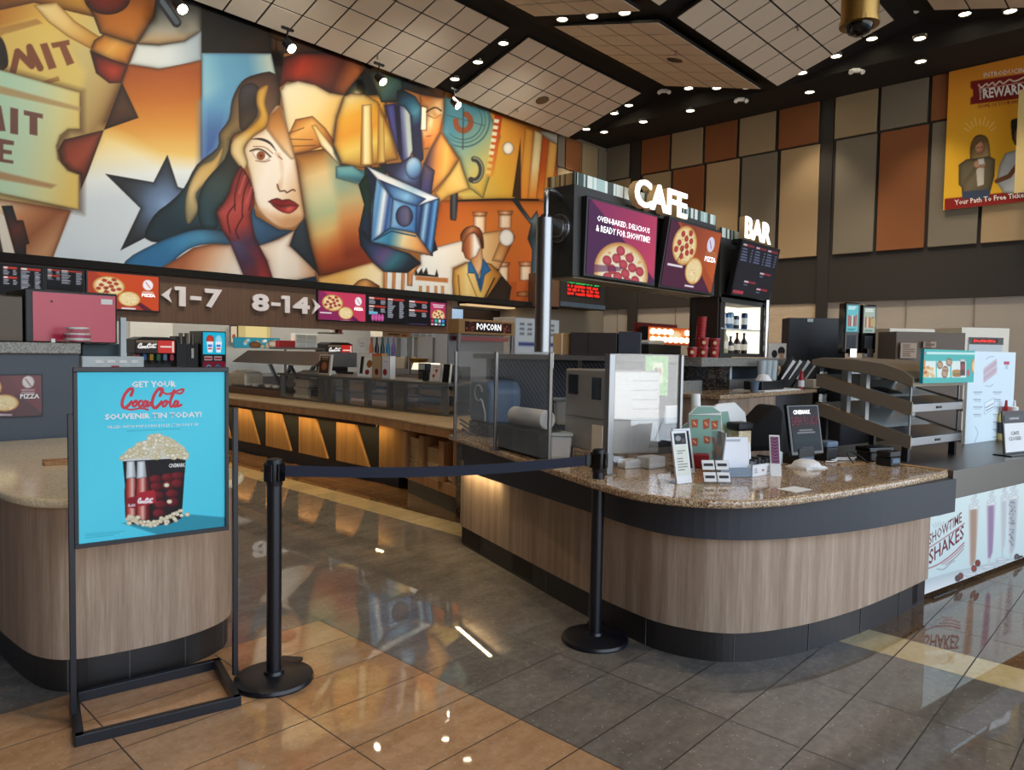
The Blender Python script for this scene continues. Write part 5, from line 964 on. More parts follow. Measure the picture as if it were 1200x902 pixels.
for k, u in enumerate((288, 297, 312, 321)):
    P = Vector((XS + .03, float(atx(u, 455, XS)[1]), ZT + .132)); f = B(); f.lathe([(.04, 0), (.055, .03), (.05, .035)], P, 14); o = f.make('paper_boat', 'white', None); tag(o, ('first', 'second', 'third', 'fourth')[k] + ' small white paper boat from the left on the roller bed of the display case', 'food tray', 'paper boats on the display case')
f = B(); F3 = frame((XS + .1, ya + .1, ZT), -math.pi / 2); f.prism([(0, 0), (.75, 0), (.72, .32), (.4, .36), (.1, .3)], 0, .3, lambda a, c, y: F3(a, y, c)); o = f.make('cloth_cover', 'stone_cream', None, bevel=.03); tag(o, 'cream cloth draped over a machine at the left end of the display case', 'cloth')
# ------------------------------------------------------------------ bar counter in the foreground
ZG = .86
KB = [(3.80, 4.08), (3.54, 3.29), (3.285, 2.5), (3.18, 2.07), (3.16, 1.87), (3.225, 1.66), (3.37, 1.51), (3.68, 1.365), (4.09, 1.255), (4.55, 1.18), (4.99, 1.126)]
Ks = smoothpts(KB, 6, False)
def shift(L, d):
    L = np.array(L); o = []
    for i in range(len(L)):
        t_ = L[min(i + 1, len(L) - 1)] - L[max(i - 1, 0)]; t_ /= np.linalg.norm(t_); o.append(L[i] + d * np.array([t_[1], -t_[0]]))
    return np.array(o)
Ks = np.array(Ks)
r = thing('bar_counter', 'curved wooden bar counter with a dark tiled base in the right foreground', 'counter', (4.0, 2.2, 0))
f = B(); f.wallstrip([tuple(p) for p in Ks], 0, .15, .06); f.make('kick_base', 'kick_dark', r)
W_ = shift(Ks, .015); tt = -.05
if np.linalg.norm(shift(Ks, .5)[0] - np.array([3.0, 3.9])) > np.linalg.norm(shift(Ks, -.5)[0] - np.array([3.0, 3.9])): W_ = shift(Ks, -.015)
f = B(); f.wallstrip([tuple(p) for p in W_], .15, .66, .06); f.make('wood_front', 'wood_counter', r, smooth=True)
# joints of the base tiles
flat('kick_joint', '#5a5652', .6)
cum = np.concatenate([[0], np.cumsum(np.linalg.norm(np.diff(Ks, axis=0), axis=1))])
for s in np.arange(.35, cum[-1], .46): 
    x, y = np.interp(s, cum, Ks[:, 0]), np.interp(s, cum, Ks[:, 1]); i = int(np.searchsorted(cum, s)) - 1; d = Ks[i + 1] - Ks[i]; d /= np.linalg.norm(d); n = np.array([d[1], -d[0]])
    for sg in (1,):
        p0 = np.array([x, y]); f = B(); f.hexa([tuple(p0 + a * d + c * n) + (z,) for z in (0, .15) for a, c in ((-.002, .003), (.002, .003), (.002, -.003), (-.002, -.003))]); f.make('tile_joint', 'kick_joint', r)
band_px = [(543.3, 551.2), (613, 574.5), (694, 601), (750, 619), (800, 629), (867, 633), (933, 630), (1017, 620), (1085, 607), (1119, 599.5)]
BD = smoothpts([atz(u, v, .63)[:2] for u, v in band_px], 5, False)
f = B(); f.wallstrip([tuple(p) for p in BD], .63, .822, .08); f.make('dark_band', 'band_grey', r, smooth=True)
gr_px = [(525, 509), (600, 533), (660, 553), (715, 570), (760, 579.5), (830, 586), (900, 585), (960, 578.5), (1000, 572.5), (1060, 562.5), (1112, 552.5)]
GO = smoothpts([atz(u, v, ZG)[:2] for u, v in gr_px], 5, False)
inner = [(4.86, 1.25), (4.90, 1.95), (4.05, 2.05), (3.98, 2.6), (4.45, 3.9), (4.5, 4.4)]
f = B(); f.prism([tuple(p) for p in GO] + inner, .82, ZG); o = f.make('granite_worktop', 'granite', None, bevel=.014, seg=3); tag(o, 'speckled brown granite worktop curving along the bar counter', 'worktop')
ins = [tuple(p) for p in shift(GO, -.14)] ; 
if abs(np.array(ins[0])[0] - GO[0][0]) and np.array(ins[10])[0] < GO[10][0]: ins = [tuple(p) for p in shift(GO, .14)]
f = B(); f.prism([tuple(p) for p in Ks[::3]] + [(4.8, 1.8), (4.0, 1.95), (3.93, 2.6), (4.35, 3.9)], .02, .815); f.make('carcass', 'dark_brown', r)
l = bpy.data.lights.new('bar_led', 'AREA'); l.shape = 'RECTANGLE'; l.size = .03; l.size_y = .6; l.energy = 1.6; l.color = (1, .76, .42); lo = bpy.data.objects.new('bar_led', l); COL.objects.link(lo); lo.location = (3.62, 3.75, .625); lo.rotation_euler = (0, 0, math.radians(-19))
# glass screen on the counter
PP = [atz(533, 513, ZG), atz(580, 527, ZG), atz(643, 545, ZG), atz(712, 556, ZG)]
q4 = PP[3][:2]; d45 = np.array([math.cos(-.22), math.sin(-.22)]); rr_ = ray(797, 480); kx = rr_[1] / rr_[0]; t5 = (q4[1] - kx * q4[0]) / (kx * d45[0] - d45[1]); PP.append(np.array([*(q4 + d45 * t5), ZG]))
r = thing('glass_screen', 'glass sneeze screen with steel posts on the bar counter', 'glass screen', PP[2])
ZGT = 1.512
for i, P in enumerate(PP):
    s = .011 if i != 3 else .021
    thp = math.atan2(*(PP[2] - PP[0])[:2][::-1]) if i < 3 else -.22
    f = B(); F = frame((P[0], P[1], ZG), thp); f.fbox(F, -s, s, -s, s, 0, ZGT - ZG); f.make('post', 'steel' if i > 2 else 'steel_dark', r, bevel=.004)
    f = B(); f.fbox(F, -.03, .03, -.03, .03, 0, .008); f.make('post_foot', 'steel_dark', r)
for a, b_ in zip(PP[:-1], PP[1:]):
    d = (b_ - a)[:2]; L = float(np.linalg.norm(d)); F = frame((a[0], a[1], ZG), math.atan2(d[1], d[0])); f = B(); f.fbox(F, .02, L - .02, -.003, .003, .03, ZGT - ZG); f.make('glass_pane', 'glass', r)
# things behind the glass, standing on the granite
def upright(name, label, cat, uv, w, d, h, mat, th=-.22, z=ZG, group=None, bevel=.008):
    P = atz(*uv, z); F = frame((P[0], P[1], z), th); o = thing(name, label, cat, F(w / 2, d / 2, 0), group); f = B(); f.fbox(F, 0, w, 0, d, 0, h); f.make('body', mat, o, bevel=bevel); return o, F
TB = math.atan2(PP[1][1] - PP[0][1], PP[1][0] - PP[0][0])
P = atz(541, 507, ZG); F = frame((P[0] + .06, P[1] - .0, ZG), TB + math.pi * 0 - .1); F = frame((P[0] + .05, P[1], ZG), TB)
o = thing('plastic_tub', 'blue-grey plastic tub with a swirled lid behind the leftmost glass pane', 'tub', F(.1, .1, 0))
f = B(); f.fbox(F, 0, .36, .02, .3, .0, .1); f.make('stand', 'black_plastic', o, bevel=.01); f = B(); f.prism([(.0, .1), (.36, .1), (.38, .36), (.33, .43), (.05, .43), (0, .38)], .02, .3, lambda a, c, y: F(a, y, c)); f.make('tub_body', 'grey_blue', o, bevel=.03, seg=3)
f = B(); f.tube([F(.2 + .07 * math.cos(t), .012, .33 + .06 * math.sin(t)) for t in np.linspace(.2, 5.4, 20)] + [F(.27, .012, .27), F(.33, .012, .18), F(.33, .012, .12)], .007, 8); f.make('swirl', 'clear_grey', o)
f = B()
for k in range(3): f.tube([F(.0 + .3 * t, -.03 - .03 * math.sin(5 * t + k), .02 + .035 * k + .02 * math.sin(7 * t + k)) for t in np.linspace(0, 1.1, 16)], .008, 6)
o2 = f.make('coiled_cable', 'black_plastic', None); tag(o2, 'tangled dark cables in front of the blue-grey tub', 'cable')
P = atz(598, 508, ZG); P = atz(597, 494, ZG); F = frame(P, -.95); o = thing('drink_dispenser', 'brushed steel drink dispenser with two spouts behind the glass', 'dispenser', F(.12, .1, 0))
f = B(); f.fbox(F, 0, .3, .1, .32, 0, .56); f.fbox(F, 0, .3, -.05, .32, .35, .56); f.fbox(F, 0, .3, -.05, .32, 0, .05); f.make('housing', 'steel', o, bevel=.02, seg=3)
for x in (.09, .2): f = B(); f.cyl(F(x, .03, .2), F(x, .03, .36), .026, n=16); f.make('spout_tube', 'clear_grey', o)
f = B(); f.cyl(F(.26, -.052, .5), F(.26, -.058, .5), .012, n=12); f.make('lock', 'chrome', o)
r5, F = upright('black_crate', 'black crate in front of the steel drink dispenser, against the glass', 'crate', (583, 525), .54, .2, .16, 'deck_black', math.atan2(PP[2][1] - PP[1][1], PP[2][0] - PP[1][0]))
P = F(.14, .1, .22 + .055); f = B(); f.cyl(F(.05, .10, .225), F(.42, .14, .225), .062, n=24); o = f.make('paper_roll', 'white', None, bevel=.006, smooth=True); tag(o, 'large white paper roll lying on the black crate', 'paper roll')
f = B(); f.cyl(F(-.03, .16, .212), F(.03, .18, .212), .05, n=20); o = f.make('paper_roll', 'cream_card', None); tag(o, 'short cream paper roll at the left end of the black crate', 'paper roll')
flat('tub_white', '#d9d6cd', .3); TB2 = math.atan2(PP[3][1] - PP[2][1], PP[3][0] - PP[2][0])
for k, (uv, z, h, lb) in enumerate((((647, 540), ZG, .16, 'lower left translucent tub between the glass post and the oven'), ((652, 533), ZG, .13, 'lower right translucent tub beside the oven, slightly behind the other'), ((650, 530), ZG + .165, .18, 'translucent tub stacked on top of the two beside the oven'))):
    P = atz(*uv, ZG); F = frame((P[0] + .03 + .05 * k, P[1] + .05 + .03 * k, z), -.9); o = thing('plastic_container', lb, 'container', F(.08, .06, 0), 'translucent tubs beside the oven')
    f = B(); f.prism([(0, 0), (.125, 0), (.138, h * .9), (-.012, h * .9)], 0, .12, lambda a, c, y: F(a, y, c)); f.make('tub_body', 'tub_white', o, bevel=.02); f = B(); f.fbox(F, -.018, .144, -.01, .13, h * .9, h); f.make('lid', 'clear_grey', o, bevel=.006)
# stainless oven
c0, c1, c2 = atz(714, 533, .93), atz(772, 531, .93), atz(661, 522, .93); c3 = c1 + c2 - c0; ZO = 1.415
r = thing('countertop_oven', 'boxy stainless steel oven on the counter behind the glass screen', 'oven', (c0 + c3) / 2 * np.array([1, 1, 0]) + np.array([0, 0, ZG]))
f = B(); f.hexa([(*p[:2], .93) for p in (c0, c1, c3, c2)] + [(*p[:2], ZO) for p in (c0, c1, c3, c2)]); f.make('casing', 'oven_steel', r, bevel=.01)
for p in (c0, c1, c2, c3): m_ = p * .88 + (c0 + c3) / 2 * .12; f = B(); f.cyl((m_[0], m_[1], ZG), (m_[0], m_[1], .932), .022, n=14); f.make('foot', 'black_plastic', r)
dl = (c2 - c0)[:2]; F = frame((c2[0], c2[1], .93), math.atan2(*(-dl)[::-1])); Lo = float(np.linalg.norm(dl))
f = B(); f.fbox(F, .04, Lo * .3, -.006, 0, .33, .45); f.fbox(F, Lo * .62, Lo * .8, -.006, 0, .31, .44); f.make('vent_window', 'black_gloss', r)
f = B(); f.fbox(F, .01, Lo - .01, -.004, 0, .195, .2); f.make('casing_seam', 'steel_dark', r)
f = B(); f.fbox(F, Lo * .64, Lo * .86, -.005, 0, .0, .16); f.make('rating_label', 'cream_card', r)
dr = (c1 - c0)[:2]; F2 = frame((c0[0], c0[1], .93), math.atan2(dr[1], dr[0])); Lr = float(np.linalg.norm(dr)); f = B()
for k in range(4): f.fbox(F2, Lr * .45, Lr * .95, -.004, 0, .26 + .055 * k, .266 + .055 * k)
f.fbox(F2, .005, Lr - .005, -.004, 0, .195, .2); f.make('front_seams', 'steel_dark', r)
# overshelf behind the oven with boxes
sx0 = np.array([3.95, 3.95]); F = frame((3.72, 3.9, ZG), math.atan2(-.95, .60)); o = thing('service_shelf', 'dark raised service shelf behind the oven carrying boxes', 'shelf', F(.6, .2, 0)); 
f = B(); f.fbox(F, 0, 1.55, 0, .42, .60, .635); f.make('shelf_board', 'steel_dark', o); 
for a in (.02, .75, 1.5): f = B(); f.fbox(F, a, a + .03, .36, .4, 0, .6); f.make('post', 'steel_dark', o)
def mesh_art(p):
    p.rect(0, 0, 100, 40, ('lin', (20, 0), (90, 0), ['#2a2d33', '#30343c', '#4a3446']));
    for k in range(-20, 60): p.line([(k * 2.2, 0), (k * 2.2 + 26, 40)], .5, '#8a8e98', al=.7)
panel('mesh_back', F, .05, 1.5, .02, .58, mesh_art, 'paint', o, y=.39, res=.006, H=40)
f = B(); f.fbox(F, .04, 1.51, .4, .41, .01, .6); f.make('back_sheet', 'black_plastic', o)
ZSH = ZG + .636
def onshelf(name, label, cat, u0, u1, vt, dy, d, mat, col=None, th=None):
    a = atp(u0, 410, np.array(F(0, dy, 0)[:2]), math.atan2(-.95, .60)); b_ = atp(u1, 410, np.array(F(0, dy, 0)[:2]), math.atan2(-.95, .60)); zt = atp((u0 + u1) / 2, vt, np.array(F(0, dy, 0)[:2]), math.atan2(-.95, .60))[2]
    F2 = frame((a[0], a[1], ZSH), math.atan2(-.95, .60)); w = float(np.linalg.norm((b_ - a)[:2])); t = thing(name, label, cat, F2(w / 2, d / 2, 0)); f = B(); f.fbox(F2, 0, w, 0, d, 0, zt - ZSH); f.make('body', mat, t, bevel=.006); return t, F2, w, zt - ZSH
t_, F2, w, h = onshelf('cardboard_box', 'tan cardboard box on the service shelf, right of the steel column', 'box', 648, 669, 390.5, .05, .3, 'cardboard'); f = B(); f.fbox(F2, w * .46, w * .54, -.002, .3, 0, h + .002); f.make('tape', 'tan_tray', t_)
t_, F2, w, h = onshelf('dark_box', 'maroon-brown box on the service shelf over the oven', 'box', 668, 723, 389.5, .02, .3, 'dark_brown'); f = B(); f.fbox(F2, w * .38, w * .39, -.002, .0, 0, h); f.make('seam', 'deck_black', t_)
t_, F2, w, h = onshelf('dark_box', 'square charcoal box at the right end of the service shelf', 'box', 724, 751, 388.5, .02, .3, 'band_grey')
# hanging green flyer and clear tray seen through the right pane
def green_art(p):
    p.rect(0, 0, 100, 130, '#8abf6a'); q = random.Random(2)
    for i in range(60): p.ell((q.random() * 100, q.random() * 130), 5, 4, q.choice(['#a8d488', '#6aa850', '#b8dca0']), al=.7, n=8)
    p.rect(32, 22, 76, 88, '#d8dcb0'); p.ell((46, 52), 8, 14, '#8a6a4a'); p.ell((62, 52), 8, 14, '#b88a6a')
gf = atx(756, 440, 4.0); Fg = frame((4.0, gf[1], 1.24), -.5); o = thing('green_flyer', 'green flyer with a small picture hanging behind the right glass pane', 'flyer', Fg(.08, 0, 0)); f = B(); f.fbox(Fg, 0, .17, 0, .004, 0, .265); f.make('sheet', 'paper', o); panel('printed_front', Fg, 0, .17, 0, .265, green_art, 'paint', o, y=-.002, res=.004, H=130)
f = B(); f.tube([Fg(.08, .01, .26), Fg(.08, .06, .27), Fg(.02, .5, .27)], .004, 6); f.make('hanging_wire', 'black_metal', o)
o, F2 = upright('towel_dispenser', 'black towel dispenser with a white sheet below the green flyer', 'dispenser', (770, 533), .16, .14, .34, 'black_plastic', -.22); F2 = F2; f = B(); f.fbox(F2, .05, .17, -.02, 0, .2, .32); f.make('white_sheet', 'white', o, bevel=.02)
o, F2 = upright('white_box', 'small white box in front of the oven, near the glass corner', 'box', (733, 550), .12, .07, .05, 'white', -.22); o, F2 = upright('white_box', 'larger white carton right of the small white box under the oven', 'box', (761, 550), .14, .1, .065, 'white_paint', -.15)
o, F2 = upright('clear_tray', 'clear acrylic tray with a pale sheet beside the right glass post', 'tray', (758, 541), .19, .08, .02, 'acrylic', -.2)
# ------------------------------------------------------------------ things on the granite in front
def card_art(kind):
    def fn(p):
        H = 230
        if kind == 0: p.rect(0, 0, 100, H, '#e6e8e6'); p.rect(14, 12, 90, 60, '#23262a'); p.ell((40, 34), 18, 12, '#8a8e92'); p.ell((72, 44), 12, 10, '#5a4a44'); p.rect(10, 64, 92, 196, '#d9dccf'); rows(p, 24, 80, 84, 104, 2, '#4a4a48', th=1.4, seed=1); rows(p, 20, 84, 116, 176, 5, '#4a4a48', th=1.4, seed=2)
        else: p.rect(0, 0, 100, H, '#e8eaea'); p.rect(14, 14, 88, 204, '#15161a'); p.line([(30, 30), (70, 180)], 7, '#a8a29a'); p.ell((60, 110), 9, 30, '#c0763a'); p.rect(34, 170, 70, 176, '#d0ccc4')
    return fn
def leaning_card(label, bl, w, h, th, tilt, kind, grp):
    P = atz(*bl, ZG); F = frame((P[0], P[1], ZG), th, tilt); o = thing('rack_card_holder', label, 'sign', F(w / 2, 0, 0), grp); f = B(); f.fbox(F, 0, w, 0, .006, 0, h); f.make('white_backing', 'white', o); panel('printed_card', F, .0, w, 0, h, card_art(kind), 'paint', o, y=-.003, res=.003, H=230)
    F0 = frame((P[0], P[1], ZG), th); f = B(); f.fbox(F0, 0, w, .0, .09, 0, .004); f.make('foot', 'acrylic', o); return o
leaning_card('white rack card with a photo strip, front one of two leaning on the granite', (793, 567.5), .105, .27, -.28, -.2, 0, 'leaning rack cards'); leaning_card('black-faced rack card standing just behind the white leaning one', (794, 556), .13, .25, -.28, -.2, 1, 'leaning rack cards')
# acrylic leaflet holder with a white card
P = atz(838, 559, ZG); F = frame((P[0], P[1], ZG), -.62, -.12); o = thing('leaflet_holder', 'clear acrylic leaflet holder with a large white card on the granite', 'holder', F(.12, .02, 0))
def plain_art(p):
    p.rect(0, 0, 100, 125, '#eceef0'); rows(p, 24, 78, 7, 15, 2, '#6a6e74', th=.9, seed=3, jag=.1); p.rect(52, 98, 86, 106, '#d8c060'); p.rect(62, 109, 84, 111, '#8a8e94')
f = B(); f.fbox(F, .0, .2, 0, .006, .0, .215); f.make('white_card', 'white', o); panel('printed_card', F, .0, .2, .0, .215, plain_art, 'paint', o, y=-.003, res=.003, H=125)
f = B(); f.fbox(F, .0, .2, -.02, -.016, 0, .05); f.make('blue_leaflets', 'grey_blue', o); f = B(); f.fbox(F, -.01, .225, -.028, -.024, 0, .08); f.fbox(F, -.012, -.008, -.1, .01, 0, .25); f.make('acrylic_front', 'acrylic', o)
F2 = frame(F(-.012, -.0, 0), -2.3, -.1); f = B(); f.fbox(F2, -.02, .1, 0, .005, .02, .25); f.make('side_card', 'clear_grey', o)
P = atz(824, 567, ZG); F3 = frame((P[0], P[1], ZG), -.75, -.5); o = thing('brochure_rack', 'small clear tilted rack of black and white cards before the white card', 'holder', F3(.08, 0, 0)); f = B(); f.fbox(F3, 0, .15, 0, .004, 0, .13); f.make('back', 'acrylic', o)
for j in range(2):
    for k in range(2): f = B(); f.fbox(F3, .006 + .072 * k, .07 + .072 * k, -.008, -.003, .01 + .065 * j, .06 + .065 * j); f.make('small_card', 'white', o); f = B(); f.fbox(F3, .014 + .072 * k, .062 + .072 * k, -.011, -.008, .028 + .065 * j, .042 + .065 * j); f.make('card_print', 'ink_dark', o)
# folded teal snack cartons
def teal_pat(seed):
    def fn(p):
        p.rect(0, 0, 100, 120, '#86ab98'); q = random.Random(seed)
        for i in range(9): x, y = 12 + (i % 3) * 34 + q.random() * 10, 14 + (i // 3) * 38 + q.random() * 10; a = q.random() - .5; p.poly([(x - 11, y - 8), (x + 11, y - 8 + 10 * a), (x + 9, y + 9), (x - 9, y + 9 - 8 * a)], '#c25a34', '#8a3418', 3); p.line([(x - 4, y - 3), (x + 4, y + 3)], 2.2, '#e8d8b0')
    return fn
def carton(label, bl, w, h, th, tilt, seed, top=False, dz=0.):
    P = atz(*bl, ZG); F = frame((P[0], P[1], ZG + dz), th, tilt); o = thing('snack_carton', label, 'carton', F(w / 2, 0, 0), 'teal patterned snack cartons'); f = B(); f.prism([(0, 0), (w, 0), (w, h * .9), (w * .72, h), (w * .25, h), (0, h * .86)], 0, .03, lambda a, c, y: F(a, y, c)); f.make('board', 'white', o)
    def art(p):
        teal_pat(seed)(p)
    pnl = panel('printed_face', F, .004, w - .004, .004, h * .85, art, 'paint', o, y=-.002, res=.004, H=120); f = B(); f.prism([(w * .02, h * .855), (w * .98, h * .89), (w * .72, h * .985), (w * .26, h * .985)], -.003, -.001, lambda a, c, y: F(a, y, c)); f.make('top_flap', 'teal_board', o); return o, F
flat('teal_board', '#86ab98', .6)
carton('large teal carton with orange tickets standing behind the leaning rack cards', (808, 548), .19, .36, -.75, -.1, 3)
carton('teal carton seen through the glass, left of the large one', (797, 541), .16, .24, -.9, -.06, 8)
P = atz(846, 541, ZG); F = frame((P[0] + .05, P[1] + .05, ZG), -.45, -.3); o = thing('snack_carton', 'white carton with a teal ticket panel tilted behind the white card', 'carton', F(.1, 0, 0), 'teal patterned snack cartons'); f = B(); f.prism([(0, 0), (.25, 0), (.27, .3), (.2, .37), (.06, .36), (-.02, .3)], 0, .05, lambda a, c, y: F(a, y, c)); f.make('board', 'white', o, bevel=.006)
f = B(); f.prism([(-.005, .1), (.14, .1), (.13, .31), (-.01, .3)], -.004, -.001, lambda a, c, y: F(a, y, c)); f.make('teal_face', 'teal_board', o); f = B(); f.prism([(.03, .16), (.08, .15), (.06, .29), (.0, .3)], -.007, -.004, lambda a, c, y: F(a, y, c)); f.make('cream_label', 'cream_card', o)
P = atz(822, 538, ZG); f = B(); f.cyl((P[0] + .1, P[1] + .08, ZG), (P[0] + .12, P[1] + .12, ZG + .40), .03, n=18); o = f.make('paper_tube', 'paper', None); tag(o, 'rolled white paper tube standing among the teal cartons', 'paper')
o, F = upright('red_leaflet_box', 'small red leaflet box behind the leaning rack cards', 'box', (812, 549), .1, .05, .085, 'red_plastic', -.7)
# white ticket box with cards
P = atz(881, 559, ZG); F = frame((P[0], P[1], ZG), -.18); o = thing('card_box', 'low white cardboard box of cards on the granite, right of the white card', 'box', F(.1, .04, 0))
def bx_art(p): p.rect(0, 0, 100, 30, '#e4e2e0'); rows(p, 8, 24, 8, 22, 3, '#6a6a70', th=.8); p.rect(38, 14, 46, 18, '#8a2a34'); rows(p, 58, 72, 6, 24, 3, '#6a6a70', th=.8); p.rect(78, 8, 96, 26, '#d8c890'); p.ell((86, 16), 5, 6, '#4a6aa0')
f = B(); f.fbox(F, 0, .23, 0, .006, 0, .065); f.fbox(F, 0, .006, 0, .12, 0, .065); f.fbox(F, .224, .23, 0, .12, 0, .065); f.fbox(F, 0, .23, .114, .12, 0, .065); f.fbox(F, 0, .23, 0, .12, 0, .005); f.make('box_shell', 'white', o); panel('printed_front', F, 0, .23, 0, .065, bx_art, 'paint', o, y=-.002, res=.003, H=30)
f = B()
for k in range(6): f.fbox(F, .015 + .034 * k, .04 + .034 * k, .02, .1, .006, .08 + .008 * (k % 3))
f.make('card_bundle', 'ink_dark', o)
f = B(); F2 = frame(F(.01, .05, .02), -.3, -.1); f.fbox(F2, 0, .05, 0, .006, 0, .16); f.make('upright_card', 'paper', o)
F2 = frame(F(.13, -.03, .0), -.95, -.35); o = thing('slanted_sign', 'narrow purple-lettered sign leaning on the white card box', 'sign', F2(.03, 0, 0)); f = B(); f.fbox(F2, 0, .055, 0, .005, .0, .23); f.make('acrylic_back', 'white', o)
panel('printed_strip', F2, .006, .049, .07, .22, lambda p: (p.rect(0, 0, 100, 350, '#8a5a78'), [p.line([(20, y), (50, y + 18), (80, y)], 12, '#4a1c34') for y in range(20, 340, 42)]), 'paint', o, y=-.003, res=.003, H=350)
f = B(); P = atz(932, 577, ZG); F = frame((P[0], P[1], ZG + .0005), -.22); f.fbox(F, 0, .14, 0, .1, 0, .0015); o = f.make('paper_sheet', 'paper', None); tag(o, 'pale sheet of paper lying flat near the granite edge', 'paper')
f = B(); P = atz(945, 551, ZG); F = frame((P[0], P[1], ZG), -.3); f.fbox(F, 0, .19, 0, .15, 0, .006); f.fbox(F, .01, .18, .005, .14, .006, .012); C_ = Vector(F(.09, .07, .012)); f.lathe([(.085, 0), (.07, .022), (.04, .036), (.005, .04)], C_, 20); o = f.make('napkin_pile', 'white', None, smooth=False, bevel=.002); tag(o, 'domed pile of white napkins in front of the black register screen', 'napkins')
# register
P = atz(936, 545, ZG); F = frame((P[0], P[1] + .0, ZG), -.33); Fm = frame(F(-.055, .0, .035), -.33, -.18)
r = thing('register_screen', 'black touchscreen register facing the customer on the granite', 'register', F(.07, .06, 0))
f = B(); f.prism([(0, 0), (.15, 0), (.15, .05), (0, .10)], 0, .14, lambda a, c, y: F(y, a, c)); f.make('base', 'black_plastic', r, bevel=.008); f = B(); f.fbox(F, .015, .125, -.004, 0, .005, .045); f.make('base_front', 'grey_blue', r)
f = B(); f.fbox(Fm, 0, .285, 0, .03, 0.02, .335); f.make('monitor', 'black_gloss', r, bevel=.008)
def reg_art(p): p.rect(0, 0, 100, 110, ('lin', (0, 0), (0, 110), ['#14181c', '#2c1a20', '#221f24', '#1c2c32', '#10141a'])); p.rect(26, 57, 74, 60, '#8a9296'); p.rect(18, 63, 82, 66, '#8a9296'); p.rect(30, 100, 70, 102, '#5a6266')
panel('display', Fm, .02, .265, .045, .32, reg_art, 'screen', r, y=-.002, res=.005, H=110)
text('CINEMARK', Fm, .045, .272, .15, .026, 'scr_white', r, y=-.004, bold=.02); text('PICK UP HERE', Fm, .262, .205, -.24, .05, 'ink_maroon', r, y=-.004)  # mirrored words are a sign's reflection painted onto the screen
o, F2 = upright('receipt_printer', 'blue-grey topped receipt printer beside the black register', 'printer', (969, 541), .11, .13, .085, 'black_plastic', -.3); f = B(); f.fbox(F2, .0, .11, 0, .09, .086, .125); f.make('top_cover', 'grey_blue', o, bevel=.01)
f = B()
for k in range(4): f.tube([F2(-.04 + .035 * k + .12 * t, -.02 - .02 * math.sin(4 * t + k), .008 + .01 * (k % 2)) for t in np.linspace(0, 1.6, 14)], .004, 6)
o = f.make('white_cable', 'white', None); tag(o, 'loose pale cables lying beside the receipt printer', 'cable')
o, F2 = upright('wood_strip', 'thin tan strip of card lying behind the napkins', 'card', (985, 545), .24, .03, .006, 'cardboard', -.45)
o, F2 = upright('card_reader', 'black card reader on a stand left of the food warmer', 'card reader', (1020, 541), .1, .12, .06, 'black_plastic', -.5); f = B(); f.fbox(F2, -.03, .17, -.02, .1, .06, .09); f.make('keypad_top', 'black_gloss', o, bevel=.006)
o, F2 = upright('receipt_box', 'small black receipt box with a grey slot in front of the card reader', 'printer', (1044, 547), .095, .1, .055, 'black_plastic', -.28); f = B(); f.fbox(F2, .01, .085, -.004, 0, .02, .045); f.make('slot', 'grey_blue', o); f = B(); f.fbox(F2, -.01, .1, .0, .09, .056, .09); f.make('reader_head', 'black_plastic', o, bevel=.006)
f = B(); P = atz(1000, 545, ZG); f.tube([tuple(P + np.array([.1 * t, .05 * math.sin(4 * t), .012 + .06 * max(0, math.sin(3 * t))])) for t in np.linspace(0, 1.9, 18)], .005, 6); o = f.make('black_cable', 'black_plastic', None); tag(o, 'black cable looping from the register to the card reader', 'cable')
# pens / black garment / bin behind
P = atz(883, 541, ZG); F = frame((P[0] + .25, P[1] + .3, ZG), -.5); o = thing('black_bag', 'black fabric bag slumped behind the register screen', 'bag', F(.2, .1, 0)); f = B(); f.prism([(0, 0), (.45, 0), (.46, .28), (.39, .33), (.25, .2), (.1, .08)], 0, .22, lambda a, c, y: F(a, y, c)); f.make('cloth', 'deck_black', o, bevel=.04, seg=3)
o, F2 = upright('lidded_canister', 'cream canister with a black lid behind the white card box', 'canister', (865, 541), .1, .1, .19, 'stone_cream', -.4); f = B(); f.fbox(F2, -.012, .112, -.012, .112, .19, .24); f.make('lid', 'black_plastic', o, bevel=.015)
o, F2 = upright('pen_cup', 'small cup of pens beside the black bag', 'cup', (910, 545), .05, .05, .08, 'clear_grey', -.4)
for k in range(3): f = B(); f.cyl(F2(.015 + .01 * k, .025, .02), F2(.0 + .03 * k, .02, .15), .004, n=8); f.make('pen', ('black_plastic', 'grey_blue', 'ink_dark')[k], o)
# ------------------------------------------------------------------ steel column and the CAFE header
P3 = PP[2]; C0 = Vector((P3[0], P3[1], 0)); rr_ = ray(637, 330); k_ = rr_[1] / rr_[0]
cx_, cy_ = 3.15, 3.15 * (rr_[1] / rr_[0]); dcol = cx_
def zcol(v): rr = ray(636, v); return EYE + rr[2] * (cx_ / rr[0])
r = thing('steel_column', 'round brushed steel column with a curved pipe holding the cafe header', 'column', (cx_, cy_, ZGT))
rad = .047; zt = zcol(256)
f = B(); f.cyl((cx_, cy_, ZGT + .002), (cx_, cy_, zt), rad, n=32); f.make('column_tube', 'steel', r, smooth=True)
XH = 3.45; YH = XH * float(ray(672, 270)[1] / ray(672, 270)[0])
fl = atx(656, 268, XH); f = B(); f.cyl((cx_, cy_, fl[2]), (XH, fl[1], fl[2]), .034, n=24); f.make('arm', 'steel', r, smooth=True)
f = B(); f.cyl((XH - .022, fl[1], fl[2]), (XH, fl[1], fl[2]), .088, n=32); f.cyl((XH - .035, fl[1], fl[2]), (XH - .02, fl[1], fl[2]), .055, n=28); f.make('flange', 'steel', r, bevel=.004)
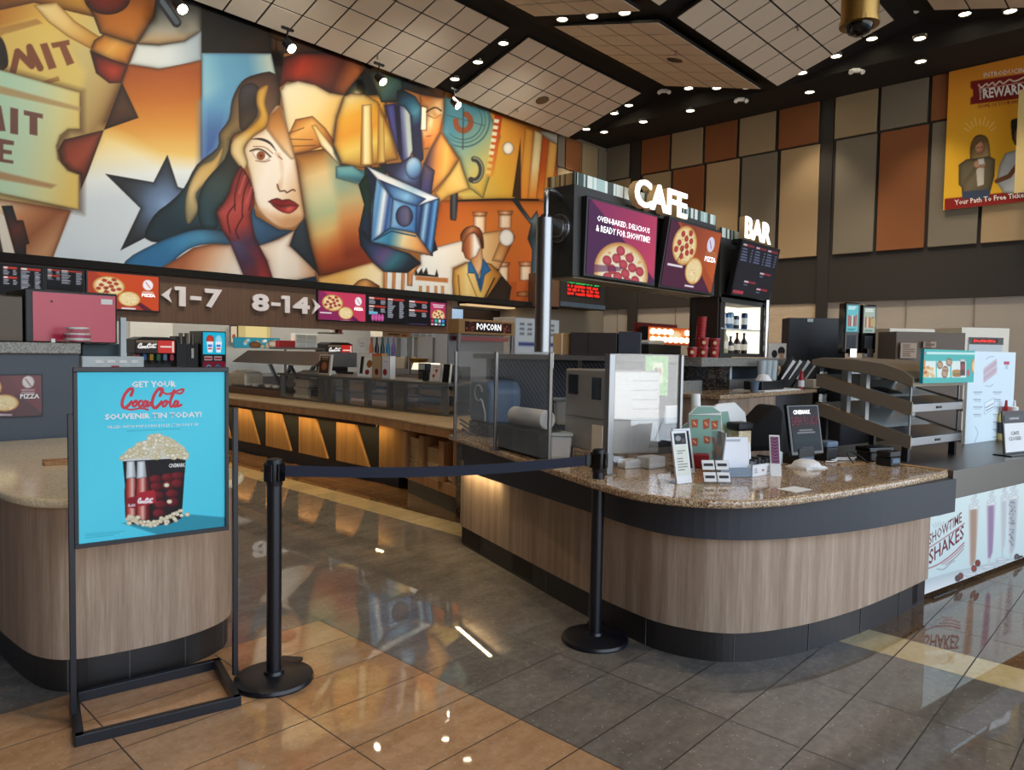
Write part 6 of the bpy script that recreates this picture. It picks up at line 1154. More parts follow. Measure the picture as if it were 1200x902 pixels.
for k in range(6): a = k * math.pi / 3; f = B(); f.cyl((XH - .03, fl[1] + .072 * math.cos(a), fl[2] + .072 * math.sin(a)), (XH - .02, fl[1] + .072 * math.cos(a), fl[2] + .072 * math.sin(a)), .008, n=8); f.make('bolt', 'steel_dark', r)
zc2 = zcol(219); f = B(); pts = [(cx_ + .01, cy_ + .0, zt - .02), (cx_ + .01, cy_, zc2 - .09), (cx_ + .025, cy_ + .012, zc2 - .035), (cx_ + .06, cy_ + .035, zc2 - .005), (cx_ + .14, cy_ + .05, zc2), (XH + .02, float(fl[1]), zc2)]; f.tube(smoothpts(pts, 5, False), .015, 12); f.make('curved_pipe', 'steel', r, smooth=True)
# header box
zT = float(aty(672, 215, YH)[2]); zB_ = float(aty(672, 323, YH)[2]); xe = float(aty(838, 300, YH)[0]); yb_ = float(atx(641, 270, XH)[1])
r = thing('cafe_header', 'dark overhead header box with lit CAFE letters and two pizza screens', 'sign', (XH, YH, zB_))
f = B(); f.box(XH, xe, YH, yb_ + .02, zB_, zT); f.make('box', 'dark_header', r) if 'dark_header' in MATS else (flat('dark_header', '#2b2a26', .55), f.make('box', 'dark_header', r))
flat('soffit_tan', '#8d8068', .45); f = B(); f.box(XH + .03, xe - .02, YH + .02, yb_ + .0, zB_ - .008, zB_ + .002); f.make('underside', 'soffit_tan', r)
flat('fin_teal', '#a9c4bd', .35); flat('fin_tan', '#b89c6c', .4)
flat('fin_pale', '#dfe6dc', .4); flat('fin_gap', '#3f4a44', .6); flat('fin_cream', '#d8c8a0', .4); flat('fin_brown', '#6a5030', .5)  # darkest front fins stand for the gaps between the pale ones
def fins(tag_, P, Q, z0, z1, n, mats, par):
    P, Q = np.array(P), np.array(Q); d = (Q - P) / np.linalg.norm(Q - P); F = frame((P[0], P[1], 0), math.atan2(d[1], d[0])); L = float(np.linalg.norm(Q - P)); f = B(); a = 0
    while a < L: wd = L / n * random.uniform(.5, 1.6); b_ = random.choices(range(len(mats)), [3, 2.4, 2])[0]; f.cur = b_; f.fbox(F, a, min(a + wd, L), 0, .012 + .004 * (b_ == 1), z0, z1); a += wd
    f.make(tag_, mats, par)
fins('front_fins', (XH, YH), (xe, YH), zT, zT + .075, 80, ('fin_pale', 'fin_teal', 'fin_gap'), r); fins('side_fins', (XH + .014, yb_ + .02), (XH + .014, YH), zT, zT + .075, 22, ('fin_cream', 'fin_tan', 'fin_brown'), r); f = B(); f.box(XH + .02, xe, YH + .02, yb_ + .02, zT, zT + .03); f.make('fin_back', 'deck_black', r)
def hscreen(label, u0, u1, v0, vb, tilt, art, H=72, dy=.03):
    a = aty(u0, vb, YH - dy); b_ = aty(u1, vb, YH - dy); zt = float(aty((u0 + u1) / 2, v0, YH - dy)[2]); F = frame((a[0], a[1], a[2]), 0, tilt); w = float(b_[0] - a[0]); h = (zt - a[2]) / math.cos(tilt)
    t = thing('menu_screen', label, 'screen', F(w / 2, 0, 0), 'screens on the cafe and bar headers'); f = B(); f.fbox(F, 0, w, 0, .05, 0, h); f.make('bezel', 'black_plastic', t, bevel=.006); panel('display', F, .018, w - .018, .018, h - .018, art, 'screen', t, y=-.003, res=.0045, H=H); f = B(); f.fbox(F, w * .3, w * .7, .05, dy + .16, h * .4, h * .6); f.make('mount', 'black_metal', t); return t, F, w, h
def s1(p):
    p.rect(0, 0, 100, 72, '#b8365e'); p.poly([(0, 0), (10, 0), (100, 68), (100, 72), (0, 72)], '#4a1a4a'); p.poly([(2, 0), (100, 0), (100, 64), (70, 46)], ('lin', (20, 0), (100, 40), ['#8a2a5a', '#c23e60'])); pizza(p, 50, 66, 40, seed=2, n=17, pep='#c04a5a', cheese='#e8dcc0', crust='#dcb078', ry=31, slice_=False); p.poly([(6, 62), (50, 60), (48, 64), (8, 70)], '#4a1a4a', al=.6)
t, F, w, h = hscreen('left cafe screen advertising an oven-baked pizza', 684, 767.5, 240, 323.5, .03, s1)
text('OVEN-BAKED, DELICIOUS', F, w * .13, h * .70, w * .74, h * .085, 'scr_white', t, bold=.008, y=-.005); text('& READY FOR SHOWTIME!', F, w * .12, h * .585, w * .76, h * .085, 'scr_white', t, bold=.008, y=-.005)
def s2(p):
    p.rect(0, 0, 100, 72, '#4c1a36'); p.poly([(12, 0), (100, 0), (100, 72), (96, 72)], '#a8481e'); p.poly([(18, 0), (100, 0), (100, 60), (60, 30)], ('lin', (20, 0), (100, 40), ['#7a3426', '#c05a22'])); pizza(p, 32, 24, 23, seed=4, ry=22); pizza(p, 57, 50, 17, pep=None, seed=8, slice_=False, ry=15.5); p.ell((82, 16), 7.5, 9, '#dcd8ee'); p.line([(79, 12), (84, 20)], 1.4, '#8a5a8a'); p.rect(6, 46.5, 34, 49, '#e8e0e8'); p.rect(44, 67, 62, 69, '#e8e0e8')
t, F, w, h = hscreen('right cafe screen with two pizzas on an orange ground', 771.5, 834, 263, 337, .16, s2)
text('PIZZA', F, w * .73, h * .50, w * .22, h * .075, 'scr_white', t, bold=.03, y=-.005); text('CINEMARK\nSIGNATURE', F, w * .73, h * .59, w * .22, h * .07, 'letter_side', t, y=-.005)
Fl = frame((float(aty(738, 240, YH - .06)[0]), YH - .06, 0), 0); zl0 = float(aty(767, 247, YH - .06)[2]); zl1 = float(aty(767, 219, YH - .06)[2]); wl = float(aty(799, 240, YH - .06)[0] - Fl.o.x)
text('CAFE', Fl, 0, zl0 - .012, wl, zl1 - zl0 + .02, 'letter_lit', r, depth=.012, y=-.035, bold=.022, name='lit_letters', n2=3); text('CAFE', Fl, 0, zl0 - .012, wl, zl1 - zl0 + .02, 'letter_side', r, depth=.05, y=.016, bold=.022, name='letter_sides', n2=3)
f = B(); f.fbox(Fl, .02, wl - .02, .03, .07, zl0 - .03, zl0); f.make('letter_rail', 'black_metal', r)
# ------------------------------------------------------------------ BAR tower
YBR = 3.62; XB0 = float(aty(844, 300, YBR)[0]); XB1 = float(aty(905, 300, YBR)[0]); zbt = float(aty(844, 277, YBR)[2]); ybb = float(atx(833, 300, XB0)[1])
zc = float(aty(868, 418, YBR)[2]); zhb = float(aty(862, 350, YBR)[2])
r = thing('bar_tower', 'dark bar tower with lit BAR letters over a bottle cabinet', 'bar tower', (XB0, YBR, 0))
f = B(); f.box(XB0, XB1, YBR, ybb + .3, zhb, zbt); f.make('header_box', 'dark_header', r)
f = B(); f.box(float(aty(821, 400, YBR + .3)[0]), XB0 + .02, YBR + .02, YBR + .35, 0, zhb + .1); f.make('side_pillar', 'dark_brown', r)
fins('front_fins', (XB0, YBR), (XB0 + (XB1 - XB0) * .5, YBR), zbt, zbt + .1, 26, ('fin_pale', 'fin_teal', 'fin_gap'), r); fins('side_fins', (XB0 + .014, ybb + .3), (XB0 + .014, YBR), zbt, zbt + .1, 10, ('fin_cream', 'fin_tan', 'fin_brown'), r); f = B(); f.box(XB0 + .02, XB1, YBR + .02, ybb + .28, zbt, zbt + .04); f.make('fin_back', 'deck_black', r)
Fl = frame((float(aty(868, 268, YBR - .1)[0]), YBR - .1, 0), 0); zl0 = float(aty(882, 283, YBR - .1)[2]); zl1 = float(aty(882, 258, YBR - .1)[2]); wl = float(aty(898, 270, YBR - .1)[0] - Fl.o.x)
text('BAR', Fl, 0, zl0, wl, zl1 - zl0, 'letter_lit', r, depth=.014, y=-.045, bold=.022, name='lit_letters', n2=3); text('BAR', Fl, 0, zl0, wl, zl1 - zl0, 'letter_side', r, depth=.06, y=.016, bold=.022, name='letter_sides', n2=3); f = B(); f.fbox(Fl, .02, wl - .02, .03, .1, zl0 - .04, zl0); f.make('letter_rail', 'black_metal', r)
def bart(p):
    p.rect(0, 0, 100, 95, '#1c1c22')
    for i, x in enumerate((3, 36, 68)):
        p.rect(x, 4, x + 28, 8, '#7a2a34'); p.rect(x, 4.6, x + 9, 7.4, '#c8b8c0')
        for k in range(5): p.rect(x, 12 + k * 5, x + 12 + (k * 7 % 6), 14.4 + k * 5, '#5f6688'); p.rect(x + 23, 12 + k * 5, x + 27, 14.4 + k * 5, '#5f6688')
    for x, y in ((60, 48), (24, 68), (60, 78)): p.rect(x, y, x + 30, y + 4, '#8a2a34'); p.rect(x, y + .6, x + 11, y + 3.4, '#c8b8c0'); p.rect(x, y + 7, x + 10, y + 9, '#5f6688')
    p.rect(2, 88, 28, 94, '#a83a4a')
a = aty(856, 345, YBR - .1); b_ = aty(901, 354, YBR - .1); Fb = frame(a, 0, .2); wb_ = float(b_[0] - a[0]); hb = float(aty(888, 288, YBR - .1)[2] - a[2])
t = thing('menu_screen', 'black bar menu screen tilted forward under the BAR letters', 'screen', Fb(wb_ / 2, 0, 0), 'screens on the cafe and bar headers'); f = B(); f.fbox(Fb, 0, wb_, 0, .05, 0, hb); f.make('bezel', 'black_plastic', t); panel('display', Fb, .015, wb_ - .015, .015, hb - .015, bart, 'screen', t, y=-.003, res=.006, H=95); f = B(); f.fbox(Fb, wb_ * .3, wb_ * .7, .05, .3, hb * .4, hb * .6); f.make('mount', 'black_metal', t)
# bottle cabinet
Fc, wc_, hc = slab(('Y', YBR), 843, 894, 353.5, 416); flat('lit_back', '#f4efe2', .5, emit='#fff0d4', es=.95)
c = thing('bottle_cabinet', 'brightly lit white cabinet of bottles under the bar menu', 'cabinet', Fc(wc_ / 2, .15, 0))
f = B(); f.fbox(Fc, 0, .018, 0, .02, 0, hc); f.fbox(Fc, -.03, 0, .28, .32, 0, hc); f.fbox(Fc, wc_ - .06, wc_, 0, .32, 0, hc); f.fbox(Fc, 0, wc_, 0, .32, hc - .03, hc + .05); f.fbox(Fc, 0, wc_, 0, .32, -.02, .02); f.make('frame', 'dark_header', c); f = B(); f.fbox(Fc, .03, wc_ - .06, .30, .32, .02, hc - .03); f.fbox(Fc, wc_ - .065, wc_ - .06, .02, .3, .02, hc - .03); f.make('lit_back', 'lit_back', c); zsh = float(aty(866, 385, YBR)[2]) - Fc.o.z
f = B(); f.fbox(Fc, .03, wc_ - .06, .02, .3, zsh - .015, zsh); f.make('shelf', 'clear_grey', c)
f = B(); f.fbox(Fc, .04, wc_ * .4, .29, .298, zsh + .02, hc - .1); f.make('grey_panel', 'grey_blue', c)
def bottle(F, x, y, z, h, rad, col, cap, label):
    n = 'glass_' + col[1:]
    if n not in MATS: flat(n, col, .15)
    P = F(x, y, z); o = thing('liquor_bottle', label, 'bottle', P, 'bottles in the lit bar cabinet'); f = B(); f.lathe([(rad * .95, 0), (rad, h * .04), (rad, h * .55), (rad * .38, h * .72), (rad * .34, h * .9)], P, 16); f.make('glass_body', n, o, smooth=True); f = B(); f.lathe([(rad * .4, h * .9), (rad * .4, h)], P, 12); f.make('cap', cap, o); f = B(); f.lathe([(rad * 1.02, h * .16), (rad * 1.02, h * .44)], P, 16); f.make('paper_label', 'cream_card', o); return o
BT = [(.08, 0.02, .30, .045, '#d8d0c8', 'red_plastic', 'tall clear bottle with a red cap, leftmost on the lower cabinet shelf'), (.26, .02, .3, .042, '#b8b48a', 'white', 'pale yellow tall bottle, second on the lower cabinet shelf'), (.345, .02, .2, .036, '#7a9aa8', 'white', 'short pale-blue bottle, third on the lower cabinet shelf'), (.41, .02, .19, .036, '#3a3a40', 'black_plastic', 'short black bottle, fourth on the lower cabinet shelf'), (.57, .02, .235, .038, '#3a1c14', 'black_plastic', 'brown bottle against the white back of the lower cabinet shelf'), (.75, .02, .235, .038, '#16161a', 'black_plastic', 'black bottle, rightmost on the lower cabinet shelf')]
for i, (fx, z, h, rd, c_, cp_, lb) in enumerate(BT): bottle(Fc, .05 + fx * (wc_ - .1), .1 if i != 2 else .2, .02, h, rd, c_, cp_, lb)
for i, (fx, h, c_, lb) in enumerate(((.1, .2, '#c8b04a', 'yellow can, leftmost on the upper cabinet shelf'), (.2, .17, '#b8c4cc', 'silver can, second on the upper cabinet shelf'), (.31, .17, '#4a6a8a', 'blue can, third on the upper cabinet shelf'), (.39, .18, '#6a8a94', 'grey-blue can, fourth on the upper cabinet shelf'), (.53, .15, '#3a4250', 'short dark can, fifth on the upper cabinet shelf'), (.74, .19, '#2a3a5a', 'navy can alone at the right of the upper cabinet shelf'))):
    n = 'can_' + c_[1:]; flat(n, c_, .3, .5); P = Fc(.05 + fx * (wc_ - .1), .1, zsh); o = thing('drink_can', lb, 'can', P, 'cans in the lit bar cabinet'); f = B(); f.lathe([(.03, 0), (.036, .012), (.036, h - .015), (.028, h)], P, 16); f.make('can_body', n, o, smooth=True); f = B(); f.lathe([(.0375, h * .3), (.0375, h * .7)], P, 16); f.make('printed_band', 'white', o)
xq = float(aty(897, 390, YBR - .02)[0]); f = B(); f.cyl((xq, YBR - .02, zc), (xq, YBR - .02, zhb + .1), .035, n=24); o = f.make('chrome_tube', 'chrome', r, smooth=True)
# back-bar shelf, black stone front, chalkboard
x0_ = float(aty(803, 420, YBR)[0]); x1_ = float(aty(912, 424, YBR)[0]); f = B(); f.box(x0_, x1_, YBR - .18, YBR + .36, zc - .1, zc - .012); f.make('stone_shelf', 'granite_grey', r)
f = B(); f.box(float(aty(819, 450, YBR)[0]), float(aty(844.5, 450, YBR)[0]), YBR - .1, YBR + .34, 0, zc - .1); f.make('black_stone_front', 'granite_black', r)
f = B(); f.box(float(aty(845.5, 450, YBR)[0]), x1_, YBR + .0, YBR + .1, .6, zc - .1); f.make('chalkboard', 'chalk', r) if 'chalk' in MATS else (flat('chalk', '#2c333d', .8, bump=30), f.make('chalkboard', 'chalk', r))
def notice(p): p.rect(0, 0, 100, 210, '#cfd8e2'); p.rect(8, 6, 92, 14, '#4a5058'); rows(p, 14, 86, 24, 190, 14, '#7a828c', th=2, seed=5)
rr0, F, w, h = flatbox('paper_notice', 'white paper notice taped left of the small chalkboard', 'notice', ('Y', YBR - .015), 847, 857, 429, 452, .003, 'paper', art=notice, H=210)
# lower bar counter
YC0 = YBR - .62; zbc = float(aty(880, 461, YC0)[2]); xa, xb = float(aty(846, 470, YC0)[0]), float(aty(912, 470, YC0)[0]); xe2 = xb + 1.0
o = thing('back_bar_counter', 'wood-fronted back bar counter below the bottle cabinet', 'counter', (xa, YC0, 0)); f = B(); f.box(xa, xb, YC0 + .03, YBR + .0, 0, zbc - .04); f.make('wood_front', 'wood_counter', o); f = B(); f.box(xb, xe2, YC0 + .03, YBR, 0, zbc - .04); f.make('steel_front', 'steel', o)
f = B(); f.box(xa - .03, xe2 + .05, YC0, YBR, zbc - .04, zbc); f.make('granite_top', 'granite', o, bevel=.008); f = B(); f.box(xa, float(aty(912, 455, YBR - .03)[0]), YBR - .04, YBR - .005, zbc, zbc + .1); f.make('backsplash', 'granite_grey', o)
# ------------------------------------------------------------------ graphics traced in the photograph's coordinates onto flat surfaces that stand in the room
def pframe(g, BL, BR, TL):
    o, a, c = Vector(g(*BL)), Vector(g(*BR)), Vector(g(*TL)); x, z = a - o, c - o; y = z.cross(x).normalized()
    f = lambda p, q, s: tuple(o + x * p + y * q + z * s); f.o, f.x, f.y, f.z = o, x, y, z; return f
def textpx(s, g, BL, BR, TL, mat, parent, y=-.003, **k):
    return text(s, pframe(g, BL, BR, TL), 0, 0, 1, 1, mat, parent, y=y, **k)
def panelpx(name, F, x0, x1, z0, z1, fn, mat, parent, bg, y=0., res=.004, aa=1.0):
    w, h = x1 - x0, z1 - z0; nx, ny = max(2, int(w / res)), max(2, int(h / res)); gx, gz = np.meshgrid(np.linspace(x0, x1, nx), np.linspace(z0, z1, ny)); gx, gz = gx.ravel(), gz.ravel()
    P = np.array(F.o) + np.outer(gx, F.x) + y * np.array(F.y) + np.outer(gz, F.z); p = Paint(projN(P), bg, aa); fn(p); return gridmesh(name, P, nx, ny, p.lincol(), mat, parent)
# ------------------------------------------------------------------ bar clutter around the tower
def bary(name, label, cat, u0, u1, vt, vb, y, d, mat, group=None, zb=None, **k): return flatbox(name, label, cat, ('Y', y), u0, u1, vt, vb, d, mat, group, zb=zb, **k)
zshelf = zc - .012
for k, (u, lvl) in enumerate(((811, 0), (824, 0), (837, 0), (824.5, 1), (837.5, 1))):
    yy = YBR - .1; P = aty(u, 418, yy); o = tumbler((P[0], P[1], zshelf + .002 + lvl * .098), .04, .05, .095, 'red_plastic', ('left', 'middle', 'right', 'upper left', 'upper right')[k] + ' red paper cup at the left end of the bottle cabinet shelf', 'red cups by the bottle cabinet', name='red_cup'); f = B(); f.lathe([(.052, .088), (.053, .096), (.05, .096)], (P[0], P[1], zshelf + .002 + lvl * .098), 18); f.make('rim', 'cream_card', o); f = B(); dv = Vector((-P[0], -P[1], 0)).normalized(); cP = Vector((P[0], P[1], zshelf + .05 + lvl * .098)); f.cyl(cP + dv * .044, cP + dv * .049, .018, n=14); f.make('emblem', 'tan_tray', o)
P = aty(819, 418, YBR + .12); ztop_ = float(aty(819, 371, YBR + .12)[2])
o = thing('cup_stack', 'tall red stack of nested cups beside the dark tower pillar', 'cups', (P[0], P[1], zshelf + .002)); n = 13
for k in range(n): f = B(); hh = (ztop_ - zshelf) / n; f.lathe([(.046, k * hh), (.05, (k + .8) * hh), (.056, (k + .85) * hh), (.056, (k + .99) * hh)], (P[0] + .004 * k, P[1], zshelf + .003), 18); f.make('cup', 'red_plastic', o, smooth=True)
f = B(); Q0 = aty(735, 412, YBR + 1.1); Q1 = aty(842, 412, YBR + 1.1); f.box(Q0[0], Q1[0], YBR + .9, YBR + 1.5, 0, 1.505); o = f.make('staff_counter', 'dark_brown', None, bevel=.01); tag(o, 'dark high staff counter under the glowing marquee sign', 'counter')
r, F, w, h = bary('marquee_sign', 'glowing orange marquee sign with bulbs over the staff counter', 'sign', 759, 818, 384, 404, YBR + 1.2, .12, 'black_plastic')
def marq(p):
    p.rect(0, 0, 100, 34, '#c23c0a'); q = random.Random(5); p.rect(0, 0, 100, 34, ('lin', (0, 0), (0, 34), ['#d8550f', '#f07a1a', '#b8380a']))
    p.ell((52, 17), 13, 12, '#ffe9c0', '#ff9a30', 3)
panel('glowing_front', F, 0, w, 0, h, marq, 'lightbox', r, y=-.004, res=.01, H=34)
for k in range(2):
    for i in range(9):
        if not (k == 1 and 3 < i < 6): f = B(); f.lathe([(.03, 0), (.04, .02), (.03, .05), (.01, .06)], F(w * (i + .5) / 9, -.004, h * (.28 + .45 * k)), 12, Matrix.Rotation(math.pi / 2, 3, 'X')); f.make('bulb', 'bulb_warm' if 'bulb_warm' in MATS else (flat('bulb_warm', '#ffffff', .5, emit='#ffe2ae', es=3.), 'bulb_warm')[1], r)
f = B(); f.tube([F(w * .1, .06, 0), F(w * .1, .06, 1.505 - F.o.z)], .015); f.tube([F(w * .9, .06, 0), F(w * .9, .06, 1.505 - F.o.z)], .015); f.make('leg', 'black_metal', r)
r, F, w, h = bary('red_menu_board', 'dark red menu board behind the glowing marquee sign', 'sign', 745, 793, 379, 397, YBR + 1.42, .04, 'red_plastic', art=lambda p: (p.rect(0, 0, 100, 36, '#7a1a1c'), rows(p, 26, 70, 8, 14, 1, '#e0c8b8', th=1.6), p.ell((12, 20), 9, 9, '#a85a4a')))
f = B(); f.tube([F(w * .3, .03, 0), F(w * .3, .03, 1.505 - F.o.z)], .012); f.make('leg', 'black_metal', r)
r, F, w, h = bary('till', 'low black till on the staff counter below the marquee sign', 'till', 760, 798, 404, 414, YBR + .95, .2, 'black_plastic', zb=1.507)
f = B(); f.fbox(F, 0, w * .5, .0, .18, h, h + .05); f.make('white_cloth', 'white', r, bevel=.02)
# lower bar counter clutter
for k in range(3): P = aty(892 + k * 6.5, 452, YC0 + .32); zz = zbc; o = thing('clear_cup_stack', ('left', 'middle', 'right')[k] + ' stack of clear plastic cups on the back bar counter', 'cups', (P[0], P[1], zz + .001), 'clear cup stacks'); f = B(); f.lathe([(.035, 0), (.05, .3), (.052, .31), (.045, .3), (.03, .01)], (P[0], P[1], zz + .001), 18); f.make('cups', 'clear_grey', o, smooth=True)
P = aty(884, 457, YC0 + .15); tumbler((P[0], P[1], zbc + .001), .035, .045, .1, 'grey_blue', 'small dark plastic tumbler beside the black bar caddy', None, name='tumbler')
Pa, Pb = aty(893, 458, YC0 + .1), aty(919, 458, YC0 + .1); F = frame((Pa[0], Pa[1], zbc + .012), 0); w = float(Pb[0] - Pa[0]); o = thing('bar_caddy', 'black bar caddy holding napkins on the back bar counter', 'caddy', F(w / 2, .1, 0)); f = B(); f.fbox(F, 0, w, 0, .2, 0, .09); f.make('tray', 'black_plastic', o, bevel=.01); f = B(); f.lathe([(.09, .09), (.05, .15), (.01, .16)], F(w * .45, .1, 0), 14); f.make('napkins', 'paper', o)
f = B(); f.fbox(frame((Pa[0] - .05, Pa[1] - .05, zbc + .001), 0), 0, w + .4, 0, .34, 0, .01); o = f.make('bar_mat', 'white', None); tag(o, 'white mat under the black bar caddy', 'mat')
for k, (u, v) in enumerate(((910, 452), (918, 453), (928, 455), (938, 456))):
    P = aty(u, 456, YC0 + .34 - .03 * k); F = frame((P[0], P[1], zbc + .001), -.35); o = thing('menu_holder', ('first', 'second', 'third', 'fourth')[k] + ' slanted black menu holder from the left on the back bar counter', 'menu holder', F(.1, 0, 0), 'slanted black menu holders')
    f = B(); L = .30; f.prism([(0, 0), (.10, 0), (.34 + .02 * k, L), (.22 + .02 * k, L + .06 - .03 * k)], 0, .06, lambda a, c, y: F(a, y, c)); f.make('holder', 'black_plastic', o); f = B(); f.prism([(.06, .1), (.085, .1), (.28, L), (.24, L + .02)], -.006, 0, lambda a, c, y: F(a, y, c)); f.make('white_menu_edge', 'white', o)
P = aty(938.5, 461, YC0 + .06); o = thing('sauce_bottle', 'red sauce bottle with a white label on the back bar counter', 'bottle', (P[0], P[1], zbc + .001)); f = B(); f.lathe([(.03, 0), (.032, .12), (.02, .17), (.01, .21)], (P[0], P[1], zbc + .001), 14); f.make('bottle_body', 'red_plastic', o, smooth=True); f = B(); f.lathe([(.033, .03), (.033, .1)], (P[0], P[1], zbc + .001), 14); f.make('label_band', 'white', o)
P = aty(953, 460, YC0 + .1); F = frame((P[0], P[1], zbc + .001), -.2); f = B(); f.fbox(F, 0, .16, 0, .12, 0, .1); o = f.make('tan_carton', 'cream_card', None, bevel=.006); tag(o, 'small cream carton right of the red sauce bottle', 'carton')
# ------------------------------------------------------------------ far right: black partition, two photo kiosks, equipment
r, F, w, h = flatbox('black_cabinet', 'large black cabinet against the right wall behind the bar counter', 'cabinet', ('P', (9.2, 3.2), -.9), 922, 989, 372.5, 450, .3, 'black_plastic', zb=0); f = B(); f.fbox(F, w * .32, w * .42, -.01, 0, h - .05, h - .01); f.make('label_plate', 'clear_grey', r); f = B()
for k in range(7): f.fbox(F, w * (.38 + .045 * k), w * (.405 + .045 * k), -.006, 0, h - .62, h - .36)
f.make('vent_slots', 'black_plastic', r)
def kiosk_art(seed, c):
    def fn(p):
        p.rect(0, 0, 100, 190, c); q = random.Random(seed); rows(p, 14, 86, 8, 34, 2, '#e8f4f4', th=4, seed=seed)
        for i in range(5): x = 20 + 15 * i; p.rect(x - 5, 70 + 8 * (i % 2), x + 5, 150, q.choice(['#c84a34', '#b83a3a', '#d8d0b8', '#8a2a2a']))
        rows(p, 14, 86, 166, 180, 2, '#3a6a78', th=2, seed=seed)
    return fn
for k, (u0, u1, c, lb) in enumerate(((988, 1006.5, '#6ac0c8', 'left black drink kiosk with a turquoise lit poster'), (1008, 1026, '#a8b8a8', 'right black drink kiosk with a pale lit poster and yellow edge'))):
    F, w, h = slab(('P', (8.2, 2.7), -.85), u0, u1, 354 + 3 * k, 414); r = thing('drink_kiosk', lb, 'drink machine', F(w / 2, .2, 0), 'drink kiosks'); f = B(); f.fbox(F, 0, w, .0, .16, 0, h); f.make('cabinet', 'black_gloss', r, bevel=.015); panel('lit_poster', F, .02, w - .02, h * .42, h - .03, kiosk_art(3 + k, c), 'screen', r, y=-.004, res=.006, H=190)
    f = B(); f.fbox(F, .04, w - .04, -.006, 0, h * .1, h * .36); f.make('dispense_window', 'band_grey', r); f = B(); f.fbox(F, w * .3, w * .7, -.06, 0, -.04, .05); f.make('nozzle', 'chrome', r)
    if k: f = B(); f.fbox(F, w - .07, w - .02, -.008, -.004, h * .55, h * .72); f.make('yellow_sticker', 'yellow_room', r)
F, w, h = slab(('P', (8.2, 2.7), -.85), 982, 1028, 416, 440); f = B(); f.fbox(F, 0, w, -.1, .2, -F.o.z, h - .06); o = f.make('kiosk_base', 'band_grey', None, bevel=.01); tag(o, 'dark grey base cabinet carrying the two black drink kiosks', 'cabinet')
r, F, w, h = flatbox('wrapped_panel', 'brown paper-faced panel with two notices behind the food warmer', 'panel', ('P', (7.6, 2.6), -.7), 1048, 1129, 389, 450, .3, 'dark_taupe' if 'dark_taupe' in MATS else (flat('dark_taupe', '#6a5c50', .7), 'dark_taupe')[1], zb=0)
for u0, u1, v0, v1 in ((1053, 1073, 401, 420), (1080, 1096, 399.5, 408)):
    F2, w2, h2 = slab(('P', (7.59, 2.59), -.7), u0, u1, v0, v1); panel('kraft_notice', F2, 0, w2, 0, h2, lambda p: (p.rect(0, 0, 100, 100, '#a5907a'), rows(p, 14, 86, 10, 90, 6, '#6a5444', seed=2)), 'paint', r, y=-.02, res=.01, H=100)
for u0, u1, v0, lb in ((1040, 1093, 385, 'cream-framed cabinet behind the brown panel, left one'), (1124, 1180, 384, 'cream-framed cabinet with a red lit strip, behind the white menu board')):
    r, F, w, h = flatbox('cream_cabinet', lb, 'cabinet', ('P', (8.6, 2.6), -.7), u0, u1, v0, 450, .5, 'cream_card', zb=0, group='cream cabinets'); f = B(); f.fbox(F, w * .15, w * .85, -.01, 0, h - .42, h - .12); f.make('opening', 'clear_grey' if u0 > 1100 else 'dark_taupe', r)
    if u0 > 1100:
        f = B(); f.fbox(F, w * .16, w * .86, -.015, 0, h - .19, h - .11); f.make('black_strip', 'black_gloss', r); panel('led_row', F, w * .22, w * .74, h - .175, h - .125, lambda p: [p.rect(2 + i * 10, 2 + (i % 3), 9 + i * 10, 9 - (i % 2), '#ff2a18') for i in range(9)], 'led_paint', r, y=-.02, res=.006, bg='#200404', H=11)
        f = B(); f.fbox(F, w * .16, w * .86, -.012, 0, h - .5, h - .32); f.make('blue_inner', 'grey_blue', r)
P = atp(905, 418, (9.2, 3.2), -.5); 
r, F, w, h = flatbox('photo_board', 'white board with a framed photo of two dark-haired heads left of the black cabinet', 'poster', ('P', (9.0, 3.4), -.5), 900, 921, 402, 421, .04, 'white', art=lambda p: (p.rect(0, 0, 100, 92, '#cfc8bc'), p.ell((34, 50), 16, 18, '#1c1614'), p.ell((72, 36), 20, 20, '#1a1412'), p.poly([(60, 46), (86, 46), (84, 70), (64, 70)], '#b88a68'), p.rect(0, 70, 100, 92, '#6a4a34')))
f = B(); f.tube([F(w * .5, .05, 0), F(w * .5, .05, -F.o.z)], .02); f.make('stand', 'black_metal', r)
# ------------------------------------------------------------------ steel service counter with the lit shakes front
TS = -.2; AS = atz(1112, 552.5, ZG)[:2]; nS = np.array([-math.sin(TS), math.cos(TS)]); FSC = frame((AS[0], AS[1], 0), TS)
r = thing('steel_counter', 'stainless steel service counter at the right carrying the food warmer', 'counter', FSC(1.5, .4, 0))
f = B(); f.fbox(FSC, .06, 4.2, .0, 1.0, .835, ZG); f.fbox(FSC, .06, 4.2, 0, .04, .69, .84); f.make('steel_top', 'steel_dark', r, bevel=.004)
f = B(); f.fbox(FSC, .25, 4.2, .3, .98, .02, .84); f.make('carcass', 'band_grey', r)
f = B(); f.fbox(FSC, -.01, .055, .03, .62, .822, ZG + .004); f.make('edge_trim', 'cardboard', r)
gS = lambda u, v: atp(u, v, tuple(np.array(FSC(.1, .2, 0)[:2])), TS)
F = frame((*FSC(.1, .2, 0)[:2], 0), TS); xl = float(np.dot(gS(1083, 690)[:2] - np.array(F.o)[:2], np.array(F.x)[:2]))
r = thing('lit_shake_poster', 'glowing white poster of four tall milkshakes on the front of the steel counter', 'poster', F(1.2, 0, 0))
f = B(); f.fbox(F, -.1, 3.4, .004, .05, .035, .70); f.make('light_box', 'white_paint', r)
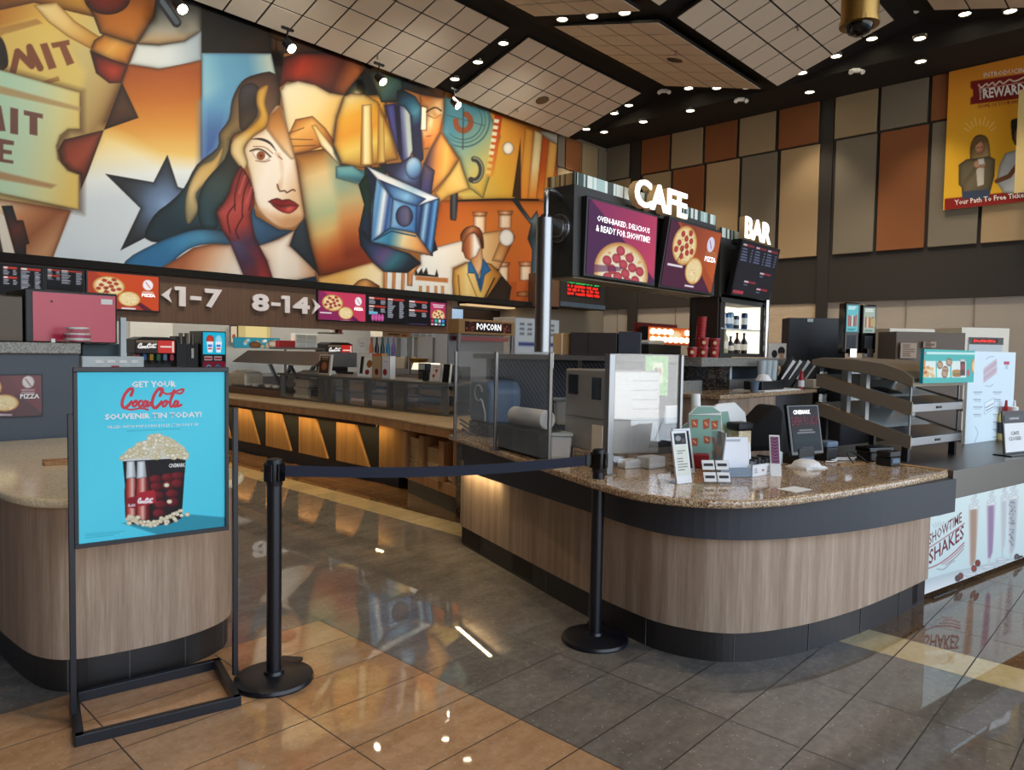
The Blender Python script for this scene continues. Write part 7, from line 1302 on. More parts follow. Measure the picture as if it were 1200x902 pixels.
def shakes(p):
    K = 1 / 5.014; p.sc = K; p.T = lambda q: (1060 + q[0] * K, 540 + q[1] * K)
    p.poly([(0, 0), (1400, -300), (1400, 900), (0, 900)], ('lin', (300, 200), (340, 760), ['#d3ebf2', '#c4dfea', '#b9d6e4']))
    p.poly([(110, 700), (300, 645), (1400, 400), (1400, 900), (110, 900)], ('lin', (300, 640), (330, 760), ['#a8bccb', '#c6d6e2', '#dfe8f0']))
    for x, y0, y1, c, ln, sp in ((405, 285, 620, '#a08a7c', 34, 0), (507, 262, 575, '#8d7aa4', 30, 0), (583, 235, 530, '#b4c4d2', 24, 0), (637, 225, 545, '#a9b6c6', 34, 1), (760, 200, 500, '#a8907c', 34, 0), (860, 180, 480, '#b0a0b0', 32, 0), (960, 160, 450, '#c8b8a8', 34, 0)):
        p.ell((x + 4, y0 - 8), ln * .95, 24, '#dbe7ee', '#a9bccb', 6)
        for k in range(6): p.ell((x + 6 + (k % 3 - 1) * ln * .5 * (1 - k / 9), y0 - 22 - k * 12), ln * .42 * (1 - k / 10), 12, '#e4eef4', '#9db0c0', 5)
        p.poly([(x - ln, y0), (x + ln + 2, y0 - 8), (x + ln * .45, y1 - 40), (x - ln * .1, y1 + 6), (x - ln * .8, y1)], ('lin', (x - ln, y0), (x + ln, y0), ['#d6e2ea', c, c, '#cfdce6']), '#cfdde8', 4)
        if sp:
            q = random.Random(1)
            for k in range(40): t_ = q.random(); p.ell((x - ln * .6 + q.random() * ln * 1.1 * (1 - .4 * t_), y0 + 10 + t_ * (y1 - y0 - 60)), 5, 5, '#5a6474', al=.6, n=8)
        p.line([(x - ln * .35, y1), (x - ln * .35, y1 + 40)], 13, '#b8cad6'); p.ell((x - ln * .35, y1 + 52), 42, 16, '#d5e3ec', '#93a8b8', 5); p.line([(x - ln * .35 - 34, y1 + 56), (x - ln * .35 + 34, y1 + 50)], 3, '#7d92a4')
    for x, y, c in ((430, 600, '#8a2f2a'), (408, 632, '#a04034'), (312, 690, '#54454a'), (330, 676, '#7a4a42'), (660, 565, '#5a5a62'), (684, 575, '#3c3e46')): p.ell((x, y), 16, 20, c, '#2a1c1c', 5)
    R_ = '#8c2a38'
    for k in range(8): a = -2.2 + k * .2; p.line([(215 + 60 * math.cos(a), 440 + 60 * math.sin(a)), (215 + 84 * math.cos(a), 440 + 84 * math.sin(a))], 3, '#9aa8b4')
    p.line([(138, 514), (240, 447), (352, 366)], 4, R_, sm=5); p.line([(136, 632), (200, 606), (280, 548), (350, 480)], 5, R_, sm=5); p.line([(220, 608), (290, 556), (350, 496)], 3, R_, sm=4); p.line([(240, 610), (300, 566), (346, 516)], 3, R_, sm=4)
    p.line([(196, 322), (250, 304), (284, 288)], 5, '#9aa4b0', sm=3); p.line([(190, 634), (230, 636), (270, 600), (294, 586)], 6, '#8f98a4', sm=4)
panelpx('lit_front', F, -.1, 3.4, .04, .70, shakes, 'lightbox', r, '#c8e0ea', y=-.0, res=.0045)
gS2 = lambda u, v: atp(u, v, tuple(np.array(F(0, -.003, 0)[:2])), TS)
textpx('SHOWTIME', gS2, (1088, 639), (1126.5, 611.5), (1088, 626), 'ink_maroon', r, bold=.012)
textpx('SHAKES', gS2, (1088, 662), (1129, 630), (1088, 645), 'ink_maroon', r, bold=.015)
f = B(); P = [gS(u, v) for u, v in ((1087, 698), (1100, 704), (1112, 701), (1114, 692))]; f.tube(smoothpts([np.array([p[0], p[1] - .03, .012]) for p in P], 5, False), .006, 8); o = f.make('power_cord', 'black_plastic', None); tag(o, 'black power cord lying below the glowing milkshake poster', 'cord')
flat('taupe_metal', '#8b8172', .38, .35)
# food warmer: three slanted shelves, curved hood, turquoise sign
P0 = atz(1067, 541, ZG); FW = frame((P0[0], P0[1], ZG), TS); WW = float(np.linalg.norm(atz(1140, 534, ZG)[:2] - P0[:2]))
r = thing('food_warmer', 'stainless self-serve food warmer with slanted glass shelves on the steel counter', 'food warmer', FW(WW / 2, .3, 0)); D_ = .66
def sslab(zf, zr, th_, x0=0., x1=None, y0=0., y1=D_): x1 = WW if x1 is None else x1; return [FW(x0, y0, zf), FW(x1, y0, zf), FW(x1, y1, zr), FW(x0, y1, zr)], [FW(x0, y0, zf + th_), FW(x1, y0, zf + th_), FW(x1, y1, zr + th_), FW(x0, y1, zr + th_)]
for zf, zr in ((.095, .27), (.31, .47)):
    f = B(); a, c = sslab(zf, zr, .055); f.hexa(a + c); f.make('heated_shelf', 'steel', r, bevel=.005)
    f = B(); a, c = sslab(zf + .058, zr + .058, .006, .02, WW - .02, .05, D_ - .02); f.hexa(a + c); f.make('shelf_glass', 'clear_grey', r)
    f = B(); f.fbox(FW, WW * .45, WW * .55, -.004, 0, zf + .02, zf + .035); f.make('badge', 'ink_dark', r)
    for x_ in (-.012, WW): f = B(); a, c = sslab(zf - .015, zr - .02, .085, x_, x_ + .012); f.hexa(a + c); f.make('side_plate', 'taupe_metal', r)
    f = B(); f.tube([FW(-.004, .0, zf + .06), FW(-.004, D_ - .04, zr + .06)], .005, 6); f.make('price_rail', 'brass', r)
f = B(); pr = [(0, .53), (.06, .575), (.2, .62), (.4, .645), (.62, .65), (.70, .635), (.70, .595), (.5, .57), (.3, .545), (.15, .515), (.0, .475)]; f.prism(pr, -.01, WW + .01, lambda a, c, x: FW(x, a, c)); f.make('curved_hood', 'taupe_metal', r, bevel=.004)
for y_ in (.44, .31):
    for x_ in (.01, WW - .05): f = B(); f.fbox(FW, x_, x_ + .045, y_, y_ + .045, .2, .61); f.make('post', 'steel', r)
for x_ in (.01, WW - .02): f = B(); f.fbox(FW, x_, x_ + .01, .02, .03, .12, .53); f.make('front_rod', 'steel', r)
f = B(); f.fbox(FW, .03, WW - .03, D_ - .02, D_, .3, .62); f.make('back_glass', 'glass_dark', r); f = B(); f.fbox(FW, WW * .55, WW - .01, D_ - .16, D_ - .14, .12, .58); f.make('added_dark_sheet', 'black_plastic', r)  # black sheet added so the space between the shelves reads dark
for x_, y_ in ((.0, .02), (WW - .05, .02), (0, D_ - .08), (WW - .05, D_ - .08)): f = B(); f.fbox(FW, x_, x_ + .03, y_, y_ + .04, 0, .1 if y_ < .3 else .26); f.make('leg', 'black_plastic', r)
def food_sign(p):
    K = 1 / 5.0125; p.sc = K; p.T = lambda q: (1040 + q[0] * K, 380 + q[1] * K); p.rect(100, 60, 700, 400, '#2fb3b4'); q = random.Random(4)
    p.rect(190, 160, 220, 178, '#c9546a'); p.line([(236, 168), (520, 172)], 13, '#c8eef0')
    for x0, x1 in ((190, 284), (290, 368), (376, 462)): p.rect(x0, 215, x1, 312, '#d9ecee')
    for i in range(26): p.ell((205 + q.random() * 70, 250 + q.random() * 55), 11, 9, q.choice(['#c8924a', '#b8522c', '#d8b878', '#e8d8b0']), n=10)
    p.poly([(196, 210), (224, 206), (222, 250), (200, 250)], '#c88a48')
    for x, y in ((308, 238), (340, 268), (336, 290), (362, 222)): p.ell((x, y), 18, 24, '#a07a5a', '#5a3a24', 5); [p.line([(x - 12, y - 12 + k * 9), (x + 12, y - 6 + k * 9)], 3, '#e0d0b8') for k in range(3)]
    p.ell((408, 278), 28, 12, '#c8843c', '#7a4414', 4); p.ell((408, 290), 30, 7, '#6a8a3a'); p.ell((408, 300), 27, 8, '#b8742c', '#6a3a14', 3); p.rect(428, 205, 456, 300, '#3a2024'); p.rect(428, 205, 456, 218, '#c8d0d4'); p.rect(430, 235, 455, 265, '#8a2a34')
    p.ell((474, 284), 9, 20, '#b84a64'); pizza(p, 556, 246, 66, seed=6, n=9, ry=66, slice_=False)
zs0, zs1 = .50, .715
f = B(); f.fbox(FW, .005, WW + .02, -.05, -.03, zs0, zs1); f.make('sign_board', 'teal', r); 
panelpx('sign_print', FW, .005, WW + .02, zs0, zs1, food_sign, 'lightbox', r, '#2fb3b4', y=-.052, res=.0035, aa=.8)
f = B(); f.fbox(FW, WW * .45, WW * .55, -.03, .02, .5, .56); f.make('sign_bracket', 'steel_dark', r)
F = frame(FW(.12, .22, .42), TS); o = thing('black_scoop', 'black plastic scoop and tray lying on the middle shelf of the food warmer', 'scoop', F(.2, 0, 0)); f = B(); a, c = sslab(.375, .42, .05, .1, .3, .2, .42); f.hexa(a + c); f.make('scoop', 'black_plastic', o, bevel=.02); f = B(); a, c = sslab(.372, .375, .03, .32, .66, .2, .3); f.hexa(a + c); f.make('tray', 'band_grey', o, bevel=.01)
# white menu board and CAFE CLOSED stand
Pm = atz(1130, 534, ZG); aB = (Pm[0] + .1, Pm[1] + .28); gB = lambda u, v: atp(u, v, aB, TS)
L0, R0 = gB(1131, 500), gB(1186, 500); F = frame((L0[0], L0[1], ZG + .001), TS); w = float(np.linalg.norm((R0 - L0)[:2])); h = float(gB(1160, 412)[2]) - ZG
r = thing('white_menu_board', 'tall white milkshake menu board standing behind the food warmer', 'menu board', F(w / 2, 0, 0)); f = B(); f.fbox(F, 0, w, 0, .02, 0, h); f.fbox(F, w * .3, w * .7, .02, .2, 0, .015); f.make('board', 'white', r)
def mb(p):
    K = 1 / 5.0125; p.sc = K; p.T = lambda q: (1040 + q[0] * K, 380 + q[1] * K); p.rect(400, 100, 800, 900, '#dfeef2'); R_ = '#b05a6a'
    for k in range(7): p.line([(566, 262 + k * 13), (640, 205 + k * 13)], 5 if k in (1, 2, 4, 5) else 2.5, R_)
    p.line([(580, 205), (600, 190), (625, 188)], 3, '#9aa8b2'); p.line([(575, 360), (600, 366), (620, 352)], 3, '#9aa8b2'); p.rect(684, 218, 716, 236, '#c0506a'); p.rect(692, 238, 708, 262, '#b8ccd4')
    for x, n in ((505, 4), (620, 7)):
        for k in range(n): y = 395 + k * 44; p.rect(x, y, x + 52 - 8 * (k % 2), y + 5, '#8a98a2'); p.rect(x + 6, y + 12, x + 44, y + 15, '#aab6be')
    p.poly([(568, 460), (630, 430), (630, 495), (568, 530)], '#eef6f8', '#8ab0b8', 3); p.line([(576, 490), (620, 466)], 4, '#5a6a74'); p.line([(580, 506), (622, 484)], 4, '#5a6a74')
    p.poly([(540, 765), (556, 738), (574, 762), (576, 770)], '#b82a38'); p.line([(515, 600), (530, 640), (512, 700), (520, 760)], 5, '#b8c8d0', sm=4)
panelpx('printed_front', F, .003, w - .003, .003, h - .003, mb, 'paint', r, '#dfeef2', y=-.002, res=.0035, aa=.8)
Pq = atz(1178, 534, ZG); F = frame((Pq[0], Pq[1], ZG + .001), TS - .1, -.1); F0 = frame((Pq[0], Pq[1], ZG + .001), TS - .1)
hq = float(atp(1182, 482, (Pq[0], Pq[1]), TS)[2]) - ZG; wq = float(np.linalg.norm((atp(1194, 520, (Pq[0], Pq[1]), TS) - atp(1175, 520, (Pq[0], Pq[1]), TS))[:2]))
r = thing('closed_sign_stand', 'small black stand with a white cafe closed card on the steel counter', 'sign', F0(wq / 2, 0, 0)); f = B(); f.fbox(F0, -.04, wq + .01, -.06, .06, 0, .008); f.make('base', 'black_metal', r); f = B(); f.fbox(F, -.008, wq + .008, 0, .008, .0, hq); f.make('back_plate', 'black_plastic', r); f = B(); f.fbox(F, .006, wq - .004, -.003, 0, .02, hq * .72); f.make('card', 'paper', r)
f = B(); f.fbox(F, .012, wq - .01, -.003, 0, hq * .77, hq * .9); f.make('logo_strip', 'band_grey', r); text('CINEMARK', F, wq * .25, hq * .8, wq * .5, hq * .05, 'ink_white', r, y=-.005); text('CAFE', F, wq * .3, hq * .45, wq * .4, hq * .08, 'ink_dark', r, y=-.005); text('CLOSED', F, wq * .18, hq * .33, wq * .62, hq * .08, 'ink_dark', r, y=-.005)
for u, c, cap, lb in ((1196, 'yellow_room', 'red_plastic', 'yellow squeeze bottle with a red cap at the right edge'), (1206, 'red_plastic', 'white', 'red squeeze bottle out at the right edge')):
    P = atz(u, 522, ZG); P = np.array([P[0] + .3, P[1] + .15, ZG + .001]); o = thing('squeeze_bottle', lb, 'bottle', P, 'squeeze bottles'); f = B(); f.lathe([(.05, 0), (.055, .03), (.055, .19), (.03, .24)], P, 18); f.make('bottle_body', c, o, smooth=True); f = B(); f.lathe([(.03, .24), (.03, .275), (.012, .28), (.008, .33)], P, 14); f.make('cap', cap, o); f = B(); f.lathe([(.0562, .06), (.0562, .15)], P, 18); f.make('label_band', 'band_grey', o)
# ------------------------------------------------------------------ left counter
KL = [(.80, 5.71), (.80, 4.6), (.805, 4.2), (.815, 3.88), (.845, 3.62), (.93, 3.475), (1.09, 3.415), (1.3, 3.385), (1.49, 3.41), (1.63, 3.50), (1.695, 3.68), (1.70, 4.2), (1.70, 5.71)]
KLs = np.array(smoothpts(KL, 5, False)); r = thing('pickup_counter', 'rounded wood-fronted counter with a dark tiled base at the left', 'counter', (1.25, 4.2, 0)); sgn = 1 if shift(KLs, .1)[30][1] < KLs[30][1] else -1
f = B(); f.wallstrip([tuple(p) for p in KLs], 0, .15, .05); f.make('kick_base', 'kick_dark', r); f = B(); f.wallstrip([tuple(p) for p in shift(KLs, .02 * sgn)], .15, .82, .05); f.make('wood_front', 'wood_counter', r, smooth=True)
f = B(); f.prism([tuple(p) for p in shift(KLs, -.08 * sgn)], .02, .81); f.make('carcass', 'dark_brown', r)
cumL = np.concatenate([[0], np.cumsum(np.linalg.norm(np.diff(KLs, axis=0), axis=1))])
for s in np.arange(2.25, 4.2, .24): x, y = np.interp(s, cumL, KLs[:, 0]), np.interp(s, cumL, KLs[:, 1]); i = int(np.searchsorted(cumL, s)) - 1; d = KLs[i + 1] - KLs[i]; d /= np.linalg.norm(d); n = np.array([d[1], -d[0]]); p0 = np.array([x, y]); f = B(); f.hexa([tuple(p0 + a * d + c * n) + (z,) for z in (0, .15) for a, c in ((-.002, .003), (.002, .003), (.002, -.003), (-.002, -.003))]); f.make('tile_joint', 'kick_joint', r)
f = B(); f.prism([tuple(p) for p in shift(KLs, .08 * sgn)], .82, ZG); o = f.make('stone_worktop', 'stone_cream', None, bevel=.015, seg=3); tag(o, 'cream stone worktop with a rounded end on the left counter', 'worktop')
P = atz(52, 546, ZG); F = frame((P[0], P[1], ZG + .001), -.15); f = B(); f.fbox(F, 0, .34, 0, .12, 0, .012); f.fbox(F, 0, .34, .112, .12, .012, .02); f.fbox(F, 0, .34, 0, .008, .012, .02); o = f.make('wooden_tray', 'wood_rack', None, bevel=.002); tag(o, 'thin brown wooden tray lying on the cream stone worktop', 'tray')
YW = 5.72; xw1 = float(aty(93, 470, YW)[0]); f = B(); f.box(-1.6, xw1, YW, YW + .25, 0, 1.445); o = f.make('dividing_panel', 'slate_panel' if 'slate_panel' in MATS else (flat('slate_panel', '#4a5159', .5), 'slate_panel')[1], None); tag(o, 'slate grey panel wall rising behind the cream worktop', 'panel')
f = B(); f.box(-1.65, float(aty(95, 408, YW - .05)[0]), YW - .05, YW + .5, 1.445, 1.52); o = f.make('granite_ledge', 'granite_grey', None, bevel=.006); tag(o, 'grey granite ledge on top of the slate panel wall', 'ledge')
gW = lambda u, v: aty(u, v, YW - .012)
F, w, h = slab(('Y', YW - .012), -25, 50.5, 438.5, 489.5); r = thing('pizza_poster', 'dark red pizza poster on the slate panel wall at the left edge', 'poster', F(w / 2, 0, 0)); f = B(); f.fbox(F, 0, w, 0, .012, 0, h); f.make('frame', 'black_plastic', r)
def lp(p):
    p.sc = 1; p.rect(-40, 430, 60, 500, '#6a2028'); p.poly([(20, 462), (60, 492), (60, 500), (-40, 500), (-40, 480)], '#341622'); p.poly([(-40, 430), (0, 430), (50, 492), (20, 492), (-40, 470)], '#5a1a24', al=.6); pizza(p, -12, 454, 14, seed=2, ry=12, slice_=False); pizza(p, 5, 472, 17, pep=None, seed=8, ry=10, slice_=False); p.ell((33, 447.5), 7, 7, '#d8d0cc'); p.line([(30, 444), (36, 452)], 1.2, '#6a2028'); p.rect(25, 456, 41, 457.6, '#b89a98'); p.rect(25, 459, 41, 460.6, '#b89a98'); p.rect(-2, 485, 14, 487, '#c8b8b8')
panelpx('printed_front', F, .008, w - .008, .008, h - .008, lp, 'paint_gloss', r, '#6a2028', y=-.002, res=.006, aa=.8); textpx('PIZZA', lambda u, v: aty(u, v, YW - .016), (23.5, 467), (46, 466.6), (23.5, 461.5), 'ink_white', r, bold=.03)
F, w, h = slab(('Y', 5.98), 30, 137.5, 341, 404); h = float(h); r = thing('red_panel_machine', 'black-framed machine with a glossy red front panel on the granite ledge', 'machine', F(w / 2, .3, 0)); F = frame((F.o.x, F.o.y, 1.521), 0); h = float(aty(84, 341, 5.98)[2]) - 1.521
f = B(); f.fbox(F, 0, w, 0, .55, 0, h); f.make('casing', 'black_plastic', r, bevel=.008); flat('red_gloss', '#cc3a52', .22); f = B(); f.fbox(F, .045, w - .015, -.006, 0, .01, h - .02); f.make('red_panel', 'red_gloss', r); f = B(); f.fbox(F, w * .81, w * .94, -.009, -.006, h * .78, h * .88); f.make('white_sticker', 'paper', r); f = B(); f.cyl(F(w * .27, -.008, h * .78), F(w * .27, -.006, h * .78), .008, n=12); f.make('lock', 'ink_dark', r)
F, w, h = slab(('Y', 6.0), -60, 28, 346, 400); f = B(); F = frame((F.o.x, F.o.y, 1.521), 0); f.fbox(F, 0, w, 0, .45, 0, float(aty(10, 346, 6.)[2]) - 1.521); o = f.make('bronze_machine', 'bronze_gloss' if 'bronze_gloss' in MATS else (flat('bronze_gloss', '#3a3128', .2, .6), 'bronze_gloss')[1], None, bevel=.008); tag(o, 'dark bronze machine left of the red-fronted one on the granite ledge', 'machine')
P = aty(91, 401, YW + .08); o = thing('glass_jar', 'small clear glass jar with a pink label before the red panel', 'jar', (P[0], P[1], 1.521)); f = B(); f.lathe([(.075, 0), (.08, .01), (.08, .075), (.068, .09), (.07, .1)], (P[0], P[1], 1.521), 24); f.make('jar_glass', 'acrylic', o, smooth=True); f = B(); f.lathe([(.071, .1), (.071, .112)], (P[0], P[1], 1.521), 24); f.make('lid', 'white', o); f = B(); f.lathe([(.0815, .02), (.0815, .07)], (P[0], P[1], 1.521), 24); f.make('label_band', 'tub_white', o); f = B(); f.lathe([(.0825, .035), (.0825, .058)], (P[0], P[1], 1.521), 24); f.make('label_print', 'pink_print' if 'pink_print' in MATS else (flat('pink_print', '#b8506a', .5), 'pink_print')[1], o)
P = aty(62, 402, YW); f = B(); f.box(P[0] - .012, P[0] + .012, YW - .01, YW + .015, 1.521, 1.548); o = f.make('white_block', 'white', None); tag(o, 'tiny white block on the granite ledge left of the jar', 'block')
F, w, h = slab(('Y', 6.15), 96, 142, 402, 417); f = B(); F = frame((F.o.x, F.o.y, 0), 0); f.fbox(F, 0, w, 0, .5, 0, 1.52); o = f.make('teal_cabinet', 'teal_dark' if 'teal_dark' in MATS else (flat('teal_dark', '#23404a', .45), 'teal_dark')[1], None, bevel=.008); tag(o, 'dark teal cabinet at the right end of the granite ledge', 'cabinet')
F, w, h = slab(('Y', 5.9), 96, 169, 417.5, 433); zt = F.o.z + h; F = frame((F.o.x, F.o.y, 0), 0); r = thing('steel_slot_unit', 'pale steel unit with four embossed slots just above the turquoise sign', 'machine', F(w / 2, .1, 0)); f = B(); f.fbox(F, 0, w, 0, .22, 0, zt); f.make('casing', 'clear_grey', r, bevel=.006)
for k in range(4): f = B(); f.fbox(F, w * (.2 + .19 * k), w * (.33 + .19 * k), -.005, 0, zt - .05, zt - .03); f.make('slot', 'white', r, bevel=.004)
f = B(); f.fbox(F, w * .46, w * .58, -.005, 0, zt - .085, zt - .07); f.make('logo', 'ink_red', r)
P = aty(144, 430, 6.05); f = B(); f.box(P[0] - .02, P[0] + .02, 6.03, 6.07, 0, float(aty(144, 372, 6.05)[2])); o = f.make('pale_post', 'clear_grey', None); tag(o, 'thin pale post right of the red-fronted machine', 'post')
# ------------------------------------------------------------------ floor sign stand
aS, bS = np.array([.858, 3.175]), np.array([1.446, 3.06]); TG = math.atan2(*(bS - aS)[::-1]); gG = lambda u, v: atp(u, v, aS, TG); FG = frame((aS[0], aS[1], 0), TG); LG = float(np.linalg.norm(bS - aS))
r = thing('sign_stand', 'black metal floor stand holding a bright turquoise souvenir tin poster', 'sign', FG(LG / 2, 0, 0))
c = [atz(u, v, 0)[:2] for u, v in ((88, 876), (283, 827), (257, 780), (82, 822))]; zb0 = .04
def bar(a, b_, w=.03, h=.042): d = (np.array(b_) - np.array(a)); L = float(np.linalg.norm(d)); F = frame((*a, 0), math.atan2(d[1], d[0])); f = B(); f.fbox(F, 0, L, 0, w, 0.0, h); return f.make('base_rail', 'black_metal', r, bevel=.002)
ctr = sum(c) / 4; c = [p for p in c]
bar(c[0], c[1]); bar(c[1], c[2]); bar(c[2], c[3]); bar(c[3], c[0])
ulx = float(np.dot(gG(81, 700)[:2] - aS, (bS - aS) / LG)); urx = float(np.dot(gG(272.5, 700)[:2] - aS, (bS - aS) / LG))
for u, v, x in ((82, 485, ulx), (270, 478, urx)): f = B(); f.fbox(FG, x - .0, x + .022, -.011, .011, .04, float(gG(u, v)[2])); f.make('upright', 'black_metal', r, bevel=.002)
pl = float(np.dot(gG(86, 540)[:2] - aS, (bS - aS) / LG)); pr_ = float(np.dot(gG(267, 540)[:2] - aS, (bS - aS) / LG)); zt, zb = float(gG(176, 430)[2]), float(gG(176, 631.5)[2])
f = B(); fw = .015
f.fbox(FG, pl, pr_, -.018, .012, zt - .02, zt); f.fbox(FG, pl, pr_, -.018, .012, zb, zb + .018); f.fbox(FG, pl, pl + fw, -.018, .012, zb + .018, zt - .02); f.fbox(FG, pr_ - fw, pr_, -.018, .012, zb + .018, zt - .02); f.make('poster_frame', 'black_metal', r, bevel=.002); f = B(); f.fbox(FG, pl + .01, pr_ - .01, -.008, .01, zb + .01, zt - .01); f.make('backing', 'black_plastic', r)
def tin(p):
    K = 1 / 3.007; p.sc = K; p.T = lambda q: (q[0] * K, 420 + q[1] * K); p.rect(200, -10, 860, 720, ('lin', (300, 100), (700, 600), ['#52d2e8', '#5ad8ec', '#4fd0e6'])); q = random.Random(9)
    p.poly([(430, 580), (560, 560), (660, 548), (800, 560), (800, 600), (560, 622)], '#2a8ba0', soft=6, al=.9)
    coke_script(p, 430, 168, 61, '#cf3d4a', 9)
    p.line([(525, 219), (580, 217)], 2, '#9fe0ea'); p.line([(446, 256), (560, 250), (636, 247)], 1.6, '#2f9fb4')
    for i in range(3): p.line([(300, 618 + i * 7), (440 - i * 20, 608 + i * 7)], 1.6, '#2f9fb4')
    p.poly([(432, 355), (655, 342), (640, 562), (600, 582), (540, 590), (480, 586), (452, 580)], ('lin', (435, 450), (650, 450), ['#15100f', '#2a2022', '#241a1c', '#120e0e']))
    for i, (x, y) in enumerate(((548, 425), (592, 418), (626, 412), (550, 452), (594, 446), (624, 440), (556, 482), (606, 476), (566, 514), (608, 506), (560, 545))): p.ell((x, y), 24, 17, ('lin', (x - 20, y - 16), (x + 10, y + 16), ['#a8323a', '#7a1a22', '#4a0e14']), '#2a080c', 4)
    p.poly([(528, 410), (650, 398), (652, 345), (520, 352)], '#1e1a1c', soft=8)
    for x, a in ((458, -3), (495, 4)): p.poly([(x - 12, 362), (x + 16, 360), (x + 24 + a, 420), (x + 36 + a, 470), (x + 40 + a, 560), (x + 10, 575), (x - 16, 560), (x - 20, 470), (x - 14, 420)], ('lin', (x - 20, 480), (x + 36, 480), ['#5a1414', '#b8443a', '#e8b8a8', '#7a1c1c', '#2a0a0a']), '#1a0808', 3); p.poly([(x - 12, 362), (x + 16, 360), (x + 22, 418), (x - 14, 424)], ('lin', (x - 14, 390), (x + 20, 390), ['#b8c0c0', '#e8ecec', '#98a4a4']), '#5a6060', 2)
    p.poly([(482, 474), (544, 462), (552, 508), (488, 522)], '#b02530'); p.poly([(446, 492), (482, 484), (486, 530), (450, 524)], '#8a1a24'); coke_script(p, 487, 507, 14.5, '#efe2e0', 4.5); coke_script(p, 452, 520, 7, '#d8c0c0', 2.4)
    p.poly([(432, 354), (655, 342), (655, 350), (432, 362)], '#d7d9d6')
    p.poly([(426, 350), (440, 330), (490, 300), (540, 275), (560, 268), (600, 278), (650, 312), (662, 336), (655, 344), (430, 356)], '#d9d2bb')
    for i in range(190): a = q.random(); x = 428 + a * 232; yt = 352 - (1 - abs((x - 552) / 122) ** 1.6) * 84; y = yt + q.random() * (350 - yt); p.ell((x, y), 7 + 4 * q.random(), 6 + 3 * q.random(), q.choice(['#f4f0e2', '#ece4cc', '#faf7ee', '#ddd0ac', '#e8dec0']), '#b8a878', 3, n=9)
    for i in range(60): x = 448 + q.random() * 200; y = 590 - abs((x - 540) / 110) ** 2 * 34 - q.random() * 16 * (1 + .8 * (x > 560)); p.ell((x, y), 8, 6.5, q.choice(['#efe9d6', '#e6dcc0', '#f6f1e4']), '#b8a878', 3, n=9)
    for x, y in ((660, 549), (597, 504), (587, 446), (486, 560), (455, 580)): p.ell((x, y), 10, 8, '#efe9d6', '#b8a070', 3, n=9)
panelpx('poster_print', FG, pl + .012, pr_ - .012, zb + .014, zt - .016, tin, 'paint', r, '#52d2e8', y=-.010, res=.0018, aa=.6)
gG2 = lambda u, v: atp(u, v, tuple(np.array(FG(0, -.012, 0)[:2])), TG)
def tg(s, x0, x1, y0, y1, mat='ink_white', sl=-.015, **k):
    q = lambda x, y: (x / 3.007, 420 + y / 3.007); textpx(s, gG2, q(x0, y1), q(x1, y1 + (x1 - x0) * sl), q(x0, y0), mat, r, **k)
tg('GET YOUR', 463, 620, 80, 102, bold=.03); tg('SOUVENIR TIN TODAY!', 369, 710, 194, 216, bold=.03, sl=-.03); tg('FILLED WITH POPCORN $14.25 | TIN ONLY $8', 380, 698, 237, 249, sl=-.035, bold=.01); tg('CINEMARK', 594, 652, 370, 384, sl=-.05, bold=.02)
# ------------------------------------------------------------------ stanchions and belt
heads = []
for (x, y), lb in ((tuple(atz(321, 797, 0)[:2]), 'black belt stanchion on the orange tiles beside the floor sign'), (tuple(atz(697, 750, 0)[:2]), 'black belt stanchion in front of the curved bar counter')):
    r = thing('stanchion', lb, 'stanchion', (x, y, 0), 'belt stanchions'); P = (x, y, 0)
    f = B(); f.lathe([(.172, 0), (.176, .008), (.172, .022), (.15, .03), (.045, .036), (.04, .05)], P, 48); f.make('base', 'black_metal', r, smooth=True)
    f = B(); f.cyl((x, y, .04), (x, y, .9), .0325, n=28); f.make('post', 'black_metal', r, smooth=True)
    f = B(); f.lathe([(.034, .895), (.036, .9), (.036, 1.0), (.033, 1.012), (.02, 1.016)], P, 24); f.make('belt_head', 'black_plastic', r, smooth=True)
    for k in range(4):
        a = k * math.pi / 2 + .35; F = frame((x, y, .9), a); f = B(); f.fbox(F, .03, .044, -.022, .022, .015, .095); f.make('belt_slot', 'black_gloss', r, bevel=.003)
    f = B(); F = frame((x, y, .02), .6); f.fbox(F, .13, .19, -.05, .05, -.002, .012); f.make('base_tab', 'black_metal', r); heads.append((x, y, r))
(x0, y0, ra), (x1, y1, rb_) = heads; d = np.array([x1 - x0, y1 - y0]); L = float(np.linalg.norm(d)); FB = frame((x0, y0, .958), math.atan2(d[1], d[0])); f = B(); n = 24
for k in range(n):
    a, b_ = .035 + (L - .07) * k / n, .035 + (L - .07) * (k + 1) / n; za, zb_ = -.03 * math.sin(math.pi * k / n), -.03 * math.sin(math.pi * (k + 1) / n); f.hexa([FB(a, -.001, za - .025), FB(b_, -.001, zb_ - .025), FB(b_, .001, zb_ - .025), FB(a, .001, za - .025), FB(a, -.001, za + .025), FB(b_, -.001, zb_ + .025), FB(b_, .001, zb_ + .025), FB(a, .001, za + .025)])
flat('belt_navy', '#141a2e', .75); f.make('belt', 'belt_navy', ra)
f = B(); f.fbox(FB, L - .075, L - .03, -.006, .006, -.03, .03); f.make('belt_clip', 'black_plastic', ra, bevel=.003)
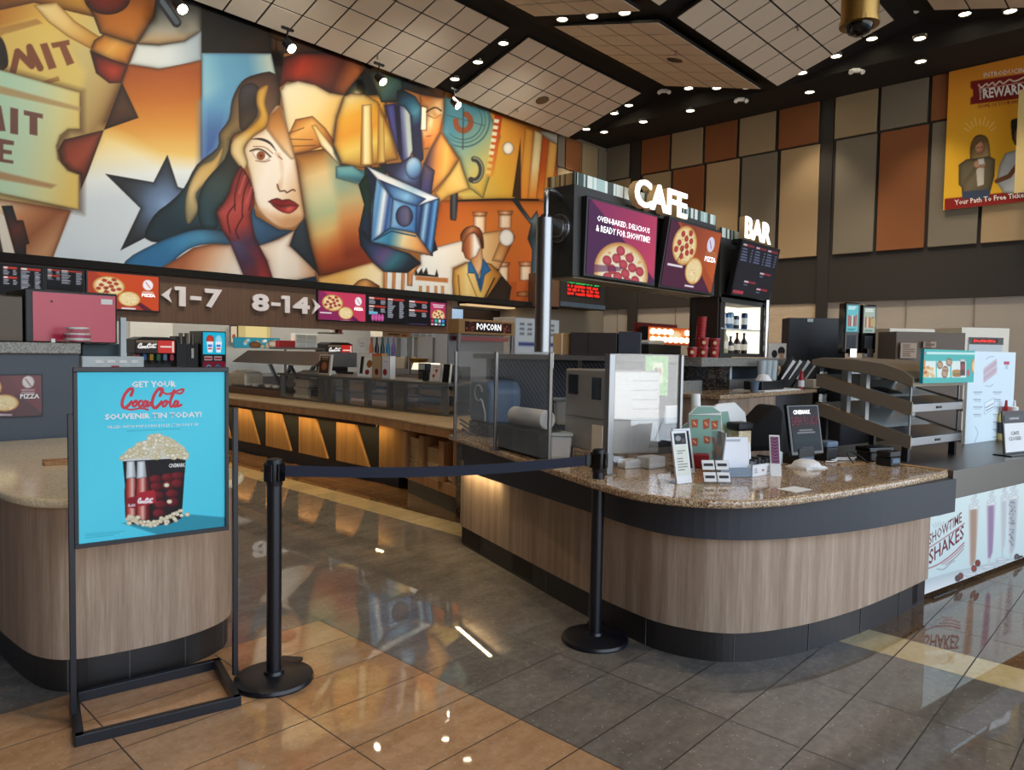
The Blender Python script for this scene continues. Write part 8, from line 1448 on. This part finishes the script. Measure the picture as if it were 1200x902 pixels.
# ------------------------------------------------------------------ banner on the right wall
XN = XR - .12; gN = lambda u, v: atx(u, v, XN); yl_, yr_ = float(gN(1109, 160)[1]), float(gN(1215, 160)[1]); zt, zb = float(gN(1112, 84)[2]), float(gN(1107, 246)[2]); F = frame((XN, yl_, zb), -math.pi / 2); w, h = yl_ - yr_, zt - zb
r = thing('banner', 'large orange-yellow rewards banner with two people hung high on the right wall', 'banner', F(w / 2, 0, 0)); f = B(); f.fbox(F, 0, w, .0, .02, 0, h); f.make('fabric', 'yellow_room', r); f = B(); f.tube([F(-.05, .02, h), F(w + .05, .02, h)], .025); f.make('top_rod', 'black_metal', r)
def bann(p):
    K = 1 / 3.007; p.sc = K; p.T = lambda q: (900 + q[0] * K, 60 + q[1] * K); p.rect(560, -40, 1100, 620, ('lin', (700, 40), (720, 500), ['#d68a2c', '#e69a26', '#edb42a', '#eebc30'])); p.ell((800, 300), 180, 190, '#e8b82c', al=.35, soft=90)
    R_ = '#7d1c1a'; p.poly([(714, 106), (1100, 50), (1100, 140), (713, 188), (713, 165), (722, 158), (722, 136), (714, 130)], R_); p.poly([(622, 520), (1100, 470), (1100, 540), (622, 560)], '#8e1f1c')
    p.line([(742, 118), (752, 128), (770, 114), (776, 122), (792, 110), (800, 120), (816, 106), (830, 114), (850, 100), (870, 106), (905, 90)], 5, '#ecdcc8', sm=4); p.line([(744, 132), (800, 126), (910, 108)], 2.5, '#ecdcc8')
    for k in range(9): a = -2.6 + k * .25; p.line([(748 + 46 * math.cos(a), 305 + 46 * math.sin(a)), (748 + (66 + 8 * (k % 2)) * math.cos(a), 305 + (66 + 8 * (k % 2)) * math.sin(a))], 3, '#f0d890')
    p.poly([(712, 370), (714, 330), (728, 302), (748, 294), (770, 302), (780, 330), (784, 400), (776, 440), (760, 420), (730, 410), (716, 400)], ('lin', (712, 320), (784, 420), ['#4a3a24', '#8a744a', '#c0aa80', '#a89068']), '#2a2014', 4, sm=3)
    p.poly([(672, 400), (700, 380), (728, 378), (780, 370), (800, 380), (798, 440), (782, 500), (684, 506), (682, 480), (672, 470)], ('lin', (672, 400), (800, 480), ['#6a6048', '#7a7058', '#5a523e']), '#2c281c', 6); p.poly([(732, 400), (762, 396), (760, 470), (738, 476)], '#d8d4c8'); p.poly([(684, 495), (784, 486), (780, 520), (684, 520)], '#3c4a64')
    p.ell((746, 340), 17, 24, ('lin', (728, 330), (764, 350), ['#d8a888', '#c89474', '#a87858']), '#6a4430', 3); p.poly([(716, 330), (730, 304), (758, 300), (772, 318), (750, 318), (728, 336)], '#6a5434', sm=3); p.line([(737, 340), (744, 339)], 2, '#2a1a12'); p.line([(750, 338), (757, 337)], 2, '#2a1a12'); p.line([(742, 356), (752, 355)], 2.5, '#9a4a3e')
    p.line([(690, 465), (722, 425), (738, 398)], 15, '#6a6048'); p.ell((738, 398), 15, 14, '#d0a080', '#7a5038', 3); p.ell((756, 398), 12, 13, '#c89878', '#7a5038', 3); p.poly([(738, 380), (762, 376), (764, 398), (742, 402)], '#e8e8e4', '#8a8a88', 2)
    p.poly([(856, 262), (862, 240), (900, 236), (940, 250), (940, 330), (870, 330)], '#1c1410', sm=3); p.ell((890, 300), 24, 34, '#7a5034', '#3a2418', 4); p.poly([(804, 460), (816, 400), (836, 360), (900, 340), (1000, 340), (1000, 500), (830, 500)], ('lin', (810, 400), (900, 460), ['#c8d0d8', '#b0bcc8', '#dfe4e8']), '#5a646e', 5); p.line([(806, 458), (850, 440), (880, 400)], 16, '#6a442e')
panelpx('printed_front', F, 0, w, 0, h, bann, 'paint', r, '#d88a18', y=-.003, res=.014, aa=.8)
q7 = lambda x, y: (900 + x / 3.007, 60 + y / 3.007)
for s, BL, BR, TL, mt, bo in (('INTRODUCING', (760, 92), (922, 72), (760, 76), 'ink_white', .0), ('REWARDS', (758, 168), (925, 146), (757, 132), 'ink_white', .03), ('HOME OF YOUR FAN', (742, 202), (888, 182), (741, 190), 'ink_maroon', .0), ('Your Path To Free Tickets', (658, 542), (920, 513), (657, 524), 'ink_white', .02)): textpx(s, lambda u, v: atx(u, v, XN - .008), q7(*BL), q7(*BR), q7(*TL), mt, r, y=0., bold=bo)
textpx('MOVIE', lambda u, v: atx(u, v, XN - .008), q7(753, 170), q7(753, 134), q7(744, 171), 'ink_white', r, y=0.)
F = frame((XN - .5, float(atx(1191, 170, XN - .5)[1]), float(atx(1191, 226, XN - .5)[2])), -math.pi / 2); h = float(atx(1193, 106, XN - .5)[2]) - F.o.z; f = B(); f.fbox(F, 0, .5, 0, .02, 0, h); r = f.make('tan_hanging', 'yellow_room', None); tag(r, 'narrow tan hanging strip in front of the banner at the right edge', 'banner'); f = B(); f.tube([F(.1, .01, h), F(.1, .01, ZSOF - F.o.z)], .01); f.tube([F(.4, .01, h), F(.4, .01, ZSOF - F.o.z)], .01); f.make('hanging_cord', 'black_metal', r)
